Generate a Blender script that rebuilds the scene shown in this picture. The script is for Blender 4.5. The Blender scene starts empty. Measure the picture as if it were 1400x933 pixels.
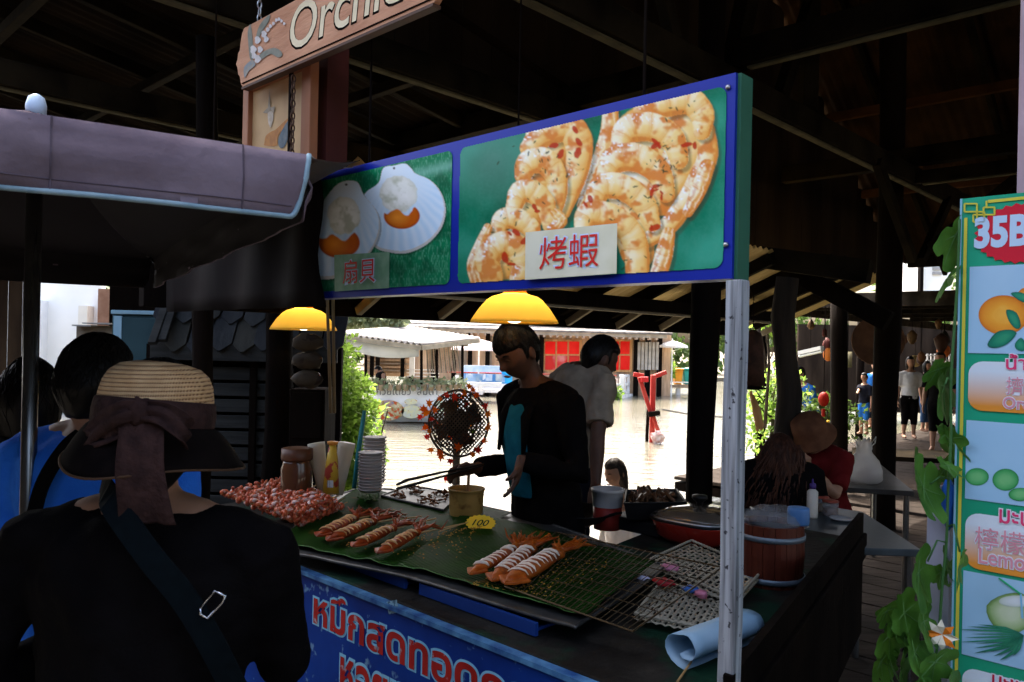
import bpy, bmesh, math, random
from mathutils import Vector, Matrix, noise, geometry
random.seed(7)
sc = bpy.context.scene
COL = sc.collection
# ---------------------------------------------------------------- camera, world, sun
F, HC, H0, RHO = 1080.0, 1.52, 7.0, 0.021
cam = bpy.data.cameras.new('camera'); camo = bpy.data.objects.new('camera', cam); COL.objects.link(camo)
camo.location = (0, 0, HC)
camo.rotation_mode = 'QUATERNION'
camo.rotation_quaternion = (Matrix.Rotation(RHO, 3, Vector((0, -1, 0))) @ Matrix.Rotation(math.pi/2, 3, 'X')).to_quaternion()
cam.lens = 36*F/1400; cam.sensor_width = 36
cam.shift_y = H0/1400
cam.clip_end = 3000; cam.clip_start = .02
cam.dof.use_dof = True; cam.dof.focus_distance = 2.9; cam.dof.aperture_fstop = 13
sc.camera = camo
SUN_EL, SUN_AZ = math.radians(60), Vector((-.25, .97, 0)).normalized()
world = bpy.data.worlds.new('World'); sc.world = world; world.use_nodes = True
wn = world.node_tree; bg = wn.nodes['Background']
sky = wn.nodes.new('ShaderNodeTexSky'); sky.sky_type = 'NISHITA'; sky.sun_disc = False
sky.sun_elevation = SUN_EL; sky.sun_rotation = math.atan2(SUN_AZ.x, SUN_AZ.y)
sky.air_density = 1.0; sky.dust_density = 9.0; sky.ozone_density = .4
wn.links.new(sky.outputs[0], bg.inputs[0]); bg.inputs[1].default_value = .15
sl = bpy.data.lights.new('sun', 'SUN'); sl.energy = 2.0; sl.angle = math.radians(.6); sl.color = (1, .95, .86)
so = bpy.data.objects.new('sun', sl); COL.objects.link(so); so.location = (-5, 20, 30)
sd = SUN_AZ*math.cos(SUN_EL) + Vector((0, 0, math.sin(SUN_EL)))
so.rotation_mode = 'QUATERNION'; so.rotation_quaternion = sd.to_track_quat('Z', 'Y')
sc.view_settings.view_transform = 'Standard'; sc.view_settings.look = 'None'
sc.view_settings.exposure = 2.75; sc.view_settings.gamma = 1
sc.render.engine = 'CYCLES'
sc.cycles.max_bounces = 7; sc.cycles.transparent_max_bounces = 12
sc.cycles.caustics_reflective = False; sc.cycles.caustics_refractive = False
sc.cycles.use_denoising = True; sc.cycles.sample_clamp_indirect = 4

# ---------------------------------------------------------------- helpers
U = Vector((-.7195, .6944, 0)).normalized(); V = Vector((U.y, -U.x, 0)); Z = Vector((0, 0, 1))
def ray(px, py):
    dx, dy = px-700, py-466.5
    c, s = math.cos(RHO), math.sin(RHO)
    x, y = dx*c+dy*s, -dx*s+dy*c
    return x/F, -(y-H0)/F
def P(px, py, Y):
    a, b = ray(px, py); return Vector((a*Y, Y, HC+b*Y))
def PZ(px, py, z):
    a, b = ray(px, py); return P(px, py, (z-HC)/b)
def PV(px, py, v):
    a, b = ray(px, py); return P(px, py, v/(a*V.x+V.y))
def UV(u, v, z): return U*u + V*v + Z*z
def uv_of(p): return p.dot(U), p.dot(V)
def rot(axis, ang): return Matrix.Rotation(ang, 3, axis)
def frame(x, y, z): return Matrix((x, y, z)).transposed()
RUV = frame(-U, V, Z)          # x runs right along the stall, y into the stall

class MB:
    def __init__(s): s.v = []; s.f = []; s.k = []
    def add(s, vs, fs):
        n = len(s.v); s.v += [Vector(p) for p in vs]; s.f += [[i+n for i in f] for f in fs]; return s
    def box(s, c, d, R=None):
        c = Vector(c); x, y, z = d[0]/2, d[1]/2, d[2]/2
        vs = [Vector((a*x, b*y, e*z)) for a in (-1, 1) for b in (-1, 1) for e in (-1, 1)]
        if R: vs = [R @ p for p in vs]
        return s.add([c+p for p in vs], [(0,1,3,2),(4,6,7,5),(0,4,5,1),(2,3,7,6),(0,2,6,4),(1,5,7,3)])
    def beam(s, a, b, w, h, up=Z):
        a, b = Vector(a), Vector(b); d = (b-a); L = d.length; d = d/L
        x = d.cross(up)
        if x.length < 1e-4: x = d.cross(Vector((1, 0, 0)))
        x.normalize(); y = x.cross(d)
        return s.box((a+b)/2, (w, L, h), frame(x, d, y))
    def rings(s, rs, cap=True, closed=True):
        n = len(rs[0]); vs = [p for r in rs for p in r]; fs = []
        for i in range(len(rs)-1):
            for j in range(n if closed else n-1):
                k = (j+1) % n; fs.append((i*n+j, i*n+k, (i+1)*n+k, (i+1)*n+j))
        if cap and closed:
            fs.append(tuple(range(n))[::-1]); fs.append(tuple((len(rs)-1)*n+j for j in range(n)))
        return s.add(vs, fs)
    def tube(s, pts, r, n=8, cap=True, flat=1.0, ref=None):
        pts = [Vector(p) for p in pts]
        if not hasattr(r, '__len__'): r = [r]*len(pts)
        rs = []; x = None
        for i, p in enumerate(pts):
            t = (pts[min(i+1, len(pts)-1)]-pts[max(i-1, 0)])
            t = t.normalized() if t.length > 1e-9 else Z
            if x is None:
                a = ref or (Z if abs(t.z) < .9 else Vector((1, 0, 0)))
                x = t.cross(a).normalized()
            else:
                x = (x-t*x.dot(t)).normalized()
            y = t.cross(x)
            rs.append([p+(x*math.cos(q)+y*math.sin(q)*flat)*r[i] for q in [2*math.pi*j/n for j in range(n)]])
        return s.rings(rs, cap)
    def lathe(s, prof, c=(0, 0, 0), n=24, R=None, cap=True, sx=1, sy=1):
        c = Vector(c); rs = []
        for r, z in prof:
            ring = [Vector((math.cos(2*math.pi*j/n)*r*sx, math.sin(2*math.pi*j/n)*r*sy, z)) for j in range(n)]
            rs.append([c+(R @ q if R else q) for q in ring])
        return s.rings(rs, cap)
    def prism(s, pts, d):
        pts = [Vector(p) for p in pts]; d = Vector(d); n = len(pts)
        tr = geometry.tessellate_polygon([pts])
        fs = [tuple(t) for t in tr] + [tuple(i+n for i in t)[::-1] for t in tr]
        fs += [(i, (i+1) % n, (i+1) % n+n, i+n) for i in range(n)]
        return s.add(pts+[p+d for p in pts], fs)
    def poly(s, pts):
        pts = [Vector(p) for p in pts]
        return s.add(pts, [tuple(t) for t in geometry.tessellate_polygon([pts])])
    def sheet(s, g, thick=None):
        ny, nx = len(g), len(g[0])
        fs = [(i*nx+j, i*nx+j+1, (i+1)*nx+j+1, (i+1)*nx+j) for i in range(ny-1) for j in range(nx-1)]
        vs = [p for r in g for p in r]
        if thick is None: return s.add(vs, fs)
        d = Vector(thick); N = len(vs)
        fs2 = [tuple(i+N for i in f)[::-1] for f in fs]
        rim = [j for j in range(nx)]+[i*nx+nx-1 for i in range(1, ny)]+[(ny-1)*nx+j for j in range(nx-2, -1, -1)]+[i*nx for i in range(ny-2, 0, -1)]
        side = [(rim[i], rim[i]+N, rim[(i+1) % len(rim)]+N, rim[(i+1) % len(rim)]) for i in range(len(rim))]
        return s.add(vs+[p+d for p in vs], fs+fs2+side)
    def ball(s, c, r, n=10, m=7, R=None, nz=0, seed=0):
        c = Vector(c); r = r if hasattr(r, '__len__') else (r, r, r); rs = []
        for i in range(1, m):
            th = math.pi*i/m; ring = []
            for j in range(n):
                ph = 2*math.pi*j/n
                d = Vector((math.sin(th)*math.cos(ph), math.sin(th)*math.sin(ph), -math.cos(th)))
                q = 1+(nz*noise.noise(d*2.3+Vector((seed, seed*.7, 0))) if nz else 0)
                p = Vector((d.x*r[0]*q, d.y*r[1]*q, d.z*r[2]*q))
                ring.append(c+(R @ p if R else p))
            rs.append(ring)
        return s.rings(rs)
    def build(s, name, mt, parent=None, smooth=False, bevel=0, normals=True):
        me = bpy.data.meshes.new(name); me.from_pydata([tuple(p) for p in s.v], [], s.f); me.update()
        if normals:
            bm = bmesh.new(); bm.from_mesh(me); bmesh.ops.recalc_face_normals(bm, faces=bm.faces); bm.to_mesh(me); bm.free()
        return link(name, me, mt, parent, smooth, bevel)
def link(name, me, mt, parent=None, smooth=False, bevel=0):
    o = bpy.data.objects.new(name, me); COL.objects.link(o)
    if mt: me.materials.append(mt)
    if smooth: me.polygons.foreach_set('use_smooth', [True]*len(me.polygons))
    if bevel:
        b = o.modifiers.new('bevel', 'BEVEL'); b.width = bevel; b.segments = 2; b.limit_method = 'ANGLE'
    if parent:
        o.parent = parent; o.matrix_parent_inverse = full(parent).inverted()
    return o
def full(o):
    m = Matrix.LocRotScale(o.location, o.rotation_euler, o.scale)
    return (full(o.parent) @ o.matrix_parent_inverse @ m) if o.parent else m
def tag(o, label=None, cat=None, group=None, kind=None):
    for k, v in (('label', label), ('category', cat), ('group', group), ('kind', kind)):
        if v: o[k] = v
    return o
def root(name, label, cat, loc=(0, 0, 0), group=None):
    o = bpy.data.objects.new(name, None); COL.objects.link(o); o.location = loc; o.empty_display_size = .1
    return tag(o, label, cat, group)
def struct(o): o['kind'] = 'structure'; return o
def copy_obj(o, parent=None):
    c = o.copy(); COL.objects.link(c)
    c.parent = parent
    for ch in o.children: copy_obj(ch, c)
    return c
def smoothcurve(pts, k=4, closed=True):
    pts = [Vector(p) for p in pts]; n = len(pts); out = []
    rng = range(n) if closed else range(n-1)
    for i in rng:
        g = (lambda j: pts[j % n]) if closed else (lambda j: pts[max(0, min(n-1, j))])
        a, b, c, d = g(i-1), g(i), g(i+1), g(i+2)
        for q in range(k):
            t = q/k
            out.append(.5*((2*b)+(c-a)*t+(2*a-5*b+4*c-d)*t*t+(3*b-a-3*c+d)*t**3))
    if not closed: out.append(pts[-1])
    return out

# ---------------------------------------------------------------- materials
MATS = {}
def mat(name, col, rough=.6, col2=None, scale=6, stretch=(1, 1, 1), rotz=0, lo=.35, hi=.65, bump=0, bscale=None, metal=0, spec=.22,
        trans=0, transcol=None, emit=None, estr=0, alpha=1, transmission=0, col3=None, scale3=20, lo3=.55, hi3=.6, detail=6, coat=0, sheen=0, attr=False):
    if name in MATS: return MATS[name]
    m = bpy.data.materials.new(name); m.use_nodes = True; nt = m.node_tree; N = nt.nodes; L = nt.links
    b = N['Principled BSDF']; out = N['Material Output']
    b.inputs['Base Color'].default_value = (*col, 1); b.inputs['Roughness'].default_value = rough
    b.inputs['Metallic'].default_value = metal; b.inputs['Specular IOR Level'].default_value = spec
    b.inputs['Alpha'].default_value = alpha; b.inputs['Transmission Weight'].default_value = transmission
    b.inputs['Coat Weight'].default_value = coat; b.inputs['Sheen Weight'].default_value = sheen
    if emit: b.inputs['Emission Color'].default_value = (*emit, 1); b.inputs['Emission Strength'].default_value = estr
    tc = N.new('ShaderNodeTexCoord'); mp = N.new('ShaderNodeMapping'); mp.inputs['Rotation'].default_value = (0, 0, rotz); mp.inputs['Scale'].default_value = stretch
    L.new(tc.outputs['Object'], mp.inputs[0])
    cs = None
    if col2:
        nz = N.new('ShaderNodeTexNoise'); nz.inputs['Scale'].default_value = scale; nz.inputs['Detail'].default_value = detail
        L.new(mp.outputs[0], nz.inputs['Vector'])
        r = N.new('ShaderNodeValToRGB'); r.color_ramp.elements[0].position = lo; r.color_ramp.elements[1].position = hi
        r.color_ramp.elements[0].color = (*col, 1); r.color_ramp.elements[1].color = (*col2, 1)
        L.new(nz.outputs['Fac'], r.inputs[0]); cs = r.outputs[0]
        rr = N.new('ShaderNodeMapRange'); rr.inputs[3].default_value = max(.02, rough-.08); rr.inputs[4].default_value = min(1, rough+.12)
        L.new(nz.outputs['Fac'], rr.inputs[0]); L.new(rr.outputs[0], b.inputs['Roughness'])
    if col3:
        n3 = N.new('ShaderNodeTexNoise'); n3.inputs['Scale'].default_value = scale3; n3.inputs['Detail'].default_value = 4
        L.new(tc.outputs['Object'], n3.inputs['Vector'])
        r3 = N.new('ShaderNodeValToRGB'); r3.color_ramp.elements[0].position = lo3; r3.color_ramp.elements[1].position = hi3
        L.new(n3.outputs['Fac'], r3.inputs[0])
        mx = N.new('ShaderNodeMix'); mx.data_type = 'RGBA'; mx.inputs['B'].default_value = (*col3, 1)
        if cs: L.new(cs, mx.inputs['A'])
        else: mx.inputs['A'].default_value = (*col, 1)
        L.new(r3.outputs[0], mx.inputs['Factor']); cs = mx.outputs['Result']
    if cs: L.new(cs, b.inputs['Base Color'])
    if bump:
        nb = N.new('ShaderNodeTexNoise'); nb.inputs['Scale'].default_value = bscale or scale*2; nb.inputs['Detail'].default_value = 5
        L.new(mp.outputs[0], nb.inputs['Vector'])
        bp = N.new('ShaderNodeBump'); bp.inputs['Strength'].default_value = bump; bp.inputs['Distance'].default_value = .01
        L.new(nb.outputs['Fac'], bp.inputs['Height']); L.new(bp.outputs[0], b.inputs['Normal'])
    if trans:
        tr = N.new('ShaderNodeBsdfTranslucent'); ms = N.new('ShaderNodeMixShader'); ms.inputs[0].default_value = trans
        tr.inputs[0].default_value = (*(transcol or col), 1)
        if cs and not transcol: L.new(cs, tr.inputs[0])
        L.new(b.outputs[0], ms.inputs[1]); L.new(tr.outputs[0], ms.inputs[2]); L.new(ms.outputs[0], out.inputs[0])
    MATS[name] = m; return m

# text as flat lettering on a plane
def glyph_mesh(name, body, offset=0.0, extrude=.0, shear=0, spacing=1.0):
    cu = bpy.data.curves.new(name, 'FONT'); cu.body = body; cu.offset = offset; cu.extrude = extrude; cu.shear = shear
    cu.space_character = spacing; cu.resolution_u = 4
    o = bpy.data.objects.new(name, cu); COL.objects.link(o)
    dg = bpy.context.evaluated_depsgraph_get(); dg.update()
    me = bpy.data.meshes.new_from_object(o.evaluated_get(dg)); bpy.data.objects.remove(o); return me
def lettering(name, body, p0, p1, normal, mt, parent, height=None, offset=0., lift=.001, extrude=.0, shear=0, up=None, spacing=1.0):
    """text from p0 (baseline start) to p1 (baseline end) standing on a plane with this normal"""
    me = glyph_mesh(name, body, 0, extrude, shear, spacing)
    xs = [v.co.x for v in me.vertices]; ys = [v.co.y for v in me.vertices]
    x0, x1, y1 = min(xs), max(xs), max(ys)
    if offset: me = glyph_mesh(name, body, offset, extrude, shear, spacing)
    d = Vector(p1)-Vector(p0); L = d.length; d = d/L; nrm = Vector(normal).normalized(); up = nrm.cross(d).normalized()
    sx = L/(x1-x0); sy = (height/y1) if height else sx
    for v in me.vertices:
        v.co = Vector(p0) + d*((v.co.x-x0)*sx) + up*(v.co.y*sy) + nrm*(lift+v.co.z*sx)
    me.update(); me.materials.clear()
    return link(name, me, mt, parent)
def PU(px, py, u):
    a, b = ray(px, py); return P(px, py, u/(a*U.x+U.y))
ANG = math.atan2(-U.y, -U.x)   # direction of -U (stall right) in world
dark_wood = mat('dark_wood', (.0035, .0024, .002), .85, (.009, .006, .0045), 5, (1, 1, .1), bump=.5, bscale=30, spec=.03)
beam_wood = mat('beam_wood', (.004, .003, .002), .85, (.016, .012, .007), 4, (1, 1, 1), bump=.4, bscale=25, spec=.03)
grey_wood = mat('grey_wood', (.085, .082, .072), .85, (.19, .18, .16), 5, (1, 1, .12), bump=.5, bscale=30)
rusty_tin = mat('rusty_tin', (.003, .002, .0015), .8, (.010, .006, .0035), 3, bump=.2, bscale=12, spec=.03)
lean_tin = mat('lean_tin', (.34, .25, .10), .6, (.50, .38, .17), 2.5, metal=.25, bump=.1)
# ---------------- ground sheets
soil = mat('soil', (.10, .085, .06), .9, (.17, .145, .11), .6, bump=.3)
b = MB(); b.sheet([[Vector((x, y, -1.1)) for x in (-1500, 1500)] for y in (-300, 2500)]); struct(b.build('ground', soil))
wm = mat('canal_water', (.115, .108, .08), .12, (.16, .15, .115), .35, (1, 1, 1), spec=.4)
nt = wm.node_tree; pb = nt.nodes['Principled BSDF']
for l in list(nt.links):
    if l.to_socket == pb.inputs['Roughness']: nt.links.remove(l)
pb.inputs['Roughness'].default_value = .07
tc = nt.nodes.new('ShaderNodeTexCoord'); mp = nt.nodes.new('ShaderNodeMapping'); mp.inputs['Scale'].default_value = (.6, 2.6, 1)
n1 = nt.nodes.new('ShaderNodeTexNoise'); n1.inputs['Scale'].default_value = 2.2; n1.inputs['Detail'].default_value = 5; n1.inputs['Distortion'].default_value = .6
bp = nt.nodes.new('ShaderNodeBump'); bp.inputs['Strength'].default_value = .55; bp.inputs['Distance'].default_value = .06
nt.links.new(tc.outputs['Object'], mp.inputs[0]); nt.links.new(mp.outputs[0], n1.inputs['Vector']); nt.links.new(n1.outputs['Fac'], bp.inputs['Height']); nt.links.new(bp.outputs[0], pb.inputs['Normal'])
WZ = -.32
b = MB(); b.sheet([[Vector((x, y, WZ)) for x in (-60, 70)] for y in (1, 62)]); struct(b.build('canal_water', wm))
# walkway in front and stall deck, boards as parts
deckm = mat('deck_board', (.022, .017, .014), .75, (.045, .036, .03), 3, (1, 8, 1), rotz=-ANG, bump=.3, bscale=20, spec=.03)
def deck(name, u0, u1, v0, v1, z, w=.2, along='u', m=deckm):
    bb = MB(); bb.box(UV((u0+u1)/2, (v0+v1)/2, z-.12), (abs(u1-u0)-.02, abs(v1-v0)-.02, .1), RUV); base = struct(bb.build(name, dark_wood))
    n = int((v1-v0)/w) if along == 'u' else int((u1-u0)/w)
    bb = MB()
    if along == 'u': bb.box((0, 0, 0), (u1-u0, w-.012, .04), RUV)
    else: bb.box((0, 0, 0), (w-.012, v1-v0, .04), RUV)
    me = None
    for i in range(n):
        p = UV((u0+u1)/2, v0+(i+.5)*w, z-.02-random.random()*.004) if along == 'u' else UV(u0+(i+.5)*w, (v0+v1)/2, z-.02-random.random()*.004)
        if me is None:
            o = bb.build('plank', m, base, bevel=.004); me = o.data
            o.location = p
        else:
            o = link('plank', me, None, base); o.location = p
            md = o.modifiers.new('bevel', 'BEVEL'); md.width = .004; md.segments = 1
    return base
deck('floor', -9, 3.0, 1.9, 8.2, 0, .22)
deck('walkway', -9, 5.2, 8.25, 30, -.01, .3)
pave = mat('pavement', (.055, .05, .045), .85, (.085, .08, .07), 2, bump=.3, bscale=40, spec=.2)
b = MB(); b.box(UV(4, -4.2, -.08), (30, 12.1, .16), RUV); struct(b.build('pavement', pave))
b = MB(); b.box(UV(9.6, 2.65, -.1), (13, 1.5, .16), RUV); struct(b.build('quay', pave))

# ---------------- unseen stall row, added behind the camera to block low sky light
opp = root('sky_blocker_stalls', 'unseen row of dark stalls added across the lane to block skylight', 'building', UV(2, -3.4, 0))
for i in range(14):
    mm = MB(); mm.box(UV(-11+i*2.0, -3.2, 1.7), (1.96, .12, 3.4), RUV); mm.build('shutter', dark_wood, opp)
mm = MB(); mm.sheet([[UV(-12, -2.2, 3.35), UV(17, -2.2, 3.35)], [UV(-12, -4.6, 4.5), UV(17, -4.6, 4.5)]], (0, 0, -.04)); mm.build('roof', rusty_tin, opp)
# ---------------- market hall
hall = root('market_hall', 'dark timber market hall with tin roof over the stall', 'building', UV(2.2, 4, 0))
def hb(a, bb_, w, h, name='beam', m=beam_wood, par=None):
    mm = MB(); mm.beam(a, bb_, w, h); return mm.build(name, m, par or hall, bevel=.006)
def zf(v): return 4.0+(v-.9)*.54 if v < 5 else 4.0+4.1*.54-(v-5)*.64
EB = 10.6
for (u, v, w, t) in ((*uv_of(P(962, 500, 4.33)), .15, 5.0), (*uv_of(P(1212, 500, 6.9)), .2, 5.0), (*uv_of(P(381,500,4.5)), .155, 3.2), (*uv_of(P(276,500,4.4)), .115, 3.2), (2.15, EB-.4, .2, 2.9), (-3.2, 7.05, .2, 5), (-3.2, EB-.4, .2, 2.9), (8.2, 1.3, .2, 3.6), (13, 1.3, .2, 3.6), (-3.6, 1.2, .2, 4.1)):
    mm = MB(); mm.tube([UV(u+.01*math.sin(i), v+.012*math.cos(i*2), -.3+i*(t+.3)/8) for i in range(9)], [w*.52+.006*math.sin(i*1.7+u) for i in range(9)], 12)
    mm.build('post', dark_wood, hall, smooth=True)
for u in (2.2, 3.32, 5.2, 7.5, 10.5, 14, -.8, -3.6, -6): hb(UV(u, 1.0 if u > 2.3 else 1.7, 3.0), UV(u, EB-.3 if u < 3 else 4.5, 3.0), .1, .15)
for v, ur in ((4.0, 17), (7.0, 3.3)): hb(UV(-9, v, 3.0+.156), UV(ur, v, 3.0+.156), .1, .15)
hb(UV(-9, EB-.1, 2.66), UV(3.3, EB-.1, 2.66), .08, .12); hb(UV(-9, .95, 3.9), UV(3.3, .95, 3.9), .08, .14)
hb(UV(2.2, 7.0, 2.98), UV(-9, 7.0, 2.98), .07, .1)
edge_m = mat('painted_lit_edge', (.05, .044, .026), .85, (.085, .076, .048), 9, spec=.05)  # pale strips added to paint the light caught by beam undersides
for a_, c_ in ((UV(2.2, 1.8, 2.917), UV(2.2, EB-.4, 2.917)), (UV(-8, 4.0, 3.073), UV(2.1, 4.0, 3.073)), (UV(3.32, 1.1, 2.917), UV(3.32, 4.4, 2.917)), (UV(5.2, 1.1, 2.917), UV(5.2, 4.4, 2.917)), (UV(2.1, 7.0, 2.92), UV(-8, 7.0, 2.92)), (UV(7.5, 1.1, 2.917), UV(7.5, 4.4, 2.917))): hb(a_, c_, .05, .014, 'lit_edge_strip', edge_m)
for v in (2.4, 3.3, 5.7, 6.4, 8.2, 9.2): hb(UV(-9, v, zf(v)-.2), UV(3.4, v, zf(v)-.2), .06, .09, 'purlin', beam_wood if v < 5 else mat('lit_rust_purlin', (.035, .015, .007), .85, (.07, .03, .013), 5, spec=.03))  # rear purlins coloured as if leaking sun fell on them
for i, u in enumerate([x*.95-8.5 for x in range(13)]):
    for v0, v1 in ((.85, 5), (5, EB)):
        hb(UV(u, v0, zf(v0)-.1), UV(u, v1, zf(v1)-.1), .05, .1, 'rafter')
for u in (2.2, -3.6):
    hb(UV(u, 4.0, 3.08), UV(u, 5.0, zf(5)-.25), .09, .12, 'strut'); hb(UV(u, 5.9, zf(5.9)-.3), UV(u, 4.6, 3.08), .07, .09, 'strut'); hb(UV(u, 5.0, 3.07), UV(u, 5.0, zf(5)-.2), .1, .1, 'king_post')
    hb(UV(u, 2.6, zf(2.6)-.25), UV(u, 3.4, 3.08), .06, .08, 'strut')
hb(UV(2.15, 6.95, 2.3), UV(2.15, 6.1, 2.95), .06, .08, 'brace'); hb(UV(2.05, 7.05, 2.4), UV(1.4, 7.05, 2.93), .06, .08, 'brace'); hb(UV(2.15, 7.15, 2.3), UV(2.15, 7.9, 2.93), .06, .08, 'brace')
rust_lit = mat('lit_rust_tin', (.014, .008, .005), .8, (.04, .02, .010), 2.2, bump=.2, bscale=12, spec=.03)  # lighter copy of the tin, sun leaks put into its colour
# tin roof sheets, corrugated, each its own piece
def tin(u0, w, v0, z0, v1, z1, m, par, name='roof_sheet', amp=.012, wl=.075):
    n = int(w/wl*6); g = []
    for v, z in ((v0, z0), (v1, z1)):
        g.append([UV(u0+w*i/n, v, z+amp*math.cos(2*math.pi*i/6)) for i in range(n+1)])
    return MB().sheet(g).build(name, m, par, smooth=True, normals=False)
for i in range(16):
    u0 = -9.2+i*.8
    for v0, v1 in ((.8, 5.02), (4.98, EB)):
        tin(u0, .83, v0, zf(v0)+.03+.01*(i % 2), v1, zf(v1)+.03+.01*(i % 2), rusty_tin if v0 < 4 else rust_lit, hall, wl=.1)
gw = mat('gable_board', (.012, .008, .006), .85, (.028, .019, .013), 3, (1, 1, .2), bump=.3, spec=.03)
for i in range(40):   # gable end boards above the wing roof
    v0 = .9+i*.245; zb = 3.0 if v0 < 4.5 else 2.42
    mm = MB(); mm.box(UV(3.47, v0+.12, (zf(v0+.12)+zb)/2-.02), (.03, .24, max(.1, zf(v0+.12)-zb)), RUV); mm.build('board', gw, hall)
wing = root('wing_roof', 'low dark tin wing roof running off to the left of the hall', 'roof', UV(8, 2.5, 0))
def zw(v): return 3.80-(v-.75)*.17
for i in range(18):
    tin(3.4+i*.8, .83, .75, zw(.75)+.01*(i % 2), 4.65, zw(4.65)+.01*(i % 2), rusty_tin, wing, wl=.1)
    hb(UV(3.6+i*.8, .7, zw(.7)-.07), UV(3.6+i*.8, 4.65, zw(4.65)-.07), .05, .09, 'rafter', par=wing)
for v in (1.4, 2.3, 3.2, 4.5): hb(UV(3.5, v, zw(v)-.15), UV(17.5, v, zw(v)-.15), .06, .07, 'purlin', par=wing)
for i in range(16):
    mm = MB(); mm.box(UV(17.6, .9+i*.245, 2.2), (.03, .235, 3.0), RUV); mm.build('board', gw, wing)

# ---------------- low roof towards the canal
lean = root('canal_side_roof', 'low sloping tin roof on rafters hanging out towards the canal', 'roof', PU(945, 457, 3.6))
E0, E1 = P(452, 424, 4.3), None
ue = uv_of(E0)[0]; E1 = PU(945, 455, ue)
v0e, v1e = uv_of(E0)[1], uv_of(E1)[1]
ze = (E0.z+E1.z)/2+.05
def zl(u): return ze+.1+(ue-u)*.42
def lb(a, c, w, h, name='rafter', m=beam_wood): mm = MB(); mm.beam(a, c, w, h); return mm.build(name, m, lean, bevel=.004)
u_top = 2.68
for i in range(9):
    v0 = v0e-.55+i*.68
    n = 44; g = []
    for j in range(2):
        u = ue+.06 if j == 0 else u_top
        g.append([UV(u, v0+.70*q/n, zl(u)+.012*math.cos(2*math.pi*q/5.5)+.006*(i % 2)) for q in range(n+1)])
    MB().sheet(g).build('roof_sheet', lean_tin, lean, smooth=True, normals=False)
for i in range(10):
    v = v0e-.5+i*.6
    lb(UV(ue+.02, v, zl(ue)-.06), UV(u_top, v, zl(u_top)-.06), .055, .09)
    if i > 0: lb(UV(ue-.04, v+.05, zl(ue)-.14), UV(ue-.33, v+.05, zl(ue-.33)-.13), .035, .05, 'brace', mat('pale_wood', (.2, .17, .12), .8, (.3, .26, .19), 6))
pale = MATS['pale_wood']
lb(UV(ue, v0e-1, ze+.03), UV(ue, v1e+.8, ze+.03), .06, .2, 'fascia', dark_wood)
lb(UV(ue-.38, v0e-.9, zl(ue-.38)-.155), UV(ue-.38, v1e+.7, zl(ue-.38)-.155), .08, .09, 'purlin', dark_wood)
lb(UV(ue-.38, v0e-.9, zl(ue-.38)-.21), UV(ue-.38, v1e+.7, zl(ue-.38)-.21), .035, .018, 'batten', pale)

# right-hand edge of the low roof: long edge beam seen end-on, broken rafter ends
lb(PV(1040, 352, 5.6), PV(1190, 372, 5.6)+Z*.0, .1, .16, 'beam', beam_wood)
lb(PV(1085, 372, 5.9), PV(1215, 440, 5.9), .09, .14, 'beam', dark_wood)
lb(PV(1000, 437, 6.4), PV(1150, 372, 6.4), .06, .09, 'rafter', beam_wood)
for k in range(3):
    lb(PV(1010+k*40, 392-k*6, 6.2), PV(1140+k*18, 352+k*3, 6.2), .05, .06, 'rafter', beam_wood)
# leaning rough post with a sawn top beside the low roof
pst = MB(); a, c = P(1078, 655, 5.0), P(1073, 380, 5.0); a = a.lerp(c, -.35)
pst.tube([a.lerp(c, i/7)+Vector((.02*math.sin(i*1.9), .01*math.cos(i*1.3), 0)) for i in range(8)], [.082-.002*i+.006*math.sin(i*2.2) for i in range(8)], 14)
o = pst.build('mooring_post', mat('rough_post', (.008, .0055, .004), .9, (.03, .021, .014), 4, (3, 3, .4), bump=.7, bscale=18), smooth=True)
tag(o, 'thick crooked dark post with a sawn top next to the diner in black', 'post')
pst = MB(); a, c = P(1147, 600, 8.6), P(1147, 455, 8.6)
pst.tube([a.lerp(c, -.4), a, c, a.lerp(c, 1.3)], .09, 10); tag(pst.build('gallery_post', dark_wood, smooth=True), 'straight dark post standing behind the plastic bag table', 'post')

# ---------------- gallery roof on the right, far side
gal = root('market_gallery', 'dark roofed shopping gallery beyond the dining tables', 'building', P(1230, 600, 14))
thm = mat('gallery_roof', (.022, .017, .013), .9, (.05, .04, .03), 8, bump=.6, bscale=20, spec=.03)
def quad(a, b_, c, d, th, name, m, par, n=8):
    mm = MB(); g = [[Vector(a).lerp(Vector(b_), j/n).lerp(Vector(d).lerp(Vector(c), j/n), i/n)+Z*(.02*noise.noise(Vector((i*1.3, j*.9, th*50)))) for j in range(n+1)] for i in range(n+1)]
    mm.sheet(g, (0, 0, -th)); return mm.build(name, m, par)
def gz(v): return 2.3+(v-10.4)*.012
for i in range(15):
    u0 = -9+i*.98; mm = MB()
    g = [[UV(u0+.99*k, v, gz(v)+.012*noise.noise(Vector((u0*3+k*2, v, 0)))) for k in (0, .5, 1)] for v in (10.4, 13, 17, 21, 25, 33)]
    mm.sheet(g, (0, 0, -.06)); mm.build('roof_panel', thm, gal)
mm = MB(); mm.box(UV(-1.9, 10.42, 2.2), (14.4, .05, .16), RUV); mm.build('fascia', thm, gal)
mm = MB(); mm.box(UV(5.7, 17.7, 2.2), (.05, 14.4, .16), RUV); mm.build('fascia', thm, gal)
for v in (11.5, 13.5, 15.5, 18): hb(UV(-9, v, gz(v)-.12), UV(5.6, v, gz(v)-.12), .08, .1, 'beam', par=gal)
for px, py, Y in ((1040, 560, 12.5), (1175, 560, 17), (1335, 560, 16)):
    mm = MB(); q = P(px, py, Y); q.z = 0; mm.tube([q-Z*.4, q+Z*2.6], .08, 10); mm.build('post', dark_wood, gal, smooth=True)
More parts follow.
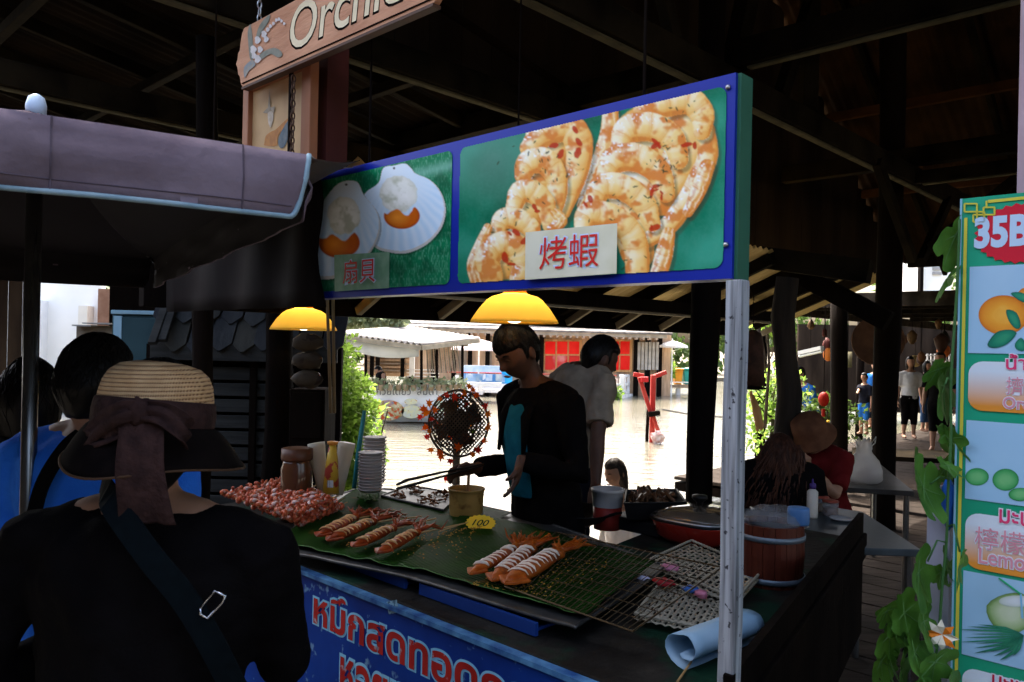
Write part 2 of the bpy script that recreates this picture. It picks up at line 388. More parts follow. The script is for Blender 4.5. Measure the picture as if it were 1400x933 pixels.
bwm = mat('gallery_wall', (.018, .013, .01), .85, (.04, .028, .02), 4, (1, 1, .2), spec=.03)
mm = MB(); mm.box(Vector((13.2, 22, 1.1)), (10.5, .1, 2.4)); mm.build('wall', bwm, gal)
# ================= far bank and things on the canal =================
def flat_box(px0, py0, px1, py1, Y, depth=.1):
    a, c = P(px0, py0, Y), P(px1, py1, Y); m = MB(); m.box((a+c)/2+Vector((0, depth/2, 0)), (abs(c.x-a.x), depth, abs(c.z-a.z))); return m
def leaves(mb, c, r, n, size, seed=0, shell=.55):
    rnd = random.Random(seed); c = Vector(c)
    lob = [(Vector((rnd.uniform(-.6, .6), rnd.uniform(-.6, .6), rnd.uniform(-.6, .7))), rnd.uniform(.35, .6)) for _ in range(14)]
    k = 0
    while k < n:
        q, s = rnd.choice(lob); d = Vector((rnd.gauss(0, 1), rnd.gauss(0, 1), rnd.gauss(0, 1))).normalized()
        p = q+d*s*(shell+(1-shell)*rnd.random())
        w = c+Vector((p.x*r[0], p.y*r[1], p.z*r[2]))
        ax = (d+Vector((rnd.gauss(0, .6), rnd.gauss(0, .6), rnd.gauss(-.3, .6)))).normalized(); sd_ = ax.cross(Vector((rnd.gauss(0, 1), rnd.gauss(0, 1), rnd.gauss(0, 1)))).normalized(); nn = ax.cross(sd_)
        L = size*rnd.uniform(.6, 1.3); W = L*.32
        mb.add([w, w+ax*L*.45+sd_*W+nn*L*.08, w+ax*L, w+ax*L*.45-sd_*W+nn*L*.08], [(0, 1, 2), (0, 2, 3)]); k += 1
leafm = mat('leaf_green', (.07, .14, .02), .5, (.19, .29, .06), 9, trans=.5, transcol=(.28, .46, .07))
leafd = mat('leaf_dark', (.03, .06, .018), .55, (.07, .11, .03), 5, trans=.3, transcol=(.09, .16, .03))
bark = mat('bark', (.05, .038, .026), .9, (.1, .08, .06), 8, bump=.6)
def tree(name, label, base, h, r, n, size, m=leafm, seed=1, cat='tree', trunk=.06, group=None):
    t = root(name, label, cat, base, group); base = Vector(base); top = base+Z*h
    mm = MB(); mm.tube([base-Z*.2, base+Z*h*.25+Vector((.04, .02, 0)), base+Z*h*.5, base+Z*h*.8], [trunk, trunk*.8, trunk*.55, trunk*.2], 8)
    rnd = random.Random(seed)
    for i in range(6):
        a = rnd.uniform(0, 6.28); s = base+Z*h*rnd.uniform(.2, .55)
        mm.tube([s, s+Vector((math.cos(a)*r[0]*.4, math.sin(a)*r[1]*.4, h*.12)), s+Vector((math.cos(a)*r[0]*.8, math.sin(a)*r[1]*.8, h*.3))], [trunk*.4, trunk*.28, trunk*.1], 5)
    mm.build('trunk', bark, t, smooth=True)
    mm = MB(); leaves(mm, base+Z*(h-r[2]), r, n, size, seed); mm.build('crown', m, t, normals=False)
    return t
# --- big bush by the water on the left
bb_ = P(462, 600, 6.6)
t = root('canal_bush', 'bright green leafy bush at the water edge left of the fan', 'bush', Vector((bb_.x, bb_.y, -.4)))
mm = MB()
for i in range(7): mm.tube([Vector((bb_.x+.05*i-.15, bb_.y, -.5)), Vector((bb_.x+.07*i-.2, bb_.y+.03*i, .3)), Vector((bb_.x+.13*i-.4, bb_.y+.05*i-.1, .95))], [.02, .015, .006], 6)
mm.build('trunk', bark, t, smooth=True)
mm = MB()
for px, py, rx, rz, n in ((455, 530, .33, .36, 2600), (470, 600, .34, .36, 2600), (440, 610, .35, .4, 2200), (450, 480, .2, .2, 900), (440, 660, .35, .3, 1500), (495, 640, .14, .18, 500)):
    leaves(mm, P(px, py, 6.6), (rx, .4, rz), n, .055, px)
mm.build('crown', leafm, t, normals=False)
t = root('low_shrub', 'low green shrub behind the pile of pink skewers', 'bush', P(320, 720, 5.4))
mm = MB(); leaves(mm, P(310, 655, 5.4), (.3, .25, .22), 900, .05, 5); leaves(mm, P(350, 640, 5.6), (.2, .2, .2), 500, .05, 6); mm.build('crown', leafm, t, normals=False)
# --- far trees
mm = MB()
for i in range(26):
    x = -46+i*4.4; leaves(mm, (x, 56+3*math.sin(i*1.7), 2.6+1.4*math.sin(i*2.3)), (3.4, 2.5, 3.6), 900, .55, i+50)
o = mm.build('far_trees', leafd, normals=False); tag(o, 'distant belt of green trees beyond the canal houses', 'trees', None, 'stuff')
bank = MB(); bank.box((0, 58, -.5), (160, 22, .8)); struct(bank.build('far_bank', soil))

# --- canal house with red windows
HY = 31.0
hs = root('canal_house', 'timber house with red windows and shingle roof across the canal', 'building', P(780, 540, HY))
plank_br = mat('house_plank', (.44, .27, .15), .8, (.60, .40, .25), 3, (4, 4, .6), bump=.3)
plank_dk = mat('house_plank_grey', (.26, .19, .13), .85, (.38, .29, .21), 3, (4, 4, .6), bump=.3)
orange_w = mat('orange_wood', (.52, .26, .09), .7, (.64, .36, .15), 3, (3, 3, .5))
xs = list(range(556, 908, 9))
for i, x in enumerate(xs):
    flat_box(x, 452, x+8.6, 548, HY-.01*(i % 3), .12).build('plank', plank_br if i % 4 else plank_dk, hs)
redm = mat('red_pane', (.80, .012, .008), .5, (.88, .03, .018), 2, spec=.1)
redm2 = mat('red_pane_faded', (.58, .02, .015), .4, (.7, .38, .35), .9, lo=.45, hi=.6)
for x0, x1 in ((744, 793), (832, 862)):
    fr = flat_box(x0-2, 464, x1+2, 509, HY-.12, .1).build('window', orange_w, hs)
    n = 3 if x1-x0 > 40 else 2; w = (x1-x0)/n
    for k in range(n):
        for j, (y0, y1) in enumerate(((467, 484.5), (486.5, 506))):
            flat_box(x0+k*w+1.4, y0, x0+(k+1)*w-1.4, y1, HY-.16, .06).build('pane', redm2 if (j and n == 3) else redm, fr)
for x in (803, 818): flat_box(x, 464, x+13, 510, HY-.14, .08).build('shutter', orange_w, hs)
for x in (560, 590, 618, 640, 664, 690, 715, 738, 868, 884, 900): flat_box(x, 452, x+4, 548, HY-.2, .2).build('pillar', dark_wood, hs)
for x in range(872, 902, 5): flat_box(x, 468, x+3, 506, HY-.22, .05).build('slat', mat('pale_slat', (.35, .31, .26), .8, (.5, .45, .38), 4), hs)
# roof: stepped shingle courses
shm = mat('weathered_shingle', (.24, .22, .20), .9, (.36, .335, .31), 5, (1, 1, 1), bump=.5, bscale=20)
shm2 = mat('weathered_shingle_dark', (.10, .092, .085), .9, (.22, .2, .185), 5, bump=.5, bscale=20)
eL, eR = P(440, 444, HY-1.2), P(912, 457, HY-1.2)
for i in range(14):
    k = i/14; dz, dy = 1.95*k, 3.6*k
    a = Vector((eL.x-1, eL.y+dy, eL.z+dz)); c = Vector((eR.x+.2-.5*k, eR.y+dy, eR.z+dz))
    mm = MB(); nseg = 60; g = []
    for row, (oy, oz) in enumerate(((-.05, .035), (.3, .17))):
        g.append([a.lerp(c, j/nseg)+Vector((0, oy+.02*noise.noise(Vector((j*1.7, i, 0))), oz+.02*noise.noise(Vector((j*2.1, i*3, 5))))) for j in range(nseg+1)])
    mm.sheet(g, (0, .01, -.07)); mm.build('shingle_course', shm if i % 2 else shm2, hs)
mm = MB(); mm.beam(eL+Vector((0, .05, -.08)), eR+Vector((0, .05, -.08)), .08, .16); mm.build('fascia', mat('eave_board', (.3, .24, .17), .8, (.42, .35, .26), 4), hs)
for x in range(600, 905, 9):
    q = eL.lerp(eR, (x-440)/472); mm = MB(); mm.box(q+Vector((0, .1, -.2)), (.06, .7, .08)); mm.build('rafter_end', plank_dk, hs)
mm = MB(); mm.box(Vector((0, HY+2.2, 1.6))+Vector((P(730, 500, HY).x, 0, 0)), (11, 3.8, .1)); mm.build('ceiling', dark_wood, hs)
# deck and railing
dk = root('canal_deck', 'weathered white deck with a red top rail in front of the red windows', 'deck', P(760, 545, 28.5))
wp = mat('white_worn', (.66, .64, .6), .75, (.82, .8, .76), 3, bump=.2)
redp = mat('red_worn', (.36, .022, .015), .6, (.46, .075, .05), 3, lo=.4, hi=.75)
DY = 28.5
flat_box(545, 530, 852, 541, DY, 2.2).build('platform', wp, dk)
for i in range(10): flat_box(548+i*32, 539, 553+i*32, 551, DY+.3, .25).build('pile', plank_dk, dk)
flat_box(610, 508.5, 843, 514.5, DY-.02, .14).build('top_rail', redp, dk)
for y in (522,): flat_box(610, y, 852, y+3, DY, .08).build('rail', wp, dk)
for x in (622, 655, 690, 722, 755, 788, 820, 848): flat_box(x, 513, x+5, 540, DY-.05, .14).build('post', wp, dk)
for i, x in enumerate(range(726, 850, 10)): flat_box(x, 517, x+8, 533, DY+.4, .05).build('panel', mat('pale_panel', (.45, .38, .32), .8, (.6, .52, .46), 4), dk)
a, c = P(848, 514, DY), P(868, 514, DY+4.5)
for dz in (0, -.32, -.62): mm = MB(); mm.beam(a+Z*dz, c+Z*dz, .09, .1); mm.build('rail', wp, dk)
for k in (.25, .5, .75, 1): q = a.lerp(c, k); mm = MB(); mm.box(q-Z*.38, (.11, .11, .85)); mm.build('post', wp, dk)
mm = MB(); mm.beam(a-Z*.8+Vector((-.2, .3, 0)), c-Z*.8, .6, .2); mm.build('platform', wp, dk)
t = tree('hanging_fern', 'small green fern hanging off the deck edge', P(840, 545, DY-.3), .5, (.28, .2, .3), 260, .16, leafm, 9, 'plant', .02)
# bins, parasol, small pier on the right
pr = root('small_pier', 'small grey plank pier with legs at the bin corner', 'pier', P(925, 545, 32)); flat_box(913, 526, 950, 531, 32, 1.5).build('platform', plank_dk, pr)
for x in (925, 944): flat_box(x, 531, x+5, 545, 32.1, .2).build('leg', wp, pr)
flat_box(914, 522, 948, 524, 31.9, .06).build('rail', wp, pr)
for x, m, lb_ in ((922, mat('orange_plastic', (.75, .28, .02), .5, (.8, .36, .04), 3), 'tall orange wheelie bin on the far pier'), (935, mat('teal_plastic', (.02, .26, .22), .5, (.03, .32, .28), 3), 'teal wheelie bin next to the orange one')):
    bn = root('wheelie_bin', lb_, 'bin', P(x+5, 526, 32.3)); a, c = P(x, 505, 32.3), P(x+11, 526, 32.3); w = c.x-a.x; hh = a.z-c.z
    mm = MB(); mm.rings([[Vector(((a.x+c.x)/2+sx*w*.5*s, 32.5+sy*.28*s, c.z+hh*k)) for sx, sy in ((-1, -1), (1, -1), (1, 1), (-1, 1))] for s, k in ((.75, 0), (1, .93))]); mm.build('body', m, bn, bevel=.02)
    mm = MB(); mm.box(((a.x+c.x)/2, 32.48, a.z), (w*1.08, .66, .07)); mm.build('lid', m, bn, bevel=.02)
def parasol(name, label, top, rr, h, m, n=8):
    t = root(name, label, 'parasol', top-Z*h); mm = MB()
    mm.lathe([(rr, -.32*rr-.08), (rr*1.0, -.32*rr), (rr*.5, -.12*rr), (.03, 0)], top, n, cap=False); mm.build('canopy', m, t)
    mm = MB(); mm.tube([top-Z*h, top+Z*.08], .03, 6); mm.build('pole', wp, t); return t
white_c = mat('white_canvas', (.7, .69, .68), .8, (.8, .79, .78), 3, trans=.3)
parasol('parasol', 'white parasol by the bins on the far bank', P(919, 466, 31), .62, 2.2, white_c)
parasol('parasol', 'pale pink striped parasol over the blue booth', P(655, 464, 26.5), .95, 1.7, mat('pink_canvas', (.75, .6, .58), .8, (.8, .75, .72), 3, trans=.3))
tree('pier_tree', 'leafy potted tree between the parasol and the house corner', P(908, 528, 32), 1.6, (.45, .4, .7), 500, .16, leafm, 31, 'tree', .05)
# blue booth
bo = root('blue_booth', 'blue and white printed food booth on the far deck', 'booth', P(665, 530, 25.5))
bluep = mat('booth_blue', (.06, .22, .5), .6, (.35, .5, .68), 2.2, lo=.45, hi=.6, col3=(.75, .77, .8), scale3=3.3, lo3=.58, hi3=.6)
flat_box(634, 500, 700, 510, 25.5, .5).build('counter', mat('booth_light', (.36, .5, .7), .6, (.6, .68, .78), 4), bo)
flat_box(634, 511, 690, 523, 25.4, .1).build('banner', bluep, bo)
for k in range(4): flat_box(637+k*13.5, 512, 646+k*13.5, 521, 25.36, .03).build('picture', mat('booth_pic%d' % (k % 2), ((.08, .3, .6), (.5, .55, .55))[k % 2], .5, ((.6, .65, .7), (.1, .25, .45))[k % 2], 3), bo)
flat_box(686, 498, 700, 530, 25.45, .3).build('side_panel', mat('booth_cyan', (.02, .3, .6), .6, (.03, .36, .66), 3), bo)
flat_box(630, 524, 705, 530, 25.3, .9).build('base', wp, bo)
# red mooring frame standing in the water
rf = root('red_mooring_frame', 'red painted timber frame standing in the canal', 'frame', P(888, 606, 15.6))
def rb(x0, y0, x1, y1, w, m=redp, nm='timber', dy=0): mm = MB(); mm.beam(P(x0, y0, 15.6+dy), P(x1, y1, 15.6+dy), w, w, Vector((0, -1, 0))); return mm.build(nm, m, rf, bevel=.01)
rb(891, 606, 893, 513, .095); rb(886, 560, 884, 606, .06, dark_wood, dy=.1); rb(874, 516, 892, 572, .075, dy=-.1); rb(893, 570, 904, 602, .07, dy=-.12); rb(866, 512, 880, 514, .085, dy=.06); rb(892, 516, 911, 509, .08, dy=.15)
rb(876, 519, 886, 519, .1, mat('red_box', (.5, .02, .02), .5), 'box', -.15); rb(886, 567, 902, 565, .1, dark_wood, 'block', -.2)
mm = MB(); q = P(899, 598, 15.35); mm.ball(q, (.14, .06, .13), 9, 6, nz=.5); mm.build('rag', mat('rag', (.55, .3, .26), .9, (.7, .6, .55), 14), rf)
mm = MB(); mm.tube([P(905, 560, 15.4), P(950, 568, 15.8), P(1060, 575, 17)], .018, 5); o = mm.build('mooring_pole', grey_wood); tag(o, 'thin pale pole lying across the canal from the red frame', 'pole')
# --- noodle boat with white food banner
BY = 18.2
bt = root('noodle_boat', 'moored kitchen boat with a white food banner along its side', 'boat', P(580, 582, BY))
bm_ = mat('boat_wood', (.12, .08, .05), .75, (.2, .14, .09), 4)
hull = MB(); a, c = P(505, 574, BY), P(652, 574, BY); rs = []
for k in range(9):
    x = a.x+(c.x-a.x)*k/8; w = .75*math.sin(math.pi*(.12+.8*k/8)); zb = WZ-.1+.25*abs(k/4-1)**3
    rs.append([Vector((x, BY+.9-w, .12)), Vector((x, BY+.9-w*.7, zb)), Vector((x, BY+.9+w*.7, zb)), Vector((x, BY+.9+w, .12))])
hull.rings(rs).build('hull', bm_, bt)
ban = mat('banner_white', (.88, .89, .88), .6, (.82, .83, .82), 1.5, trans=.35)
bx0, bx1 = 508, 641
def BP(px, py, k=0): q = P(px, py, BY+.1); q.y = BY+.1-k+(.25 if px > 1e9 else 0); return q
mm = MB(); n = 24; g = [[BP(bx0+(bx1-bx0)*j/n, (527, 550, 577)[i] + (-4 if i == 0 and j > 18 else 0)*(j-18)/6*(j > 18) - (j > 17)*(i == 2)*(j-17)*.8, .03*math.sin(j*.9+i)) for j in range(n+1)] for i in range(3)]
mm.sheet(g, (0, .02, 0)); mm.build('banner', ban, bt, smooth=True)
lettering('lettering', 'ก๋วยเตี๋ยว  ส้มตำ', BP(515, 540, .05), BP(598, 540, .05), (0, -1, 0), mat('grey_print', (.12, .13, .13), .7), bt, height=.2)
def fdish(px, py, rx, ry, nm, m, k):
    mm = MB(); mm.poly([BP(px+rx*math.cos(q), py+ry*math.sin(q), k) for q in [i*.3 for i in range(21)]]); mm.build(nm, m, bt, normals=False)
fdish(531, 561, 22, 14, 'dish_print', mat('dish_pr', (.3, .2, .05), .6, (.7, .62, .4), 14, col3=(.55, .08, .02), scale3=12, lo3=.52, hi3=.56), .06)
fdish(532, 551, 7, 4, 'dish_print', mat('dish_pr2', (.2, .22, .28), .6, (.6, .3, .2), 14), .063)
fdish(563, 563, 14, 9, 'dish_print', mat('dish_pr3', (.62, .62, .5), .6, (.75, .7, .35), 12, col3=(.5, .25, .05), scale3=9, lo3=.6, hi3=.62), .06)
fdish(603, 556, 10, 9, 'dish_print', mat('dish_pr4', (.45, .6, .3), .6, (.78, .75, .6), 12), .06)
fdish(562, 549, 9, 4, 'dish_print', MATS['dish_pr3'], .063)
for k, px in enumerate((512, 522, 534, 546, 556, 566, 580, 590, 600, 608, 616, 624, 632)):
    pt = MB(); q = BP(px, 527, .1); pt.lathe([(.05, -.12), (.075, 0), (.07, .02)], q, 8); o = pt.build('plant_pot', mat('pot', (.25, .18, .1), .8, (.4, .3, .2), 6), bt)
    mm = MB(); leaves(mm, q+Z*.06, (.13, .1, .1), 26, .12, k+80); mm.build('plant', mat('pot_leaf', (.14, .18, .09), .6, (.3, .33, .2), 6, trans=.3), o, normals=False)
# canopy
tinp = mat('pale_tin', (.17, .155, .14), .6, (.28, .26, .24), 3, (1, 1, 1), bump=.1)
ra, rb_, rc, rd = P(455, 455, BY), P(576, 471, BY-.7), P(655, 462, BY+1.2), P(560, 447, BY+2.8)
mm = MB(); n = 60; g = [[ra.lerp(rd, i/4).lerp(rb_.lerp(rc, i/4), j/n)+Z*.035*math.cos(j*1.6) for j in range(n+1)] for i in range(5)]
mm.sheet(g, (0, 0, -.02)); mm.build('canopy', tinp, bt, smooth=True)
mm = MB(); mm.beam(ra-Z*.08, rb_-Z*.08, .06, .1); mm.beam(rb_-Z*.08, rc-Z*.08, .06, .1); mm.build('canopy_frame', pale, bt)
for (x0, y0, y1, dy) in ((576, 472, 527, 0), (597, 478, 527, .2), (632, 472, 524, .9), (500, 466, 530, .2)):
    mm = MB(); mm.tube([P(x0, y0, BY+dy), P(x0, y1, BY+dy)], .035, 8); mm.build('post', dark_wood, bt)
tarp = mat('blue_tarp', (.45, .5, .58), .5, (.62, .66, .72), 3)
mm = MB(); g = [[P(470, 462, BY+.1).lerp(P(572, 473, BY-.3), j/14)+Vector((0, .05*i, -.02-.11*i-.06*math.sin(j/14*3.1)*i)) for j in range(15)] for i in range(3)]
mm.sheet(g, (0, .01, 0)); mm.build('tarp', tarp, bt, smooth=True)
blm = mat('woven_blind', (.32, .21, .14), .8, (.5, .38, .29), 12, (1, 1, 6))
for j in range(15):
    x = 583+j*2.9; mm = MB(); mm.beam(P(x, 470+.2*abs(j-7), BY+1.0), P(x+2.2+.2*j, 510-(j > 12)*6, BY+1.05), .035, .02, Vector((0, -1, 0))); mm.build('slat', blm if j % 2 else pale, bt)
flat_box(585, 465, 640, 474, BY+.9, .04).build('valance', pale, bt)
flat_box(498, 470, 560, 515, BY+2.6, .08).build('back_wall', plank_br, bt)
for k in range(9): flat_box(498, 472+k*4.7, 560, 475.6+k*4.7, BY+2.5, .06).build('slat', plank_dk if k % 2 else plank_br, bt)
for x in (506, 514, 548): flat_box(x, 470, x+4, 516, BY+2.2, .1).build('pillar', dark_wood, bt)
flat_box(560, 470, 566, 514, BY+2.2, .1).build('curtain', wp, bt)
for k in range(3): flat_box(556, 505+k*4.5, 600, 507+k*4.5, BY+2, .06).build('rail', wp, bt)
# roof plants hanging above
mm = MB()
for k in range(7): leaves(mm, P(458+k*14, 436+3*math.sin(k*2), 20.5), (.28, .3, .2), 170, .2, k+20)
o = mm.build('roof_creeper', mat('pale_leaf', (.16, .2, .1), .6, (.3, .34, .2), 6, trans=.3), normals=False); tag(o, 'pale creeper growing over the edge of the boat roof', 'plant', None, 'stuff')
# ================= the stall =================
VF = 1.49; CZ = .74; FZ = .80
def decal(name, pts, v, k, m, par, smooth=3, grad=False, px=True):
    q = [PV(x, y, v)-V*(.0006*k+.0008) for x, y in pts] if px else [Vector(p)-V*(.0006*k+.0008) for p in pts]
    q = smoothcurve(q, smooth) if smooth else q
    mm = MB()
    if not grad: mm.poly(q); return mm.build(name, m, par, normals=False)
    c = sum(q, Vector())/len(q); n = len(q)
    vs = q+[c.lerp(p, .9) for p in q]+[c.lerp(p, .5) for p in q]+[c]; fs = []
    for i in range(n):
        j = (i+1) % n; fs += [(i, j, n+j, n+i), (n+i, n+j, 2*n+j, 2*n+i), (2*n+i, 2*n+j, 3*n)]
    mm.add(vs, fs); o = mm.build(name, m, par, normals=False)
    at = o.data.attributes.new('k', 'FLOAT', 'POINT'); at.data.foreach_set('value', [0]*n+[.55]*n+[.9]*n+[1.0]); return o
def grad_mat(name, stops, nscale=40, namt=.35, flecks=None, fscale=60, flo=.62, rough=.35, spots=None, sscale=14, slo=.6):
    m = bpy.data.materials.new(name); m.use_nodes = True; nt = m.node_tree; N, L = nt.nodes, nt.links; b = N['Principled BSDF']; b.inputs['Roughness'].default_value = rough
    a = N.new('ShaderNodeAttribute'); a.attribute_name = 'k'
    tc = N.new('ShaderNodeTexCoord'); nz = N.new('ShaderNodeTexNoise'); nz.inputs['Scale'].default_value = nscale; nz.inputs['Detail'].default_value = 5; L.new(tc.outputs['Object'], nz.inputs['Vector'])
    m1 = N.new('ShaderNodeMath'); m1.operation = 'MULTIPLY_ADD'; m1.inputs[1].default_value = namt*2; m1.inputs[2].default_value = -namt; L.new(nz.outputs['Fac'], m1.inputs[0])
    ad = N.new('ShaderNodeMath'); ad.operation = 'ADD'; L.new(a.outputs['Fac'], ad.inputs[0]); L.new(m1.outputs[0], ad.inputs[1])
    r = N.new('ShaderNodeValToRGB'); el = r.color_ramp.elements
    while len(el) < len(stops): el.new(.5)
    for e, (p, c) in zip(el, stops): e.position = p; e.color = (*c, 1)
    L.new(ad.outputs[0], r.inputs[0]); cs = r.outputs[0]
    for cc, sc_, lo in ((spots, sscale, slo), (flecks, fscale, flo)):
        if not cc: continue
        n3 = N.new('ShaderNodeTexNoise'); n3.inputs['Scale'].default_value = sc_; n3.inputs['Detail'].default_value = 3; L.new(tc.outputs['Object'], n3.inputs['Vector'])
        r3 = N.new('ShaderNodeValToRGB'); r3.color_ramp.elements[0].position = lo; r3.color_ramp.elements[1].position = lo+.03; L.new(n3.outputs['Fac'], r3.inputs[0])
        mx = N.new('ShaderNodeMix'); mx.data_type = 'RGBA'; mx.inputs['B'].default_value = (*cc, 1); L.new(cs, mx.inputs['A']); L.new(r3.outputs[0], mx.inputs['Factor']); cs = mx.outputs['Result']
    L.new(cs, b.inputs['Base Color']); return m
# ---- printed food pictures: colours painted per vertex on flat sheets
import numpy as np
def vnoise(x, y, s, seed):
    r = np.random.RandomState(seed); G = r.rand(64, 64); X, Y = x/s, y/s; i, j = np.floor(X).astype(int), np.floor(Y).astype(int); fx, fy = X-i, Y-j
    fx, fy = fx*fx*(3-2*fx), fy*fy*(3-2*fy); g = lambda a, b_: G[a % 64, b_ % 64]
    return (g(i, j)*(1-fx)+g(i+1, j)*fx)*(1-fy)+(g(i, j+1)*(1-fx)+g(i+1, j+1)*fx)*fy
def fbm(x, y, s, seed): return .5*vnoise(x, y, s, seed)+.3*vnoise(x, y, s/2.1, seed+1)+.2*vnoise(x, y, s/4.3, seed+2)
def mixc(img, c, k): img += (np.array(c)-img)*np.clip(k, 0, 1)[..., None]
def in_poly(X, Y, pts):
    m = np.zeros(X.shape, bool)
    for (xa, ya), (xb, yb) in zip(pts, pts[1:]+pts[:1]):
        if ya == yb: continue
        m ^= ((ya > Y) != (yb > Y)) & (X < (xb-xa)*(Y-ya)/(yb-ya)+xa)
    return m
def stroke(X, Y, pts):
    """nearest centre-line parameter, signed offset / half width, tangent"""
    q = smoothcurve([Vector((a, b_, w)) for a, b_, w in pts], 5, False); best = np.full(X.shape, 1e9); T = np.zeros(X.shape); S = np.zeros(X.shape); TX = np.zeros(X.shape); TY = np.zeros(X.shape)
    n = len(q)-1
    for i in range(n):
        ax, ay, aw = q[i]; bx_, by_, bw2 = q[i+1]; dx, dy = bx_-ax, by_-ay; L2 = dx*dx+dy*dy+1e-9
        t = ((X-ax)*dx+(Y-ay)*dy)/L2; t = np.clip(t, 0, 1); ex, ey = X-ax-t*dx, Y-ay-t*dy; w = aw+(bw2-aw)*t; d = np.hypot(ex, ey)/w
        c = d < best; best = np.where(c, d, best); T = np.where(c, (i+t)/n, T); L = math.sqrt(L2)
        S = np.where(c, (ex*-dy+ey*dx)/L/w, S); TX = np.where(c, dx/L, TX); TY = np.where(c, dy/L, TY)
    return best, T, S, TX, TY
def paint_prawn(img, X, Y, pts, seed, seg=6, tail=False):
    d, T, S, TX, TY = stroke(X, Y, pts); d = d+.10*(fbm(X, Y, 40, seed)-.5)
    sh, _, _, _, _ = stroke(X-14, Y-16, pts); mixc(img, (.05, .06, .03), .55*np.clip((1.12-sh)/.25, 0, 1)*(d > 1))
    m = np.clip((1-d)/.05, 0, 1); hgt = np.sqrt(np.clip(1-d*d, 0, 1)); nx, ny = -TY*S, TX*S
    lam = np.clip(-.45*nx-.62*ny+.64*hgt, 0, 1)
    nz = fbm(X, Y, 55, seed+5); c = np.zeros(img.shape)+np.array((.90, .54, .15))
    mixc(c, (.97, .77, .33), np.clip((lam-.25)*1.6, 0, 1)); mixc(c, (.99, .92, .70), np.clip((lam-.62)*2.6+.8*(nz-.5), 0, 1))
    mixc(c, (.78, .26, .03), np.clip((.34-lam)*2.0, 0, .75)); mixc(c, (.55, .11, .012), np.clip((.12-lam)*4, 0, .8))
    ph = (T*seg+.12*np.abs(S)+.1*(nz-.5)) % 1
    mixc(c, (.82, .34, .05), (.8 if tail else .6)*np.exp(-((ph-.02)/.07)**2)+.3*np.exp(-((ph-.9)/.12)**2)); mixc(c, (1, .96, .82), .5*np.exp(-((ph-.28)/.12)**2)*np.clip(lam*1.3-.3, 0, 1))
    if tail:
        st = .5+.5*np.sin(S*9+fbm(X, Y, 30, seed)*6); mixc(c, (.62, .10, .01), .85*np.clip(st-.25, 0, 1)*np.clip(T*1.3-.1, .25, 1)); mixc(c, (.98, .88, .66), .5*(st < .2))
    rd = fbm(X, Y, 60, seed+20); mixc(c, (.66, .10, .012), np.clip((rd-.57)*8, 0, .85)); mixc(c, (.80, .33, .06), np.clip((rd-.51)*5, 0, .5))
    sp = vnoise(X, Y, 9, seed+30)*lam; mixc(c, (1, 1, .96), np.clip((sp-.66)*9, 0, .9))
    img += (c-img)*m[..., None]
def raster(name, x0, x1, y0, y1, step, zmap, k, fn, par, rough=.3, mask=None):
    nx, ny = int((x1-x0)/step), int((y1-y0)/step); X, Y = np.meshgrid(x0+(np.arange(nx)+.5)*step, y0+(np.arange(ny)+.5)*step); img = fn(X, Y)
    # corner positions on the sign plane (pixel grid is projective, so map each corner)
    GX, GY = np.meshgrid(x0+np.arange(nx+1)*step, y0+np.arange(ny+1)*step); px, py = zmap(GX, GY); dx, dy = px-700, py-466.5; c_, s_ = math.cos(RHO), math.sin(RHO)
    a = (dx*c_+dy*s_)/F; b_ = -((-dx*s_+dy*c_)-H0)/F; Yd = VS/(a*V.x+V.y); co = np.stack([a*Yd-V.x*(.0006*k+.0008), Yd-V.y*(.0006*k+.0008), HC+b_*Yd], -1).reshape(-1, 3)
    idx = np.arange((nx+1)*(ny+1)).reshape(ny+1, nx+1); keep = np.ones((ny, nx), bool) if mask is None else mask(X, Y)
    q = np.stack([idx[:-1, :-1], idx[1:, :-1], idx[1:, 1:], idx[:-1, 1:]], -1)[keep]; me = bpy.data.meshes.new(name); me.vertices.add(len(co)); me.vertices.foreach_set('co', co.ravel()); n = len(q)
    me.loops.add(n*4); me.loops.foreach_set('vertex_index', q.ravel()); me.polygons.add(n); me.polygons.foreach_set('loop_start', np.arange(n)*4); me.polygons.foreach_set('loop_total', np.full(n, 4)); me.update(calc_edges=True)
    vi = np.zeros((ny+1, nx+1, 3)); wt = np.zeros((ny+1, nx+1, 1))
    for oy in (0, 1):
        for ox in (0, 1): vi[oy:ny+oy, ox:nx+ox] += img; wt[oy:ny+oy, ox:nx+ox] += 1
    col = np.concatenate([np.clip(vi/wt, 0, 1), np.ones((ny+1, nx+1, 1))], -1).reshape(-1, 4); at = me.color_attributes.new('paint', 'FLOAT_COLOR', 'POINT'); at.data.foreach_set('color', col.ravel())
    m = MATS.get('print_paint')
    if not m:
        m = bpy.data.materials.new('print_paint'); m.use_nodes = True; at2 = m.node_tree.nodes.new('ShaderNodeAttribute'); at2.attribute_name = 'paint'; b2 = m.node_tree.nodes['Principled BSDF']; b2.inputs['Roughness'].default_value = rough; b2.inputs['Specular IOR Level'].default_value = .06; m.node_tree.links.new(at2.outputs['Color'], b2.inputs['Base Color']); MATS['print_paint'] = m
    return link(name, me, m, par)
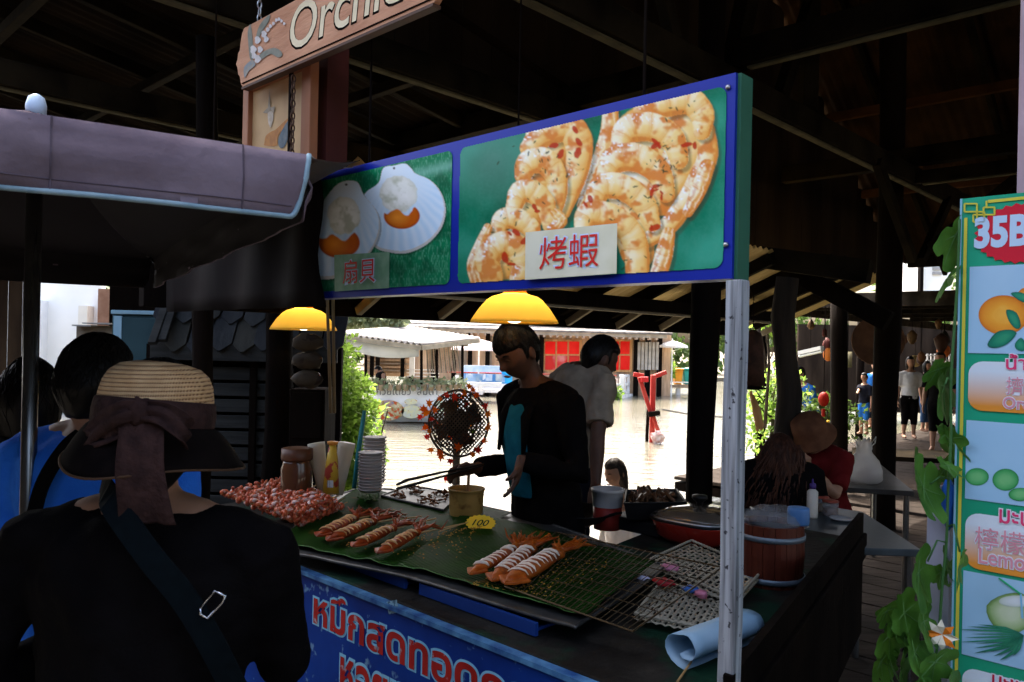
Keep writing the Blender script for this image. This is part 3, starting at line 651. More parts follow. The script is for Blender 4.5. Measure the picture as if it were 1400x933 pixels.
def prawn_picture(X, Y):
    img = np.zeros(X.shape+(3,))+np.array((.006, .19, .10)); n1 = fbm(X, Y, 260, 3); n2 = vnoise(X, Y, 7, 9); n3 = fbm(X, Y*.3, 22, 14)
    mixc(img, (.05, .36, .24), np.clip((n1-.42)*3, 0, 1)*.8); mixc(img, (.003, .09, .04), np.clip((.42-n1)*4, 0, 1)*.7); mixc(img, (.12, .36, .26), .25*n2*n3)
    mixc(img, (.16, .34, .27), .5*np.clip(1-np.hypot((X-150)/330, (Y-330)/260), 0, 1))
    for p, s in (([(400,260,120),(340,450,95),(280,600,85),(200,790,90)], 1), ([(820,260,150),(830,420,150),(760,560,110),(780,760,75)], 2), ([(980,150,105),(1000,280,105),(960,400,95),(880,520,80)], 3)): paint_prawn(img, X, Y, p, s, 3)
    L = [([(660,140,36),(655,230,40),(620,340,38),(575,450,30),(530,550,18)], 1), ([(300,300,40),(370,235,62),(470,205,66),(520,275,64),(515,390,54),(480,500,44),(455,585,28)], 0), ([(275,420,38),(300,365,56),(370,355,58),(420,425,50),(425,520,42),(400,620,26)], 0),
         ([(235,560,36),(262,495,50),(320,492,52),(375,550,46),(388,640,28)], 0), ([(420,590,26),(440,620,30),(400,655,22)], 1), ([(165,670,36),(190,612,48),(250,612,50),(310,650,42),(325,705,28)], 0), ([(120,650,20),(88,730,28),(58,810,30),(70,875,30)], 1), ([(140,860,50),(120,785,56),(170,725,58),(240,732,56),(275,800,50),(262,870,46)], 0),
         ([(1075,225,46),(1088,330,46),(1045,440,48),(990,540,46),(905,650,42),(800,715,32)], 0), ([(1085,380,34),(1050,480,36),(1000,580,24)], 1), ([(805,140,48),(880,108,62),(1000,90,62),(1062,150,56),(1062,225,40)], 0), ([(705,285,46),(740,218,64),(840,208,66),(930,255,58),(962,350,42)], 0),
         ([(640,420,44),(682,352,62),(780,342,64),(870,402,58),(905,500,40)], 0), ([(590,540,44),(622,472,58),(712,472,60),(800,532,56),(845,630,38)], 0), ([(540,660,40),(562,592,55),(640,592,58),(722,642,58),(770,720,56),(780,850,54)], 0), ([(915,675,30),(895,770,40),(870,860,38)], 1)]
    for i, (p, tl) in enumerate(L): paint_prawn(img, X, Y, p, 10+i*7, 6 if not tl else 4, bool(tl))
    r = np.random.RandomState(5)
    for i in range(26):   # chilli
        cx, cy = [(235, 680), (850, 500), (870, 300), (520, 260), (590, 530), (1000, 290), (195, 790), (280, 570), (860, 470), (800, 640), (420, 300)][i % 11]; cx += r.normal(0, 26); cy += r.normal(0, 26); a = r.rand()*3.1; l = r.uniform(10, 26); w = l*r.uniform(.35, .6)
        u = (X-cx)*math.cos(a)+(Y-cy)*math.sin(a); v = -(X-cx)*math.sin(a)+(Y-cy)*math.cos(a); mixc(img, (.52, .03, .008), np.clip((1.1-np.hypot(u/l, v/w)-.35*(vnoise(X, Y, 14, i)-.5))*5, 0, .92))
    for i in range(120):  # herbs
        cx, cy = [(340, 260), (330, 400), (300, 520), (200, 640), (880, 360), (900, 330), (860, 480), (700, 500), (930, 350), (640, 620), (960, 120), (250, 800), (760, 800), (500, 400)][r.randint(14)]; cx += r.normal(0, 50); cy += r.normal(0, 45); a = r.rand()*3.1; l = r.uniform(4, 12)
        u = (X-cx)*math.cos(a)+(Y-cy)*math.sin(a); v = -(X-cx)*math.sin(a)+(Y-cy)*math.cos(a); mixc(img, (.04, .06, .025), np.clip((1.1-np.hypot(u/l, v/(l*.3)))*4, 0, .9))
    return img
def scallop_picture(X, Y):
    img = np.zeros(X.shape+(3,))+np.array((.006, .20, .08)); n = vnoise(X*2.2, Y*.55, 9, 4); n2 = fbm(X, Y, 120, 8); mixc(img, (.14, .42, .25), np.clip((n-.55)*2.5, 0, .7)); mixc(img, (.003, .07, .03), np.clip((.5-n2)*3, 0, .6))
    band = np.exp(-(((Y-130)+.25*(X-800))/34)**2)*(X > 700); mixc(img, (.22, .5, .38), .6*band)
    for shell, meat, roe_, (cx, cy), seed in (([(580,95),(650,78),(720,65),(760,95),(790,130),(880,170),(950,250),(980,360),(950,480),(860,580),(740,635),(640,635),(530,600),(470,480),(440,330),(470,250),(550,190)], (680, 255, 125, 118), (700, 400, 118, 85), (650, 120), 1), ([(300,190),(410,180),(460,270),(540,370),(560,480),(520,600),(440,700),(330,780),(200,805),(110,780),(60,690),(60,560),(110,430),(200,300)], (330, 395, 110, 120), (300, 570, 135, 100), (350, 210), 2)):
        sm = [(p.x, p.y) for p in smoothcurve([Vector((a, b_, 0)) for a, b_ in shell], 4)]; mk = in_poly(X, Y, sm).astype(float); sx_ = in_poly(X-10, Y-12, sm); mixc(img, (.01, .04, .02), .5*(sx_ & (mk < .5)))
        ang = np.arctan2(Y-cy, X-cx); rad = np.hypot(X-cx, Y-cy); c = np.zeros(img.shape)+np.array((.50, .70, .86)); mixc(c, (.72, .83, .92), .5+.5*np.sin(ang*46+.3*np.sin(rad*.05))*np.clip((rad-150)/200, 0, 1)*.6); mixc(c, (.80, .86, .88), np.clip(1-rad/300, 0, 1)*.8)
        inn = in_poly((X-cx)*1.035+cx, (Y-cy)*1.035+cy, sm); mixc(c, (.62, .55, .46), (mk > .5)*(~inn)*.8)
        mx_, my_, mrx, mry = meat; dm = np.hypot((X-mx_)/mrx, (Y-my_)/mry)+.3*(fbm(X, Y, 70, seed)-.5); hg = np.sqrt(np.clip(1-dm*dm, 0, 1)); mc = np.zeros(img.shape)+np.array((.62, .62, .50)); mixc(mc, (.93, .92, .84), hg*.9+.4*(fbm(X, Y, 40, seed+3)-.5)); mixc(mc, (.45, .46, .30), np.clip((fbm(X, Y, 60, seed+9)-.55)*3, 0, .7)); mk2 = np.clip((1-dm)/.06, 0, 1); c += (mc-c)*mk2[..., None]
        rx_, ry_, rrx, rry = roe_; dr = np.hypot((X-rx_)/rrx, (Y-ry_)/rry); cut = Y-(ry_-rry*.28+22*np.sin((X-rx_)/rrx*6)+14*(vnoise(X, Y, 25, seed)-.5)+.18*np.abs(X-rx_)*-1); mr = np.clip((1-dr)/.05, 0, 1)*np.clip(cut/8, 0, 1); rc = np.zeros(img.shape)+np.array((.62, .12, .008)); mixc(rc, (.90, .30, .03), np.clip(1-np.hypot((X-rx_+30)/rrx, (Y-ry_-10)/rry)*1.3, 0, 1)); mixc(rc, (.42, .06, .005), np.clip((dr-.75)*4, 0, .8)); c += (rc-c)*mr[..., None]
        img += (c-img)*mk[..., None]; mixc(img, (.03, .03, .03), (np.hypot(X-(650 if seed == 1 else 345), Y-(95 if seed == 1 else 200)) < 8)*.9)
    return img
# ---- counter
ctr = root('grill_counter', 'seafood grill counter with a blue Thai banner on its front', 'counter', UV(2, 1.6, 0))
grime = mat('grimy_top', (.008, .007, .006), .7, (.028, .025, .020), 9, spec=.15, lo=.4, hi=.75, bump=.5, bscale=30, col3=(.005, .03, .016), scale3=5, lo3=.52, hi3=.62)
top = [UV(3.6, VF, 0), UV(.82, VF, 0), UV(1.26, 3.42, 0), UV(2.0, 3.42, 0), UV(1.85, 2.36, 0), UV(3.6, 2.36, 0)]
mm = MB(); mm.prism([p+Z*CZ for p in top], (0, 0, -.045)); mm.build('worktop', grime, ctr, bevel=.006)
bl = mat('banner_blue', (.004, .024, .17), .5, (.008, .05, .30), 3, spec=.08, col3=(.16, .30, .48), scale3=22, lo3=.63, hi3=.70)
mm = MB(); mm.box(UV(2.21, VF-.012, CZ-.37), (2.78, .012, .72), RUV); mm.build('front_banner', bl, ctr)
mm = MB(); mm.box(UV(2.21, VF-.014, CZ-.012), (2.78, .03, .014), RUV); mm.build('banner_edge', mat('edge_blue', (.01, .06, .22), .6, (.10, .28, .5), 18, spec=.2), ctr)
for u, v in ((3.5, 1.56), (.98, 1.6), (1.35, 3.3), (3.5, 2.28), (1.95, 3.3)):
    mm = MB(); mm.box(UV(u, v, (CZ-.046)/2), (.06, .06, CZ-.046), RUV); mm.build('leg', dark_wood, ctr)
e0, e1 = UV(.80, VF, CZ-.02), UV(1.24, 3.42, CZ-.02)
mm = MB(); mm.beam(e0, e1, .05, .1); mm.build('edge_board', dark_wood, ctr, bevel=.006)
mm = MB(); mm.beam(e0-Z*.12, e1-Z*.12, .02, .5); mm.build('side_panel', dark_wood, ctr)
redt = mat('banner_red', (.36, .008, .006), .6, (.48, .016, .012), 9, col3=(.45, .32, .34), scale3=30, lo3=.62, hi3=.68)
cyt = mat('banner_cyan', (.22, .56, .80), .6, (.28, .62, .84), 6, spec=.1)
VB = VF-.018
for body, x0, y0, x1, h in (('หมึกสดทอดกรอบ', 430, 850, 812, .112), ('หอยทอดกรอบ', 466, 946, 740, .112)):
    p0 = PV(x0, y0, VB); p1 = PV(x1, y0, VB); p1.z = p0.z
    lettering('letter_outline', body, p0, p1, -V, cyt, ctr, height=h, offset=.075, lift=.001)
    lettering('lettering', body, p0, p1, -V, redt, ctr, height=h, offset=.028, lift=.0025)
decal('sticker', [(529, 823), (543, 820), (546, 837), (532, 840)], VB-.002, 2, mat('sticker', (.25, .42, .5), .5, (.06, .14, .2), 120, lo=.5, hi=.53), ctr, 0)

# ---- white painted corner post with knots
pw = mat('chipped_paint', (.13, .135, .14), .8, (.40, .42, .44), 7, (14, 14, .5), lo=.32, hi=.6, bump=.4, bscale=40, col3=(.05, .05, .055), scale3=60, lo3=.64, hi3=.68, spec=.1)
zB0 = PV(1003, 381, 1.50).z
stn = root('stall_post', 'pale blue-white painted square post at the stall corner', 'post', UV(1.0, VF, 0))
q = PV(984, 700, VF+.01); uu = uv_of(q)[0]
mm = MB(); mm.rings([[UV(uu-.0185+sx*.0185+.0015*math.sin(i*1.3), VF+.03+sy*.0185, i*(zB0-.002)/14) for sx, sy in ((-1, -1), (1, -1), (1, 1), (-1, 1))] for i in range(15)]); mm.build('post', pw, stn, bevel=.003)


# ---- menu sign over the counter
VS = 1.50
sr = PV(1003, 240, VS); sl_ = PV(252, 330, VS); uR, uL = uv_of(sr)[0], uv_of(sl_)[0]
zT, zB = PV(1003, 100, VS).z, PV(1003, 381, VS).z
sgn = root('menu_sign', 'long blue framed menu sign with prawn and scallop pictures', 'sign', UV((uR+uL)/2, VS, zB))
blu = mat('sign_blue', (.006, .018, .26), .35, (.008, .024, .32), 2, spec=.25)
mm = MB(); mm.box(UV((uR+uL)/2, VS+.03, (zT+zB)/2), (uL-uR, .06, zT-zB), RUV); mm.build('box', blu, sgn)
mm = MB(); mm.box(UV(uR-.004, VS+.034, (zT+zB)/2), (.008, .05, zT-zB), RUV); mm.build('end_cap', mat('sign_side', (.02, .10, .06), .6, (.03, .13, .08), 5), sgn)
def rrect(u0, u1, z0, z1, r, k, n=5):
    pts = []
    for (cu, cz, a0) in ((u0-r, z1-r, 0), (u1+r, z1-r, 90), (u1+r, z0+r, 180), (u0-r, z0+r, 270)):
        for i in range(n+1):
            a = math.radians(a0+90*i/n); pts.append(UV(cu+r*math.cos(a), VS-k, cz+r*math.sin(a)))
    return pts
grn = mat('sign_green', (.015, .16, .085), .3, (.05, .30, .19), 9, lo=.3, hi=.7, col3=(.09, .34, .24), scale3=60, lo3=.55, hi3=.7)
grn2 = mat('sign_green_weave', (.018, .19, .09), .3, (.03, .26, .14), 30, (1, 1, .35), col3=(.14, .42, .26), scale3=90, lo3=.58, hi3=.66)
shaded_maroon = mat('sign_maroon_shaded', (.005, .002, .002), .6, (.008, .003, .003), 8, spec=.1)  # maroon taken near black, deep shade put into the panel colour
mm_ = (zT-zB)
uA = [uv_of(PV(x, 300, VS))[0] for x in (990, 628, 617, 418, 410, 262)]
for (a, c, m, nm) in ((uA[0], uA[1], grn, 'prawn_panel'), (uA[2], uA[3], grn2, 'scallop_panel'), (uA[4], uA[5], shaded_maroon, 'side_panel')):
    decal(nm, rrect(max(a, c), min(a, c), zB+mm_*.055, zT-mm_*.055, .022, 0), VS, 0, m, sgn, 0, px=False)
zmap1 = lambda x, y: (630+x/3.218, 110+y/3.218); zmap2 = lambda x, y: (400+x/4.667, 210+y/4.667)
def inside(ulo, uhi, zm):
    def f(X, Y):
        px, py = zm(X, Y); dx, dy = px-700, py-466.5; c_, s_ = math.cos(RHO), math.sin(RHO); a = (dx*c_+dy*s_)/F; b_ = -((-dx*s_+dy*c_)-H0)/F; Yd = VS/(a*V.x+V.y); u = a*Yd*U.x+Yd*U.y; z = HC+b_*Yd
        z0, z1, r = zB+mm_*.055, zT-mm_*.055, .022; du = np.maximum(np.maximum(ulo+r-u, u-uhi+r), 0); dz = np.maximum(np.maximum(z0+r-z, z-z1+r), 0); return np.hypot(du, dz) < r
    return f
raster('prawn_print', -40, 1190, 0, 920, 3.0, zmap1, 2, prawn_picture, sgn, .3, inside(uA[0], uA[1], zmap1))
raster('scallop_print', -60, 1040, -20, 940, 3.6, zmap2, 2, scallop_picture, sgn, .3, inside(uA[2], uA[3], zmap2))
def zz(pts): return [(630+x/3.218, 110+y/3.218) for x, y in pts]
cardm = mat('label_card', (.62, .60, .42), .4, (.70, .68, .52), 12)
decal('label_card', zz([(300,672),(703,632),(700,852),(297,880)]), VS, 21, cardm, sgn, 0)
redch = mat('sign_red', (.62, .02, .015), .4); halo = mat('sign_halo', (.55, .66, .85), .4)
def zs(pts): return [(400+x/4.667, 210+y/4.667) for x, y in pts]
decal('label_card', zs([(275,650),(628,630),(625,860),(278,882)]), VS, 9, mat('label_card2', (.16, .34, .2), .4, (.24, .42, .27), 30), sgn, 0)
for body, (x0, y0), (x1, y1), h in (('烤蝦', zz([(362, 825)])[0], zz([(622, 810)])[0], .074), ('扇貝', zs([(345, 822)])[0], zs([(550, 805)])[0], .07)):
    p0 = PV(x0, y0, VS)-V*.0136; p1 = PV(x1, y1, VS)-V*.0136; p1.z = p0.z
    lettering('letter_halo', body, p0, p1, -V, halo, sgn, height=h, offset=.04, lift=.0005); lettering('lettering', body, p0, p1, -V, redch, sgn, height=h, offset=0, lift=.002)
for x, y in ((993, 335), (996, 120)):
    mm = MB(); mm.ball(PV(x, y, VS)-V*.002, .006, 8, 6); mm.build('screw', mat('steel', (.4, .4, .4), .35, metal=1), sgn, smooth=True)
for zc in (zT+.3,):   # hangers up to the beam
    for u in (uR+.25, (uR+uL)/2, uL-.2):
        mm = MB(); mm.tube([UV(u, VS+.03, zT), UV(u, VS+.03, 3.95 if u < 3.3 else zw(VS))], .004, 6); mm.build('hanger_wire', dark_wood, sgn)

# ---- carved name board hung above
VO = 1.45
zO0, zO1 = PV(335, 118, VO).z, PV(345, 32, VO).z; uO = uv_of(PV(322, 90, VO))[0]; uE = uO-1.25; hO = zO1-zO0
orc = root('carved_name_board', 'carved wooden Orchid name board hanging at the eaves', 'sign', UV(uO-.6, VO, zO0))
cw = mat('carved_wood', (.42, .19, .095), .6, (.56, .29, .16), 4, (1, 1, 5), bump=.35, bscale=18)
prof = [(0, .45), (.012, .52), (.016, .62), (.03, .66), (.034, .78), (.045, .92), (.06, 1.0)]
prof2 = [(.06, 0.0), (.045, .06), (.034, .2), (.02, .26), (.012, .38)]
out = [UV(uO-a, VO, zO0+hO*c) for a, c in prof]+[UV(uE+a, VO, zO0+hO*c) for a, c in prof[::-1]]+[UV(uE+a, VO, zO0+hO*c) for a, c in prof2[::-1]]+[UV(uO-a, VO, zO0+hO*c) for a, c in prof2]
mm = MB(); mm.prism(out, V*.022); mm.build('board', cw, orc, bevel=.003)
mm = MB(); mm.beam(UV(uO-.06, VO-.002, zO0+hO*.06), UV(uE+.06, VO-.002, zO0+hO*.06), .004, .003); mm.build('groove', dark_wood, orc)
mm = MB(); mm.beam(UV(uO-.06, VO+.011, zO0-.005), UV(uE+.06, VO+.011, zO0-.005), .03, .009); mm.build('lower_lip', mat('lip_wood', (.05, .025, .015), .6, (.10, .05, .03), 6), orc)
p0 = PV(397, 70, VO); p1 = PV(556, 2, VO); p1.z = p0.z
lettering('letter_groove', 'Orchid', p0+U*.003-Z*.003, p1+U*.003-Z*.003, -V, dark_wood, orc, height=hO*.66, offset=.025, lift=.0008, shear=.12)
lettering('lettering', 'Orchid', p0, p1, -V, mat('cream_paint', (.62, .53, .33), .5, (.72, .62, .4), 20), orc, height=hO*.66, offset=.006, lift=.0022, shear=.12)
gl = mat('painted_leaf', (.14, .15, .11), .6, (.22, .22, .17), 30); wpet = mat('painted_petal', (.6, .56, .52), .6, (.48, .45, .42), 60); gl2 = mat('painted_root', (.16, .2, .22), .6, (.3, .26, .2), 50)
def zo(pts): return [(300+x/4.24, y/4.24) for x, y in pts]
for i, pts in enumerate(([(180,140),(165,190),(170,270),(178,340),(195,345),(195,260),(190,190)], [(295,85),(255,120),(225,170),(212,240),(225,240),(245,190),(285,130)], [(215,345),(260,300),(320,280),(360,300),(366,325),(340,335),(300,315),(250,345)])):
    decal('leaf_motif', zo(pts), VO, 1+i, gl, orc, 3)
decal('root_motif', zo([(145,400),(165,370),(195,350),(212,380),(175,412),(150,455)]), VO, 4, gl2, orc, 3)
for i, (x, y, r) in enumerate(((200,290,18),(225,235,17),(240,290,15),(225,345,18),(262,200,15),(275,230,14),(300,155,9),(318,140,8),(335,120,8),(350,115,8),(365,125,7),(380,140,7),(285,175,10),(205,325,14))):
    decal('petal_motif', zo([(x+r*math.cos(a)*(1+.25*math.cos(3*a)), y+r*1.3*math.sin(a)) for a in [j*.63 for j in range(10)]]), VO, 5+i*.1, wpet, orc, 2)
for u in (uO-.16, uE+.16):
    for j in range(16):
        zc = zO1+.012+j*.026; mm = MB(); R = frame(U if j % 2 else V, Z, (V if j % 2 else -U))
        mm.tube([UV(u, VO+.011, zc)+R @ Vector((.008*math.cos(a), .016*math.sin(a), 0)) for a in [q*math.pi/5 for q in range(11)]], .0028, 5, False)
        mm.build('chain_link', MATS['steel'], orc)
# ---- framed painted board below it
VP_ = 1.52; pb_ = root('framed_picture_board', 'orange wood framed board with a painted figure below the name board', 'board', PV(383, 205, VP_))
fw = mat('frame_wood', (.26, .10, .045), .55, (.36, .155, .075), 5, (1, 1, .3), bump=.2); och = mat('ochre_panel', (.36, .22, .10), .6, (.46, .30, .14), 7)
uP0, uP1 = uv_of(PV(336, 150, VP_))[0], uv_of(PV(428, 150, VP_))[0]; zP1, zP0 = PV(336, 112, VP_).z, PV(383, 255, VP_).z
mm = MB(); mm.box(UV((uP0+uP1)/2, VP_+.012, (zP0+zP1)/2), (uP0-uP1-.05, .012, zP1-zP0-.05), RUV); mm.build('panel', och, pb_)
wd = (uP0-uP1)
for (u, z_, sx, sz) in ((uP0-.022, (zP0+zP1)/2, .045, zP1-zP0), (uP1+.03, (zP0+zP1)/2, .06, zP1-zP0), ((uP0+uP1)/2+.007, zP1-.025, wd-.107, .05), ((uP0+uP1)/2+.007, zP0+.022, wd-.107, .045)):
    mm = MB(); mm.box(UV(u, VP_+.004, z_), (sx, .035, sz), RUV); mm.build('frame_board', fw, pb_, bevel=.003)
def figd(nm, pts, k, m, s=3): decal(nm, [(300+x/4.24, y/4.24) for x, y in pts], VP_+.0055, k, m, pb_, s)
figd('painted_body', [(262,830),(270,790),(300,765),(330,750),(395,690),(400,710),(340,790),(335,845),(265,845)], 1, mat('fig_orange', (.42, .17, .03), .6, (.3, .12, .03), 40))
figd('painted_sleeve', [(345,800),(400,700),(410,760),(380,850),(350,855)], 2, mat('fig_blue', (.05, .08, .1), .6, (.12, .14, .14), 40))
figd('painted_head', [(282,660),(300,645),(315,665),(312,700),(300,740),(288,720)], 3, mat('fig_skin', (.5, .42, .32), .6, (.35, .28, .2), 60))
figd('painted_crown', [(255,655),(285,625),(293,520),(298,625),(325,620),(318,660),(300,640),(280,660)], 4, mat('fig_crown', (.22, .18, .12), .6, (.3, .25, .18), 50), 0)
ch = root('hanging_chain', 'rusty chain hanging in front of the framed picture board', 'chain', PV(403, 200, 1.47))
for j in range(24):
    zc = PV(401, 108, 1.47)+Vector((0, 0, -.022*j)); mm = MB(); R = frame(U if j % 2 else V, Z, (V if j % 2 else -U))
    mm.tube([zc+R @ Vector((.008*math.cos(a), .014*math.sin(a), 0)) for a in [q*math.pi/5 for q in range(11)]], .003, 5, False); mm.build('chain_link', mat('rust', (.06, .035, .022), .7, (.1, .05, .03), 30, metal=.4), ch)
mm = MB(); mm.box(PV(397, 150, 1.48), (.012, .012, .42), RUV); mm.build('bar', dark_wood, ch)
mm = MB(); q = PV(452, 150, 1.62); mm.box(Vector((q.x, q.y, 2.85)), (.09, .09, 1.6), RUV); o = mm.build('maroon_post', mat('maroon_paint', (.045, .008, .007), .6, (.07, .014, .012), 5), hall); o.name = 'painted_post'

# ---- pendant lamps
yel = mat('yellow_plastic', (.72, .36, .02), .45, (.80, .46, .04), 5, trans=.6, transcol=(1, .84, .34)); orn = mat('orange_plastic_neck', (.55, .16, .01), .4, trans=.3, transcol=(.8, .25, .02))
bulbm = mat('bulb', (1, .95, .85), .3, emit=(1, .9, .7), estr=1.2)
def lamp(px, py, lab, watt):
    c = PV(px, py, 2.2); t = root('pendant_lamp', lab, 'lamp', c, 'yellow pendant lamps over the counter')
    mm = MB(); n = 40
    prof = [(.171, -.001), (.166, .010), (.138, .052), (.108, .086), (.088, .099), (.062, .106), (.047, .111)]
    mm.lathe(prof, c, n, cap=False); o = mm.build('shade', yel, t, smooth=True); md = o.modifiers.new('s', 'SOLIDIFY'); md.thickness = .003
    mm = MB(); mm.lathe([(.046, .112), (.043, .158), (.04, .163), (.012, .165)], c, 24); mm.build('neck', orn, t, smooth=True)
    mm = MB(); mm.tube([c+Z*.165, Vector((c.x, c.y, 2.2)), Vector((c.x, c.y, 3.9))], .004, 6); mm.build('cord', dark_wood, t)
    mm = MB(); mm.ball(c+Z*.034, (.045, .045, .038), 16, 10); mm.build('bulb', bulbm, t, smooth=True)
    li = bpy.data.lights.new('lamp_light', 'POINT'); li.energy = watt; li.color = (1, .82, .5); li.shadow_soft_size = .004
    lo = bpy.data.objects.new('lamp_light', li); COL.objects.link(lo); lo.location = c+Z*.084; lo.parent = t; lo.matrix_parent_inverse = full(t).inverted()
    return t
lamp(703, 441, 'yellow pendant lamp hanging over the cook at the grill', .4)
lamp(415, 451, 'yellow pendant lamp with white bulb in front of the shingled hut', .3)

# ---- parasol over the queue
C1, C1b, C2b = P(422, 212, 1.25), P(408, 299, 1.25), P(208, 400, 2.6)
zTop, zBot = C1.z, C1b.z
r_ = Vector((C2b.x-C1.x, C2b.y-C1.y, 0)); dep = r_.length; r_.normalize(); n_ = Vector((-r_.y, r_.x, 0))
if n_.x > 0: n_ = -n_
mid = Vector((C1.x, C1.y, 0))+r_*dep/2; rx = ray(44, 400)[0]; bq = (rx*mid.y-mid.x)/(n_.x-rx*n_.y)
apex = mid+n_*bq; apex.z = P(40, 152, apex.y).z; LW = bq+1.35
um = root('market_parasol', 'faded purple-grey parasol with light blue piped valance over the queue', 'parasol', Vector((apex.x, apex.y, 0)))
cloth = mat('parasol_cloth', (.12, .088, .11), .85, (.22, .175, .21), 4, bump=.8, bscale=16, col3=(.085, .065, .075), scale3=6, lo3=.5, hi3=.75, trans=.05, spec=.1)
K1 = Vector((C1.x, C1.y, zTop)); K2 = K1+r_*dep; K4 = K1+n_*LW; K3 = K2+n_*LW
K2.z -= .03; K3.z -= .03
lining = mat('under_shade_black', (.012, .010, .011), .8, spec=.15)  # near-black inner skin that paints the shade under the parasol
def panel(a, c, nm, n=18, m_=12):
    g = []
    for i in range(m_+1):
        row = []
        for j in range(n+1):
            e = a.lerp(c, j/n); p = e.lerp(apex, i/m_); s = math.sin(math.pi*i/m_)
            row.append(p-Z*(.05*s*(1-.3*math.sin(math.pi*j/n)))+Z*.004*noise.noise(Vector((i*.9, j*.7, a.x*3))))
        g.append(row)
    MB().sheet(g).build(nm, cloth, um, smooth=True, normals=False)
    MB().sheet([[p-Z*.006 for p in row] for row in g]).build('canopy_shade_skin', lining, um, smooth=True, normals=False)
for a, c in ((K1, K2), (K2, K3), (K3, K4), (K4, K1)): panel(a, c, 'canopy_panel')
pip = mat('blue_piping', (.17, .27, .33), .75, (.26, .37, .43), 30)
cen = (K1+K3)/2; cen.z = 0
for a, c in ((K1, K2), (K2, K3), (K3, K4), (K4, K1)):
    L_ = (c-a).length; hv = zTop-zBot; kk_ = [x/L_ for x in (0, .003, .007, .012, .018, .025, .035)]; kk_ = kk_+[.06+.88*q/30 for q in range(31)]+[1-x for x in kk_[::-1]]; n = len(kk_)-1
    outn = (a+c)/2-cen; outn.z = 0; outn.normalize(); g = []
    for i in range(7):
        row = []
        for j in range(n+1):
            k = kk_[j]; ed = min(k, 1-k)*L_; dd = min(1, ed/.022); drop = hv*(1-(1-dd)**2.2*.28) if i else 0
            inset = min(1, ed/.05)
            p = a.lerp(c, k)-Z*drop*(i/6)+outn*((.012*noise.noise(Vector((k*L_*5+i*.35, i*.5, 2.2)))+.006*noise.noise(Vector((k*L_*16+i*.8, i*.9, 7))))*min(1, i/2)+.012*math.sin(i/6*3.1)*.5+.002)
            p += (c-a).normalized()*(.012*(i/6)*(1-min(1, ed/.06))*(1 if k < .5 else -1))
            row.append(p)
        g.append(row)
    o = MB().sheet(g, -outn*.002).build('valance', cloth, um, smooth=True)
    MB().sheet([[p-outn*.005 for p in row] for row in g]).build('valance_shade_skin', lining, um, smooth=True, normals=False)
    edge = [g[i][0] for i in range(7)]+[g[6][j] for j in range(1, n)]+[g[i][n] for i in range(6, -1, -1)]
    if a is K4:
        for xs_ in (.12, .34, .52, .8): jj = min(range(n+1), key=lambda q_: abs((1-kk_[q_])*L_-xs_)); mm = MB(); mm.tube([g[i][jj]+outn*.0012 for i in range(7)], .0014, 4); mm.build('seam', mat('seam', (.09, .07, .09), .9), um)
        mm = MB(); mm.tube([g[5][j]+outn*.001 for j in range(4, n-3)], .0011, 4); mm.build('hem_stitch', MATS['seam'], um)
    if a is K4 or a is K3:
        mm = MB(); mm.tube(edge, .0042, 6); mm.build('piping', pip, um, smooth=True)
stl = mat('pole_steel', (.16, .16, .16), .25, (.22, .22, .21), 8, (3, 3, .2), metal=.9)
mm = MB(); mm.tube([Vector((apex.x, apex.y, 0)), Vector((apex.x, apex.y, apex.z))], .016, 16); mm.build('pole', stl, um, smooth=True)
mm = MB(); mm.lathe([(.02, -.01), (.021, .012), (.016, .03), (.006, .037)], apex, 16); mm.build('finial', mat('finial', (.45, .58, .72), .35), um, smooth=True)
mm = MB(); mm.lathe([(.25, 0), (.25, .05), (.04, .09), (.03, .2)], Vector((apex.x, apex.y, .004)), 20); mm.build('base', mat('concrete_base', (.2, .2, .19), .9, (.28, .27, .26), 10), um)
for kk in (K1, K2, K3, K4): mm = MB(); mm.tube([apex-Z*.03, kk-Z*.012], .006, 6); mm.build('rib', stl, um)
mm = MB(); mm.tube(smoothcurve([K1+Vector((0, 0, 0)), PV(450, 229, 1.2), PV(482, 229, VS-.01)], 4, False), .0018, 5); o = mm.build('guy_string', mat('string', (.3, .28, .25), .8), um)

# dark tarpaulin stretched from the parasol corner to the sign
tp = [K1-Z*.004, PV(492, 226, VS-.012), PV(300, 262, VS-.012), K2-Z*.004]; tp[1].z = zT+.012; tp[2].z = zT+.012
mm = MB(); g = [[tp[0].lerp(tp[1], i/10).lerp(tp[3].lerp(tp[2], i/10), j/10)-Z*(.05*math.sin(math.pi*i/10)*math.sin(math.pi*(j/10*.9+.05))) for j in range(11)] for i in range(11)]
mm.sheet(g, (0, 0, -.004)); o = mm.build('tarpaulin', mat('brown_tarp', (.03, .018, .014), .8, (.045, .027, .02), 6, spec=.15), smooth=True); tag(o, 'dark brown tarpaulin stretched from the parasol to the menu sign', 'tarpaulin')
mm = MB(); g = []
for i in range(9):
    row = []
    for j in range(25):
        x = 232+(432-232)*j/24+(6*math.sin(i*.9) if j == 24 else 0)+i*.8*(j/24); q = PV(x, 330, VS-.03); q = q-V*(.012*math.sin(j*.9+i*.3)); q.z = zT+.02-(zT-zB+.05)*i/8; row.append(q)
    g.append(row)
mm.sheet(g, V*.003); o = mm.build('shade_flap', mat('flap_shade_black', (.0035, .002, .002), .8, (.006, .003, .003), 6, spec=.1), bpy.data.objects['tarpaulin'], smooth=True)  # near-black flap added to stand in for shade over the sign's left end
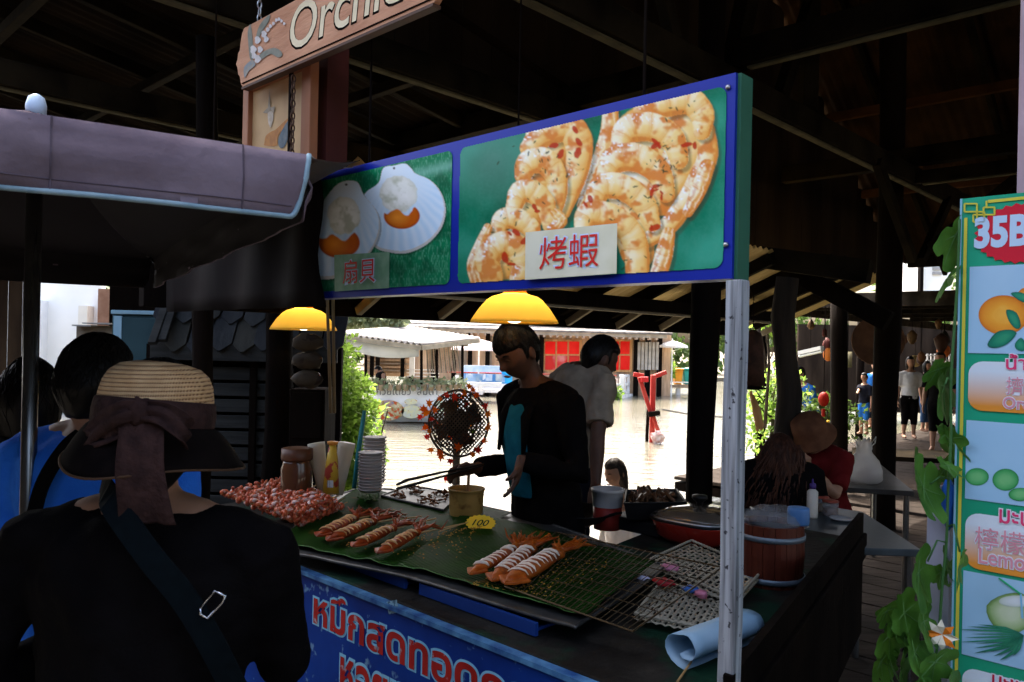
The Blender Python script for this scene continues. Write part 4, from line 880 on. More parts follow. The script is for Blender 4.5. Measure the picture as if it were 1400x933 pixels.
# ---- hut behind the left end of the counter
HT = 4.9
hut = root('shingle_hut', 'small grey hut with hexagonal wooden shingles and plank wall', 'hut', P(300, 640, HT))
shg = [mat('hut_shingle%d' % i, c, .75, c2, 9, (1, 1, .25), bump=.7, bscale=26) for i, (c, c2) in enumerate((((.014, .016, .018), (.035, .037, .037)), ((.018, .018, .015), (.042, .04, .032)), ((.011, .012, .015), (.028, .03, .032))))]
w = 31/F*HT; hsh = 62/F*HT
for r in range(4):
    for i in range(-1, 9):
        x = 205+i*31+(r % 2)*15.5+random.uniform(-1.5, 1.5); y = 482-r*38+random.uniform(-3, 3)
        if x > 460 or x < 208: continue
        mm = MB(); ww = w*random.uniform(.46, .5); pts = [(-ww, hsh), (-ww, hsh*.2), (-ww*.15, 0), (ww*.15, 0), (ww, hsh*.2), (ww, hsh)]
        T = Matrix.Rotation(math.radians(-32+random.uniform(-2, 2)), 3, 'X') @ Matrix.Rotation(math.radians(random.uniform(-2, 2)), 3, 'Y')
        base = P(x, y, HT+.02+r*.085); mm.prism([base+T @ Vector((a, 0, c)) for a, c in pts], T @ Vector((0, .016, 0))); mm.build('shingle', shg[(i+r*2) % 3], hut, bevel=.002)
mm = MB(); g = [[P(200, 486, HT+.12), P(460, 486, HT+.12)], [P(200, 486, HT+.12)+Vector((0, .6, .95)), P(460, 486, HT+.12)+Vector((0, .6, .95))]]; mm.sheet(g, (0, .02, 0)); mm.build('roof_deck', dark_wood, hut)
hpl = mat('hut_plank', (.018, .0185, .017), .85, (.036, .036, .033), 4, (.4, 1, 6), bump=.5, bscale=14)
flat_box(200, 470, 462, 720, HT+.22, .05).build('backing', dark_wood, hut)
flat_box(205, 468, 460, 497, HT+.06, .03).build('fascia', hpl, hut, bevel=.003)
for k in range(9): flat_box(205, 500+k*22, 400, 521.4+k*22, HT+.16+.004*(k % 2), .03).build('plank', hpl, hut, bevel=.003)
mm = MB(); mm.beam(P(208, 470, HT-.06), P(236, 392, HT+.25), .05, .03, Vector((0, -1, 0))); mm.build('barge_board', hpl, hut, bevel=.003)
mm = MB(); mm.beam(P(222, 466, HT-.03), P(246, 392, HT+.25), .05, .03, Vector((0, -1, 0))); mm.build('barge_board', hpl, hut, bevel=.003)
for x in (238, 342): flat_box(x, 470, x+4, 690, HT+.13, .04).build('stud', dark_wood, hut)
mm = MB(); mm.box(P(271, 413, 3.85), (.14, .05, .03)); mm.build('cap_board', mat('lilac_board', (.20, .17, .20), .8, (.28, .24, .27), 8), hall)
# things hanging on the post beside the lamp
pk = mat('packet', (.045, .033, .02), .6, (.07, .053, .032), 6, col3=(.03, .02, .015), scale3=14, lo3=.6, hi3=.62)
hang = root('hanging_packets', 'row of cream snack packets hanging on the dark post under the lamp', 'packets', P(420, 530, 4.0))
for k in range(3):
    mm = MB(); a, c = P(401, 457+k*25, 3.9), P(440, 480+k*25, 3.9); mm.ball((a+c)/2, (abs(c.x-a.x)*.55, .03, abs(a.z-c.z)*.58), 12, 8, nz=.25, seed=k); mm.build('packet', pk, hang, smooth=True)
db = root('dark_locker', 'black box on the post below the hanging packets', 'box', P(420, 650, 4.0)); a = flat_box(396, 532, 441, 690, 4.0, .25).build('body', dark_wood, db, bevel=.005); flat_box(399, 536, 438, 600, 3.99, .01).build('door', dark_wood, db, bevel=.002)
for k, (x0, x1) in enumerate(((447, 452), (455, 457))):
    mm = MB(); mm.tube([P(x0, 404, 3.8), P(x1, 565, 3.82)], .008, 7); o = mm.build('bamboo_stick', mat('bamboo', (.16, .11, .05), .6, (.22, .16, .08), 9), smooth=True); tag(o, ('thin bamboo stick nearest the left lamp', 'second bamboo stick right of the left lamp, beside the bush')[k], 'stick')
flat_box(418, 565, 444, 598, 4.05, .01).build('note_board', mat('note', (.2, .18, .16), .8, (.3, .28, .25), 8), db)
# teal cabinet, crates, white wall on the far left
cab = root('teal_cabinet', 'teal painted metal cabinet left of the shingled hut', 'cabinet', P(187, 640, 5.6))
teal = mat('teal_paint', (.016, .045, .055), .5, (.03, .07, .08), 3, bump=.1); teal2 = mat('teal_edge', (.25, .42, .52), .5, (.3, .48, .57), 5)
flat_box(153, 430, 224, 640, 5.6, .5).build('body', teal, cab, bevel=.008)
flat_box(151, 424, 226, 431, 5.57, .56).build('top', teal2, cab, bevel=.006); flat_box(155, 432, 162, 640, 5.58, .018).build('door_stile', teal2, cab, bevel=.002); flat_box(164, 434, 222, 640, 5.585, .014).build('door', teal, cab, bevel=.004)
wl_ = root('white_wall_building', 'white rendered wall with pilasters at the far left', 'building', P(70, 600, 19))
wr = mat('white_render', (.82, .83, .82), .8, (.76, .77, .76), 1.2)
flat_box(-160, 380, 134, 620, 19.2, .2).build('wall', wr, wl_)
flat_box(24, 410, 48, 620, 18.8, .4).build('pilaster', mat('pilaster', (.6, .62, .65), .8, (.7, .72, .74), 2), wl_)
flat_box(107, 418, 118, 480, 18.9, .3).build('pilaster', mat('pilaster_warm', (.62, .6, .55), .8, (.7, .68, .62), 2), wl_)
flat_box(134, 395, 152, 470, 18.8, .4).build('door_post', mat('brown_boards', (.16, .08, .05), .7, (.22, .12, .08), 5), wl_)
flat_box(150, 385, 230, 640, 8.6, .2).build('dark_boarding', dark_wood, wl_)
cr = root('crate_stack', 'open wooden crate topped with cardboard behind the queue', 'crate', P(128, 640, 6.2))
flat_box(104, 446, 152, 640, 6.2, .4).build('body', mat('crate_wood', (.16, .12, .08), .8, (.24, .19, .13), 6), cr, bevel=.005)
for k, (x0, x1, y) in enumerate(((98, 124, 444), (112, 150, 441))):
    flat_box(x0, y, x1, y+2.5, 6.1, .4).build('cardboard', mat('cardboard', (.35, .33, .3), .8, (.45, .43, .4), 6), cr)
# ================= people =================
def sstep(a, b_, x): t = max(0, min(1, (x-a)/(b_-a))); return t*t*(3-2*t)
def head_radius(d):
    x, y, z = d
    r = Vector((x*.077, y*.098, z*.116))
    if z < 0:
        k = sstep(0, -1, z); r.x *= 1-.28*k; r.y *= (1-.18*k) if y < 0 else (1-.05*k)
    if y > 0: r.x *= 1-.10*sstep(.4, 1, y)
    g = lambda cx, cy, cz, w: math.exp(-((x-cx)**2+(y-cy)**2+(z-cz)**2)/(w*w))
    ax = abs(x)
    e = .024*math.exp(-((x/.11)**2+((z+.20)/.13)**2))*(y > 0)+.012*math.exp(-((x/.09)**2+((z-.02)/.2)**2))*(y > 0)
    e += .012*math.exp(-(((ax-.09)/.07)**2+((z+.27)/.06)**2))*(y > 0)
    e -= .013*math.exp(-(((ax-.34)/.17)**2+((z-.03)/.11)**2))*(y > 0)
    e += .007*math.exp(-((ax-.3)**2/.05+((z-.22)/.07)**2))*(y > 0)
    e += .011*math.exp(-((x/.25)**2+((z+.50)/.06)**2))*(y > 0)+.010*math.exp(-((x/.22)**2+((z+.62)/.06)**2))*(y > 0)-.006*math.exp(-((x/.3)**2+((z+.56)/.025)**2))*(y > 0)
    e += .012*math.exp(-((x/.28)**2+((z+.88)/.16)**2))*(y > 0)
    e += .006*math.exp(-(((ax-.5)/.2)**2+((z+.25)/.2)**2))*(y > 0)
    return r+Vector((x*.5*e, y*e, 0))
def sph(n, m):
    for i in range(1, m):
        th = math.pi*i/m
        yield [Vector((math.sin(th)*math.cos(2*math.pi*j/n), math.sin(th)*math.sin(2*math.pi*j/n), -math.cos(th))) for j in range(n)]
def add_head(mb, c, R, s, n=56, m=44):
    mb.rings([[c+R @ (head_radius(d)*s) for d in ring] for ring in sph(n, m)])
    for sx in (-1, 1):
        mb.ball(c+R @ (Vector((sx*.078, -.012, -.012))*s), (.011*s, .019*s, .032*s), 10, 8, R @ rot('Z', -sx*.35))
def ik(s, w, l1, l2, hint):
    d = w-s; L = min(d.length, (l1+l2)*.995); d.normalize(); a = (l1*l1-l2*l2+L*L)/(2*L); h = math.sqrt(max(0, l1*l1-a*a))
    hh = (hint-d*hint.dot(d)).normalized(); return s+d*a+hh*h, s+d*L
def add_hand(mb, w, fwd, pn, side, curl=.5, s=1.0):
    """w wrist, fwd towards the fingers, pn palm normal, side +1/-1 towards the thumb"""
    fwd = fwd.normalized(); pn = (pn-fwd*pn.dot(fwd)).normalized(); t = fwd.cross(pn)*side
    mb.rings([[w+fwd*a*s+(t*math.cos(q)*wx+pn*math.sin(q)*wy)*s for q in [j*math.pi/5 for j in range(10)]] for a, wx, wy in ((-.02, .027, .021), (.01, .03, .02), (.045, .042, .018), (.085, .043, .016), (.095, .038, .012))])
    for k, (off, L) in enumerate(((.031, .072), (.0105, .082), (-.0105, .076), (-.031, .058))):
        p = w+fwd*.085*s+t*off*s; d = fwd+t*off*1.2; pts = [p-fwd*.02*s, p]; ang = 0
        for seg in range(3):
            ang += curl*(.55+.25*seg); dd = (d.normalized()*math.cos(ang)+pn*math.sin(ang)); p = p+dd*L*s*(.42, .32, .26)[seg]; pts.append(p)
        mb.tube(pts, [.010*s, .0098*s, .009*s, .0083*s, .0068*s], 8)
    p = w+fwd*.025*s+t*.026*s; d = (fwd*.6+t*.8+pn*.25).normalized()
    mb.tube([p-t*.012*s, p+d*.032*s, p+d*.032*s+(fwd*.85+t*.25+pn*.4).normalized()*.03*s, p+d*.032*s+(fwd*.9+pn*.65).normalized()*.055*s], [.013*s, .0125*s, .0105*s, .008*s], 8)
def remesh(o, vox, it=4, disp=0, dscale=.12):
    m = o.modifiers.new('r', 'REMESH'); m.mode = 'VOXEL'; m.voxel_size = vox; m.use_smooth_shade = True
    m = o.modifiers.new('s', 'SMOOTH'); m.factor = .5; m.iterations = it
    if disp:
        t = bpy.data.textures.get('fold%.2f' % dscale) or bpy.data.textures.new('fold%.2f' % dscale, 'CLOUDS'); t.noise_scale = dscale; t.noise_depth = 2
        m = o.modifiers.new('d', 'DISPLACE'); m.texture = t; m.strength = disp; m.mid_level = .5; m.texture_coords = 'GLOBAL'
def skin(name, c, c2): return mat('skin_'+name, c, .55, c2, 12, bump=.05, bscale=90, spec=.3)
SK = skin('tan', (.27, .14, .085), (.33, .175, .105)); SKD = skin('brown', (.06, .026, .015), (.085, .038, .022))
hairm = mat('black_hair', (.003, .0025, .0025), .42, (.006, .005, .0045), 60, spec=.14)
def cloth_mat(n, c, c2, sc=14): return mat('cloth_'+n, c, .85, c2, sc, bump=.25, bscale=160, spec=.04)
def hair(par, c, R, s, style, m, strands=0, seed=0, length=0., vol=1.1, front=.42):
    mb = MB(); rnd = random.Random(seed)
    def hp(d, extra=0):
        f = sstep(.05, .42, d.y)*(1-sstep(front, front+.25, d.z))            # face opening
        if style == 'short': f = max(f, sstep(-.08, -.3, d.z)*sstep(-.5, -.22, d.y)); f = max(f, sstep(-.62, -.86, d.z)); f = max(f, .8*math.exp(-((abs(d.x)-.98)**2/.02+(d.y+.12)**2/.05+(d.z+.12)**2/.06)))
        r = head_radius(d)*s; k = (vol+.045*noise.noise(d*3+Vector((seed, 0, 0)))+.02*noise.noise(d*11)+extra)*(1-f)+.86*f
        r = r*k
        if length and d.z < .1 and d.y < .25:
            q = sstep(.1, -1, d.z)*(1-sstep(0, .3, d.y)); r.z -= length*q; r.x *= 1+.35*q; r.y = r.y*(1-.35*q)-.02*q
        return c+R @ r
    mb.rings([[hp(d) for d in ring] for ring in sph(56, 40)])
    for i in range(strands):
        a = rnd.uniform(0, 6.28); pts = []; t0 = rnd.uniform(.0, 1.2); t1 = t0+rnd.uniform(.4, 1.2)
        for q in range(6):
            th = t0+(min(t1, 2.2)-t0)*q/5; aa = a+.25*math.sin(q*.7+i)
            d = Vector((math.sin(th)*math.cos(aa), math.sin(th)*math.sin(aa), math.cos(th)))
            pts.append(hp(d, .012+.025*rnd.random()*(q == 5)))
        mb.tube(pts, [.0012, .0016, .0016, .0014, .001, .0005], 3, False)
    return mb.build('hair', m, par, smooth=True)
def person(label, base, face, h, skm=SK, wr=None, wl=None, headc=None, hyaw=0, hpitch=0, lean=0., side=0., hip=None, seat=False, shirt=None, sleeve='short', pants=None, vox=.012, wide=1.0, sdisp=.012, hands=True, curlR=.5, curlL=.4, shirt_open=None, hair_args=None, group=None, eyes=False, hintR=None, hintL=None, handL=None, handR=None, knees=None, shirt_len=.0):
    base = Vector(base); f = Vector((face[0], face[1], 0)).normalized(); r = Vector((f.y, -f.x, 0)); s = h/1.65
    t = root('person', label, 'person', base, group)
    hp = Vector(hip) if hip else base+Z*.52*h
    up = (Z*math.cos(lean)+f*math.sin(lean)+r*side).normalized(); fw = (f-up*f.dot(up)).normalized()
    neck = hp+up*.305*h
    hc = Vector(headc) if headc else neck+(up*.55+Z*.45).normalized()*.125*h+f*.02
    R0 = frame(r, f, Z) @ rot('Z', hyaw) @ rot('X', -hpitch)
    hs = s*1.0
    B = MB(); add_head(B, hc, R0, hs)
    B.tube([neck-up*.05*s, neck.lerp(hc, .35), hc-R0 @ Vector((0, .015, .05))*hs], [.06*s, .05*s, .052*s], 12)
    def tor(MBx, g, secs):
        MBx.rings([[hp+up*(a*h)+(r*math.cos(q)*(wx+g)*wide+fw*math.sin(q)*(wy+g))*s for q in [j*math.pi/10 for j in range(20)]] for a, wx, wy in secs])
    S0 = ((-.06, .14, .10), (-.03, .165, .115), (.03, .16, .11), (.10, .14, .10), (.18, .155, .112), (.235, .17, .112), (.275, .155, .10), (.30, .10, .075), (.32, .055, .055))
    tor(B, 0, S0)
    shl = [neck-up*.035*h+r*sg*.185*s*wide for sg in (1, -1)]
    for x_ in shl: B.tube([neck.lerp(hc, .15), neck.lerp(x_, .45)+up*.012*h, x_], [.04*s, .045*s, .045*s], 10)
    wrist = [wr, wl]; hints = [hintR, hintL]; arms = []
    for i, sg in enumerate((1, -1)):
        w = Vector(wrist[i]) if wrist[i] is not None else shl[i]-Z*.32*h+r*sg*.05+f*.04
        e, w = ik(shl[i], w, .175*h, .15*h, hints[i] or (-f*.8-Z*.4+r*sg*.4)); arms.append((shl[i], e, w))
        B.tube([shl[i]-r*sg*.04, shl[i], shl[i].lerp(e, .5), e, e.lerp(w, .35), w], [.055*s, .052*s, .046*s, .038*s, .039*s, .026*s], 10)
        if hands:
            dd = Vector((handR, handL)[i]) if (handR, handL)[i] is not None else (w-e).normalized(); add_hand(B, w, dd, (-r*sg if wrist[i] is None else -Z*.6+f*.5-r*sg*.3), 1 if i == 0 else -1, (curlR, curlL)[i], s)
        else: B.ball(w+(w-e).normalized()*.05*s, (.035*s, .035*s, .06*s), 8, 6)
    legs = []
    for i, sg in enumerate((1, -1)):
        a = hp-up*.03*h+r*sg*.085*s
        if seat: kn = a+f*.24*h+r*sg*.04; an = kn-Z*.25*h+f*.01
        else: kn = Vector((a.x, a.y, base.z+.275*h))+f*.015; an = Vector((a.x, a.y, base.z+.045*h))+r*sg*.01
        if knees: kn = kn+Vector(knees)*sg
        legs.append((a, kn, an)); B.tube([a, a.lerp(kn, .5), kn, kn.lerp(an, .35), an], [.09*s, .074*s, .055*s, .054*s, .036*s], 10)
        B.tube([an-f*.04-Z*.01, an+f*.03-Z*.03*s, an+f*.15*s-Z*.045*s], [.036*s, .04*s, .026*s], 8)
    o = B.build('body', skm, t); remesh(o, vox, 2)
    if pants:
        G = MB(); tor(G, .014, S0[:3])
        for a, kn, an in legs: G.tube([a+Z*.02, a.lerp(kn, .5), kn, kn.lerp(an, pants[1])], [.105*s, .092*s, .074*s, .066*s], 12)
        o = G.build('trousers', pants[0], t); remesh(o, max(vox, .014), 4, sdisp)
    if shirt:
        G = MB(); sec = list(S0[1 if not shirt_len else 0:-1]); 
        if shirt_len: sec[0] = (-.06-shirt_len, .17, .125)
        sec[-1] = (.298, .095, .08); sec.append((.308, .07, .068)); tor(G, .018, sec)
        for (sh, e, w), sg in zip(arms, (1, -1)):
            inn = sh-r*sg*.07; G.tube([neck+r*sg*.05*s-up*.01, neck.lerp(sh, .55)+up*.004*h, sh+up*.0*h], [.05*s, .060*s, .066*s], 12)
            if sleeve == 'long': G.tube([inn, sh, sh.lerp(e, .5), e, e.lerp(w, .5), e.lerp(w, .97)], [.062*s, .070*s, .064*s, .056*s, .05*s, .042*s], 12)
            elif sleeve == 'short': G.tube([inn, sh, sh.lerp(e, .45), sh.lerp(e, .82)], [.062*s, .070*s, .068*s, .070*s], 12)
            else: G.tube([inn, sh-r*sg*.03], [.05*s, .045*s], 10)
        o = G.build('shirt', shirt, t); remesh(o, vox, 10, sdisp, .09)
    if hair_args: hair(t, hc, R0, hs, **hair_args)
    if eyes:
        for sx in (-1, 1):
            mb = MB(); mb.ball(hc+R0 @ Vector((sx*.030, .0705, .001))*hs, .0118*hs, 12, 8); mb.build('eye', mat('eye', (.22, .20, .18), .3), t, smooth=True)
            mb = MB(); mb.ball(hc+R0 @ Vector((sx*.030, .0775, -.004))*hs, (.0068*hs, .006*hs, .0068*hs), 10, 8); mb.build('iris', mat('iris', (.012, .008, .006), .2), t, smooth=True)
            mb = MB(); mb.tube([hc+R0 @ Vector((sx*(.012+.011*k), .0955-.004*abs(k-1)-.003*k, .026+.004*math.sin(k)))*hs for k in range(4)], [.002, .0035, .003, .0015], 6); mb.build('eyebrow', hairm, t)
            mb = MB(); mb.tube([hc+R0 @ Vector((sx*(.017+.009*k), .0885-.003*abs(k-1.5), .0075+.003*math.sin(k)))*hs for k in range(4)], [.0015, .003, .003, .0012], 6); mb.build('eyelid', skm, t, smooth=True)
        mb = MB(); mb.tube([hc+R0 @ Vector((x, .098-.25*x*x*60*.06, -.0635+.3*abs(x)*.1))*hs for x in (-.022, -.011, 0, .011, .022)], [.002, .005, .0055, .005, .002], 8); mb.build('lips', mat('lips', (.2, .06, .05), .45), t, smooth=True)
    return t, dict(neck=neck, head=hc, R=R0, arms=arms, f=f, r=r, up=up, fw=fw, s=s, hip=hp)
blackc = cloth_mat('black', (.0025, .002, .0023), (.0045, .0038, .004)); navy = cloth_mat('navy', (.006, .007, .012), (.01, .011, .017))
# ---- cook at the grill
cb = P(748, 600, 3.40)
ck, J = person('cook in a black jacket and teal shirt holding tongs over the grill', (cb.x, cb.y, 0), (-.80, -.60), 1.64, SKD, wr=P(652, 640, 3.32), wl=P(712, 630, 3.10), handL=(-.25, -.1, -1), handR=(-1, -.1, -.15), headc=P(707, 481, 3.30), hyaw=.05, hpitch=.55, lean=.12, shirt=blackc, sleeve='long', pants=(blackc, .95), vox=.007, wide=1.05, sdisp=.016, curlR=.8, curlL=.35, hair_args=dict(style='short', m=hairm, strands=600, seed=3, vol=1.13, front=.22), eyes=True, hintR=Vector((.3, .2, -1)), hintL=Vector((.9, .2, -.4)), shirt_len=.10)
tealc = cloth_mat('teal', (.006, .085, .125), (.012, .13, .18))
mb = MB(); g = []
for i in range(10):
    k = i/9; row = []
    for j in range(7):
        a = math.radians((-34+66*j/6)*(1-.45*k**4)+4); up_ = J['up']; d = J['r']*math.sin(a)+J['fw']*math.cos(a)
        wx = (.165, .16, .15, .15, .155, .16, .16, .155, .13, .085)[9-i if False else i]
        row.append(J['hip']+up_*(.302-.272*(1-k)*1.0)*1.64+d*(.150+.014*math.sin(k*3)+.006*noise.noise(Vector((j*.9, i*.7, 3)))-(.055 if i > 6 else 0)*(i-6)/3))
    g.append(row)
mb.sheet(g, J['fw']*-.01); o = mb.build('teal_shirt', tealc, ck, smooth=True)
sb = o.modifiers.new('s', 'SUBSURF'); sb.levels = 1; sb.render_levels = 1
mb = MB()
for sg in (1, -1):
    mb.tube([J['neck']+J['r']*sg*.06-J['f']*.04+Z*.02, J['neck']+J['r']*sg*.075+J['f']*.04, J['neck']+J['r']*sg*.075+J['f']*.12-Z*.12, J['neck']+J['r']*sg*.085+J['f']*.135-Z*.27], [.016, .022, .028, .012], 8, flat=.45)
mb.build('lapel', blackc, ck, smooth=True)
# ---- man in the pale T-shirt behind
mb_ = P(772, 640, 4.3)
wm_, J2 = person('person in a pale T-shirt leaning away beside the canal', (mb_.x, mb_.y, 0), (.72, .55), 1.72, SKD, wr=P(814, 668, 4.05), headc=P(820, 491, 4.32), hyaw=-.25, hpitch=.35, lean=.24, shirt=cloth_mat('cream', (.20, .16, .12), (.27, .22, .165)), sleeve='short', pants=(navy, .95), vox=.009, wide=.92, sdisp=.03, hair_args=dict(style='short', m=hairm, strands=200, seed=8, vol=1.12, front=.3), shirt_len=.05)
# ---- child in a sampan
gb = P(846, 690, 5.7)
sp = root('sampan', 'small wooden sampan carrying the person in a white top', 'boat', Vector((gb.x, gb.y, WZ)))
mm = MB(); rs = []
for k in range(11):
    q = k/10; x = gb.x-1.6+3.2*q; w = .42*math.sin(math.pi*(.04+.92*q))**.6; lift = .35*abs(2*q-1)**3
    rs.append([Vector((x, gb.y-w, WZ+.2+lift)), Vector((x, gb.y-w*.6, WZ-.08+lift*.8)), Vector((x, gb.y+w*.6, WZ-.08+lift*.8)), Vector((x, gb.y+w, WZ+.2+lift)), Vector((x, gb.y+w*.9, WZ+.2+lift)), Vector((x, gb.y+w*.5, WZ-.04+lift*.8)), Vector((x, gb.y-w*.5, WZ-.04+lift*.8)), Vector((x, gb.y-w*.9, WZ+.2+lift))])
mm.rings(rs); mm.build('hull', bm_, sp)
mm = MB(); mm.box(Vector((gb.x, gb.y, WZ+.12)), (.25, .7, .03)); mm.build('seat', bm_, sp)
person('person in a white top sitting low in the sampan', (gb.x, gb.y, WZ), (-.85, -.5), 1.42, SK, hip=Vector((gb.x+.03, gb.y, WZ+.22)), seat=True, headc=P(841, 647, 5.66), hyaw=.1, hpitch=.3, shirt=cloth_mat('white', (.5, .5, .5), (.6, .6, .6)), pants=(navy, .9), vox=.009, hair_args=dict(style='long', m=mat('brown_black_hair', (.012, .008, .006), .5, (.03, .02, .014), 60), strands=200, seed=5, vol=1.1, length=.13), eyes=True)
# ---- customer in the straw hat
hb_ = P(198, 600, 1.36); hx, hy = hb_.x, hb_.y
hd = Vector((hx, hy, 1.375))
ht, J3 = person('customer in a straw hat with dark bow and black top, seen from behind', (hx, hy, 0), (.10, 1), 1.47, SK, headc=hd+Vector((.02, 0, 0)), hpitch=.1, lean=.03, shirt=blackc, sleeve='long', pants=(blackc, .95), vox=.009, wide=1.27, sdisp=.026, wr=(hx+.15, hy+.30, .96), wl=(hx-.22, hy+.24, .9), hair_args=dict(style='long', m=hairm, strands=150, seed=2, vol=1.08, length=.02))
hat = root('straw_hat', 'tan straw sun hat with a dark brown ribbon bow at the back', 'hat', hd+Z*.05)
straw = mat('straw', (.50, .30, .14), .7, (.62, .40, .20), 30, bump=.2)
nt = straw.node_tree; pb = nt.nodes['Principled BSDF']; tcn = nt.nodes.new('ShaderNodeTexCoord'); sx_ = nt.nodes.new('ShaderNodeSeparateXYZ'); nt.links.new(tcn.outputs['Object'], sx_.inputs[0])
wv = nt.nodes.new('ShaderNodeTexWave'); wv.wave_type = 'BANDS'; wv.bands_direction = 'Z'; wv.inputs['Scale'].default_value = 46; wv.inputs['Distortion'].default_value = .5; wv.inputs['Detail Scale'].default_value = 3; nt.links.new(tcn.outputs['Object'], wv.inputs['Vector'])
wv2 = nt.nodes.new('ShaderNodeTexWave'); wv2.wave_type = 'BANDS'; wv2.bands_direction = 'X'; wv2.inputs['Scale'].default_value = 95; wv2.inputs['Distortion'].default_value = 1.0; nt.links.new(tcn.outputs['Object'], wv2.inputs['Vector'])
ml = nt.nodes.new('ShaderNodeMath'); ml.operation = 'ADD'; ml.use_clamp = True; mh = nt.nodes.new('ShaderNodeMath'); mh.operation = 'MULTIPLY'; mh.inputs[1].default_value = .35; nt.links.new(wv2.outputs['Fac'], mh.inputs[0]); nt.links.new(wv.outputs['Fac'], ml.inputs[0]); nt.links.new(mh.outputs[0], ml.inputs[1])
mxx = nt.nodes.new('ShaderNodeMix'); mxx.data_type = 'RGBA'; mxx.inputs['A'].default_value = (.14, .065, .03, 1); old = [l for l in nt.links if l.to_socket == pb.inputs['Base Color']][0].from_socket
rmp = nt.nodes.new('ShaderNodeValToRGB'); rmp.color_ramp.elements[0].position = .12; rmp.color_ramp.elements[1].position = .5; nt.links.new(ml.outputs[0], rmp.inputs[0]); nt.links.new(rmp.outputs[0], mxx.inputs['Factor']); nt.links.new(old, mxx.inputs['B']); nt.links.new(mxx.outputs['Result'], pb.inputs['Base Color'])
bpn = nt.nodes.new('ShaderNodeBump'); bpn.inputs['Strength'].default_value = .6; bpn.inputs['Distance'].default_value = .003; nt.links.new(ml.outputs[0], bpn.inputs['Height']); nt.links.new(bpn.outputs[0], pb.inputs['Normal'])
HR = rot('X', -.10) @ rot('Y', .06); hc0 = P(214, 552, 1.36)
crown = [(.094, -.035), (.0935, -.01), (.091, .015), (.087, .035), (.079, .052), (.064, .064), (.04, .0705), (.012, .073)]
mm = MB(); mm.lathe(crown, hc0, 48, HR, sx=1, sy=1.08); mm.build('crown', straw, hat, smooth=True)
ribm = mat('ribbon', (.022, .010, .009), .85, (.042, .020, .017), 40, bump=.4, bscale=120, spec=.15)
mm = MB(); mm.lathe([(.0955, -.042), (.0975, -.035), (.098, -.015), (.0955, .004), (.093, .007)], hc0, 48, HR, cap=False, sy=1.08); o = mm.build('ribbon_band', ribm, hat, smooth=True)
mm = MB(); rs = []
for k in range(9):
    ring = []
    for j in range(56):
        a = 2*math.pi*j/56; rr = .094+(.044+.012*math.cos(a))*(k/8)**.9; back = -math.sin(a)
        droop = -.036-(k/8)**1.2*(.056+.022*max(0, back)+.008*math.sin(3*a+1))
        ring.append(hc0+HR @ Vector((math.cos(a)*rr*1.03, math.sin(a)*rr*1.1, droop)))
    rs.append(ring)
mm.rings(rs, cap=False); o = mm.build('brim', mat('brim_cloth', (.003, .002, .002), .85, (.006, .004, .0035), 40, spec=.05), hat, smooth=True); md = o.modifiers.new('s', 'SOLIDIFY'); md.thickness = .003
mm = MB(); mm.tube(rs[-1]+[rs[-1][0]], .0022, 6, False); mm.build('brim_edge', mat('brim_edge', (.06, .03, .014), .7), hat, smooth=True)
def ribbon(pts, w, nm, wd=None, folds=.004):
    pts = smoothcurve(pts, 5, False); g = []
    for i, p in enumerate(pts):
        tn = (pts[min(i+1, len(pts)-1)]-pts[max(0, i-1)]).normalized(); sdv = (wd or Vector((1, 0, 0))); sdv = (sdv-tn*sdv.dot(tn)).normalized(); nn = tn.cross(sdv); ww = w[0]+(w[1]-w[0])*i/(len(pts)-1)
        g.append([p+sdv*ww*(j/6-.5)+nn*folds*math.sin(j*2.1+i*.15) for j in range(7)])
    mb = MB(); mb.sheet(g); o = mb.build(nm, ribm, hat, smooth=True, normals=False); md = o.modifiers.new('s', 'SOLIDIFY'); md.thickness = .002; return o
YB = 1.36-.125
ribbon([P(190, 556, YB), P(194, 590, YB-.02), P(192, 640, YB-.035), P(198, 690, YB-.03), P(202, 716, YB-.02)], (.062, .088), 'ribbon_tail', folds=.003)
ribbon([P(195, 560, YB-.012), P(165, 562, YB-.025), P(132, 580, YB+.005), P(118, 596, YB+.02)], (.03, .055), 'bow_loop', Vector((0, .3, 1)), .006)
ribbon([P(120, 597, YB+.02), P(150, 592, YB-.005), P(192, 572, YB-.008)], (.045, .03), 'bow_loop', Vector((0, .3, 1)), .006)
ribbon([P(192, 562, YB-.012), P(222, 566, YB-.022), P(248, 585, YB-.01), P(256, 596, YB+.01)], (.03, .05), 'bow_loop', Vector((0, .3, 1)), .007)
mm = MB(); mm.ball(P(191, 563, YB-.012), (.019, .014, .022), 14, 10, nz=.3); mm.build('bow_knot', ribm, hat, smooth=True)
# cross-body strap with buckle
def strap(label, pts, w, m, off=None):
    pts = smoothcurve(pts, 5, False); g = []
    for i, p in enumerate(pts):
        tn = (pts[min(i+1, len(pts)-1)]-pts[max(0, i-1)]).normalized(); nn = Vector((0, -1, 0)); sd_ = tn.cross(nn).normalized(); g.append([p-sd_*w/2, p+sd_*w/2])
    mb = MB(); mb.sheet(g, (0, -.004, 0)); return mb
stm = mat('navy_strap', (.002, .004, .0055), .8, (.003, .006, .008), 60, spec=.05)
bag = root('shoulder_bag', 'dark navy bag strap with steel buckle across the black top', 'bag', P(300, 830, 1.12))
strap('', [P(141, 655, 1.30), P(150, 682, 1.225), P(205, 760, 1.195), P(250, 815, 1.19), P(290, 880, 1.195), P(330, 960, 1.22)], .042, stm).build('strap', stm, bag, smooth=False)
mm = MB(); mm.tube([P(x, y, 1.185) for x, y in ((274, 832), (294, 808), (308, 815), (304, 824), (284, 846), (274, 840), (274, 832))], .0022, 6); mm.build('buckle', mat('buckle', (.5, .52, .55), .2, metal=1), bag, smooth=True)
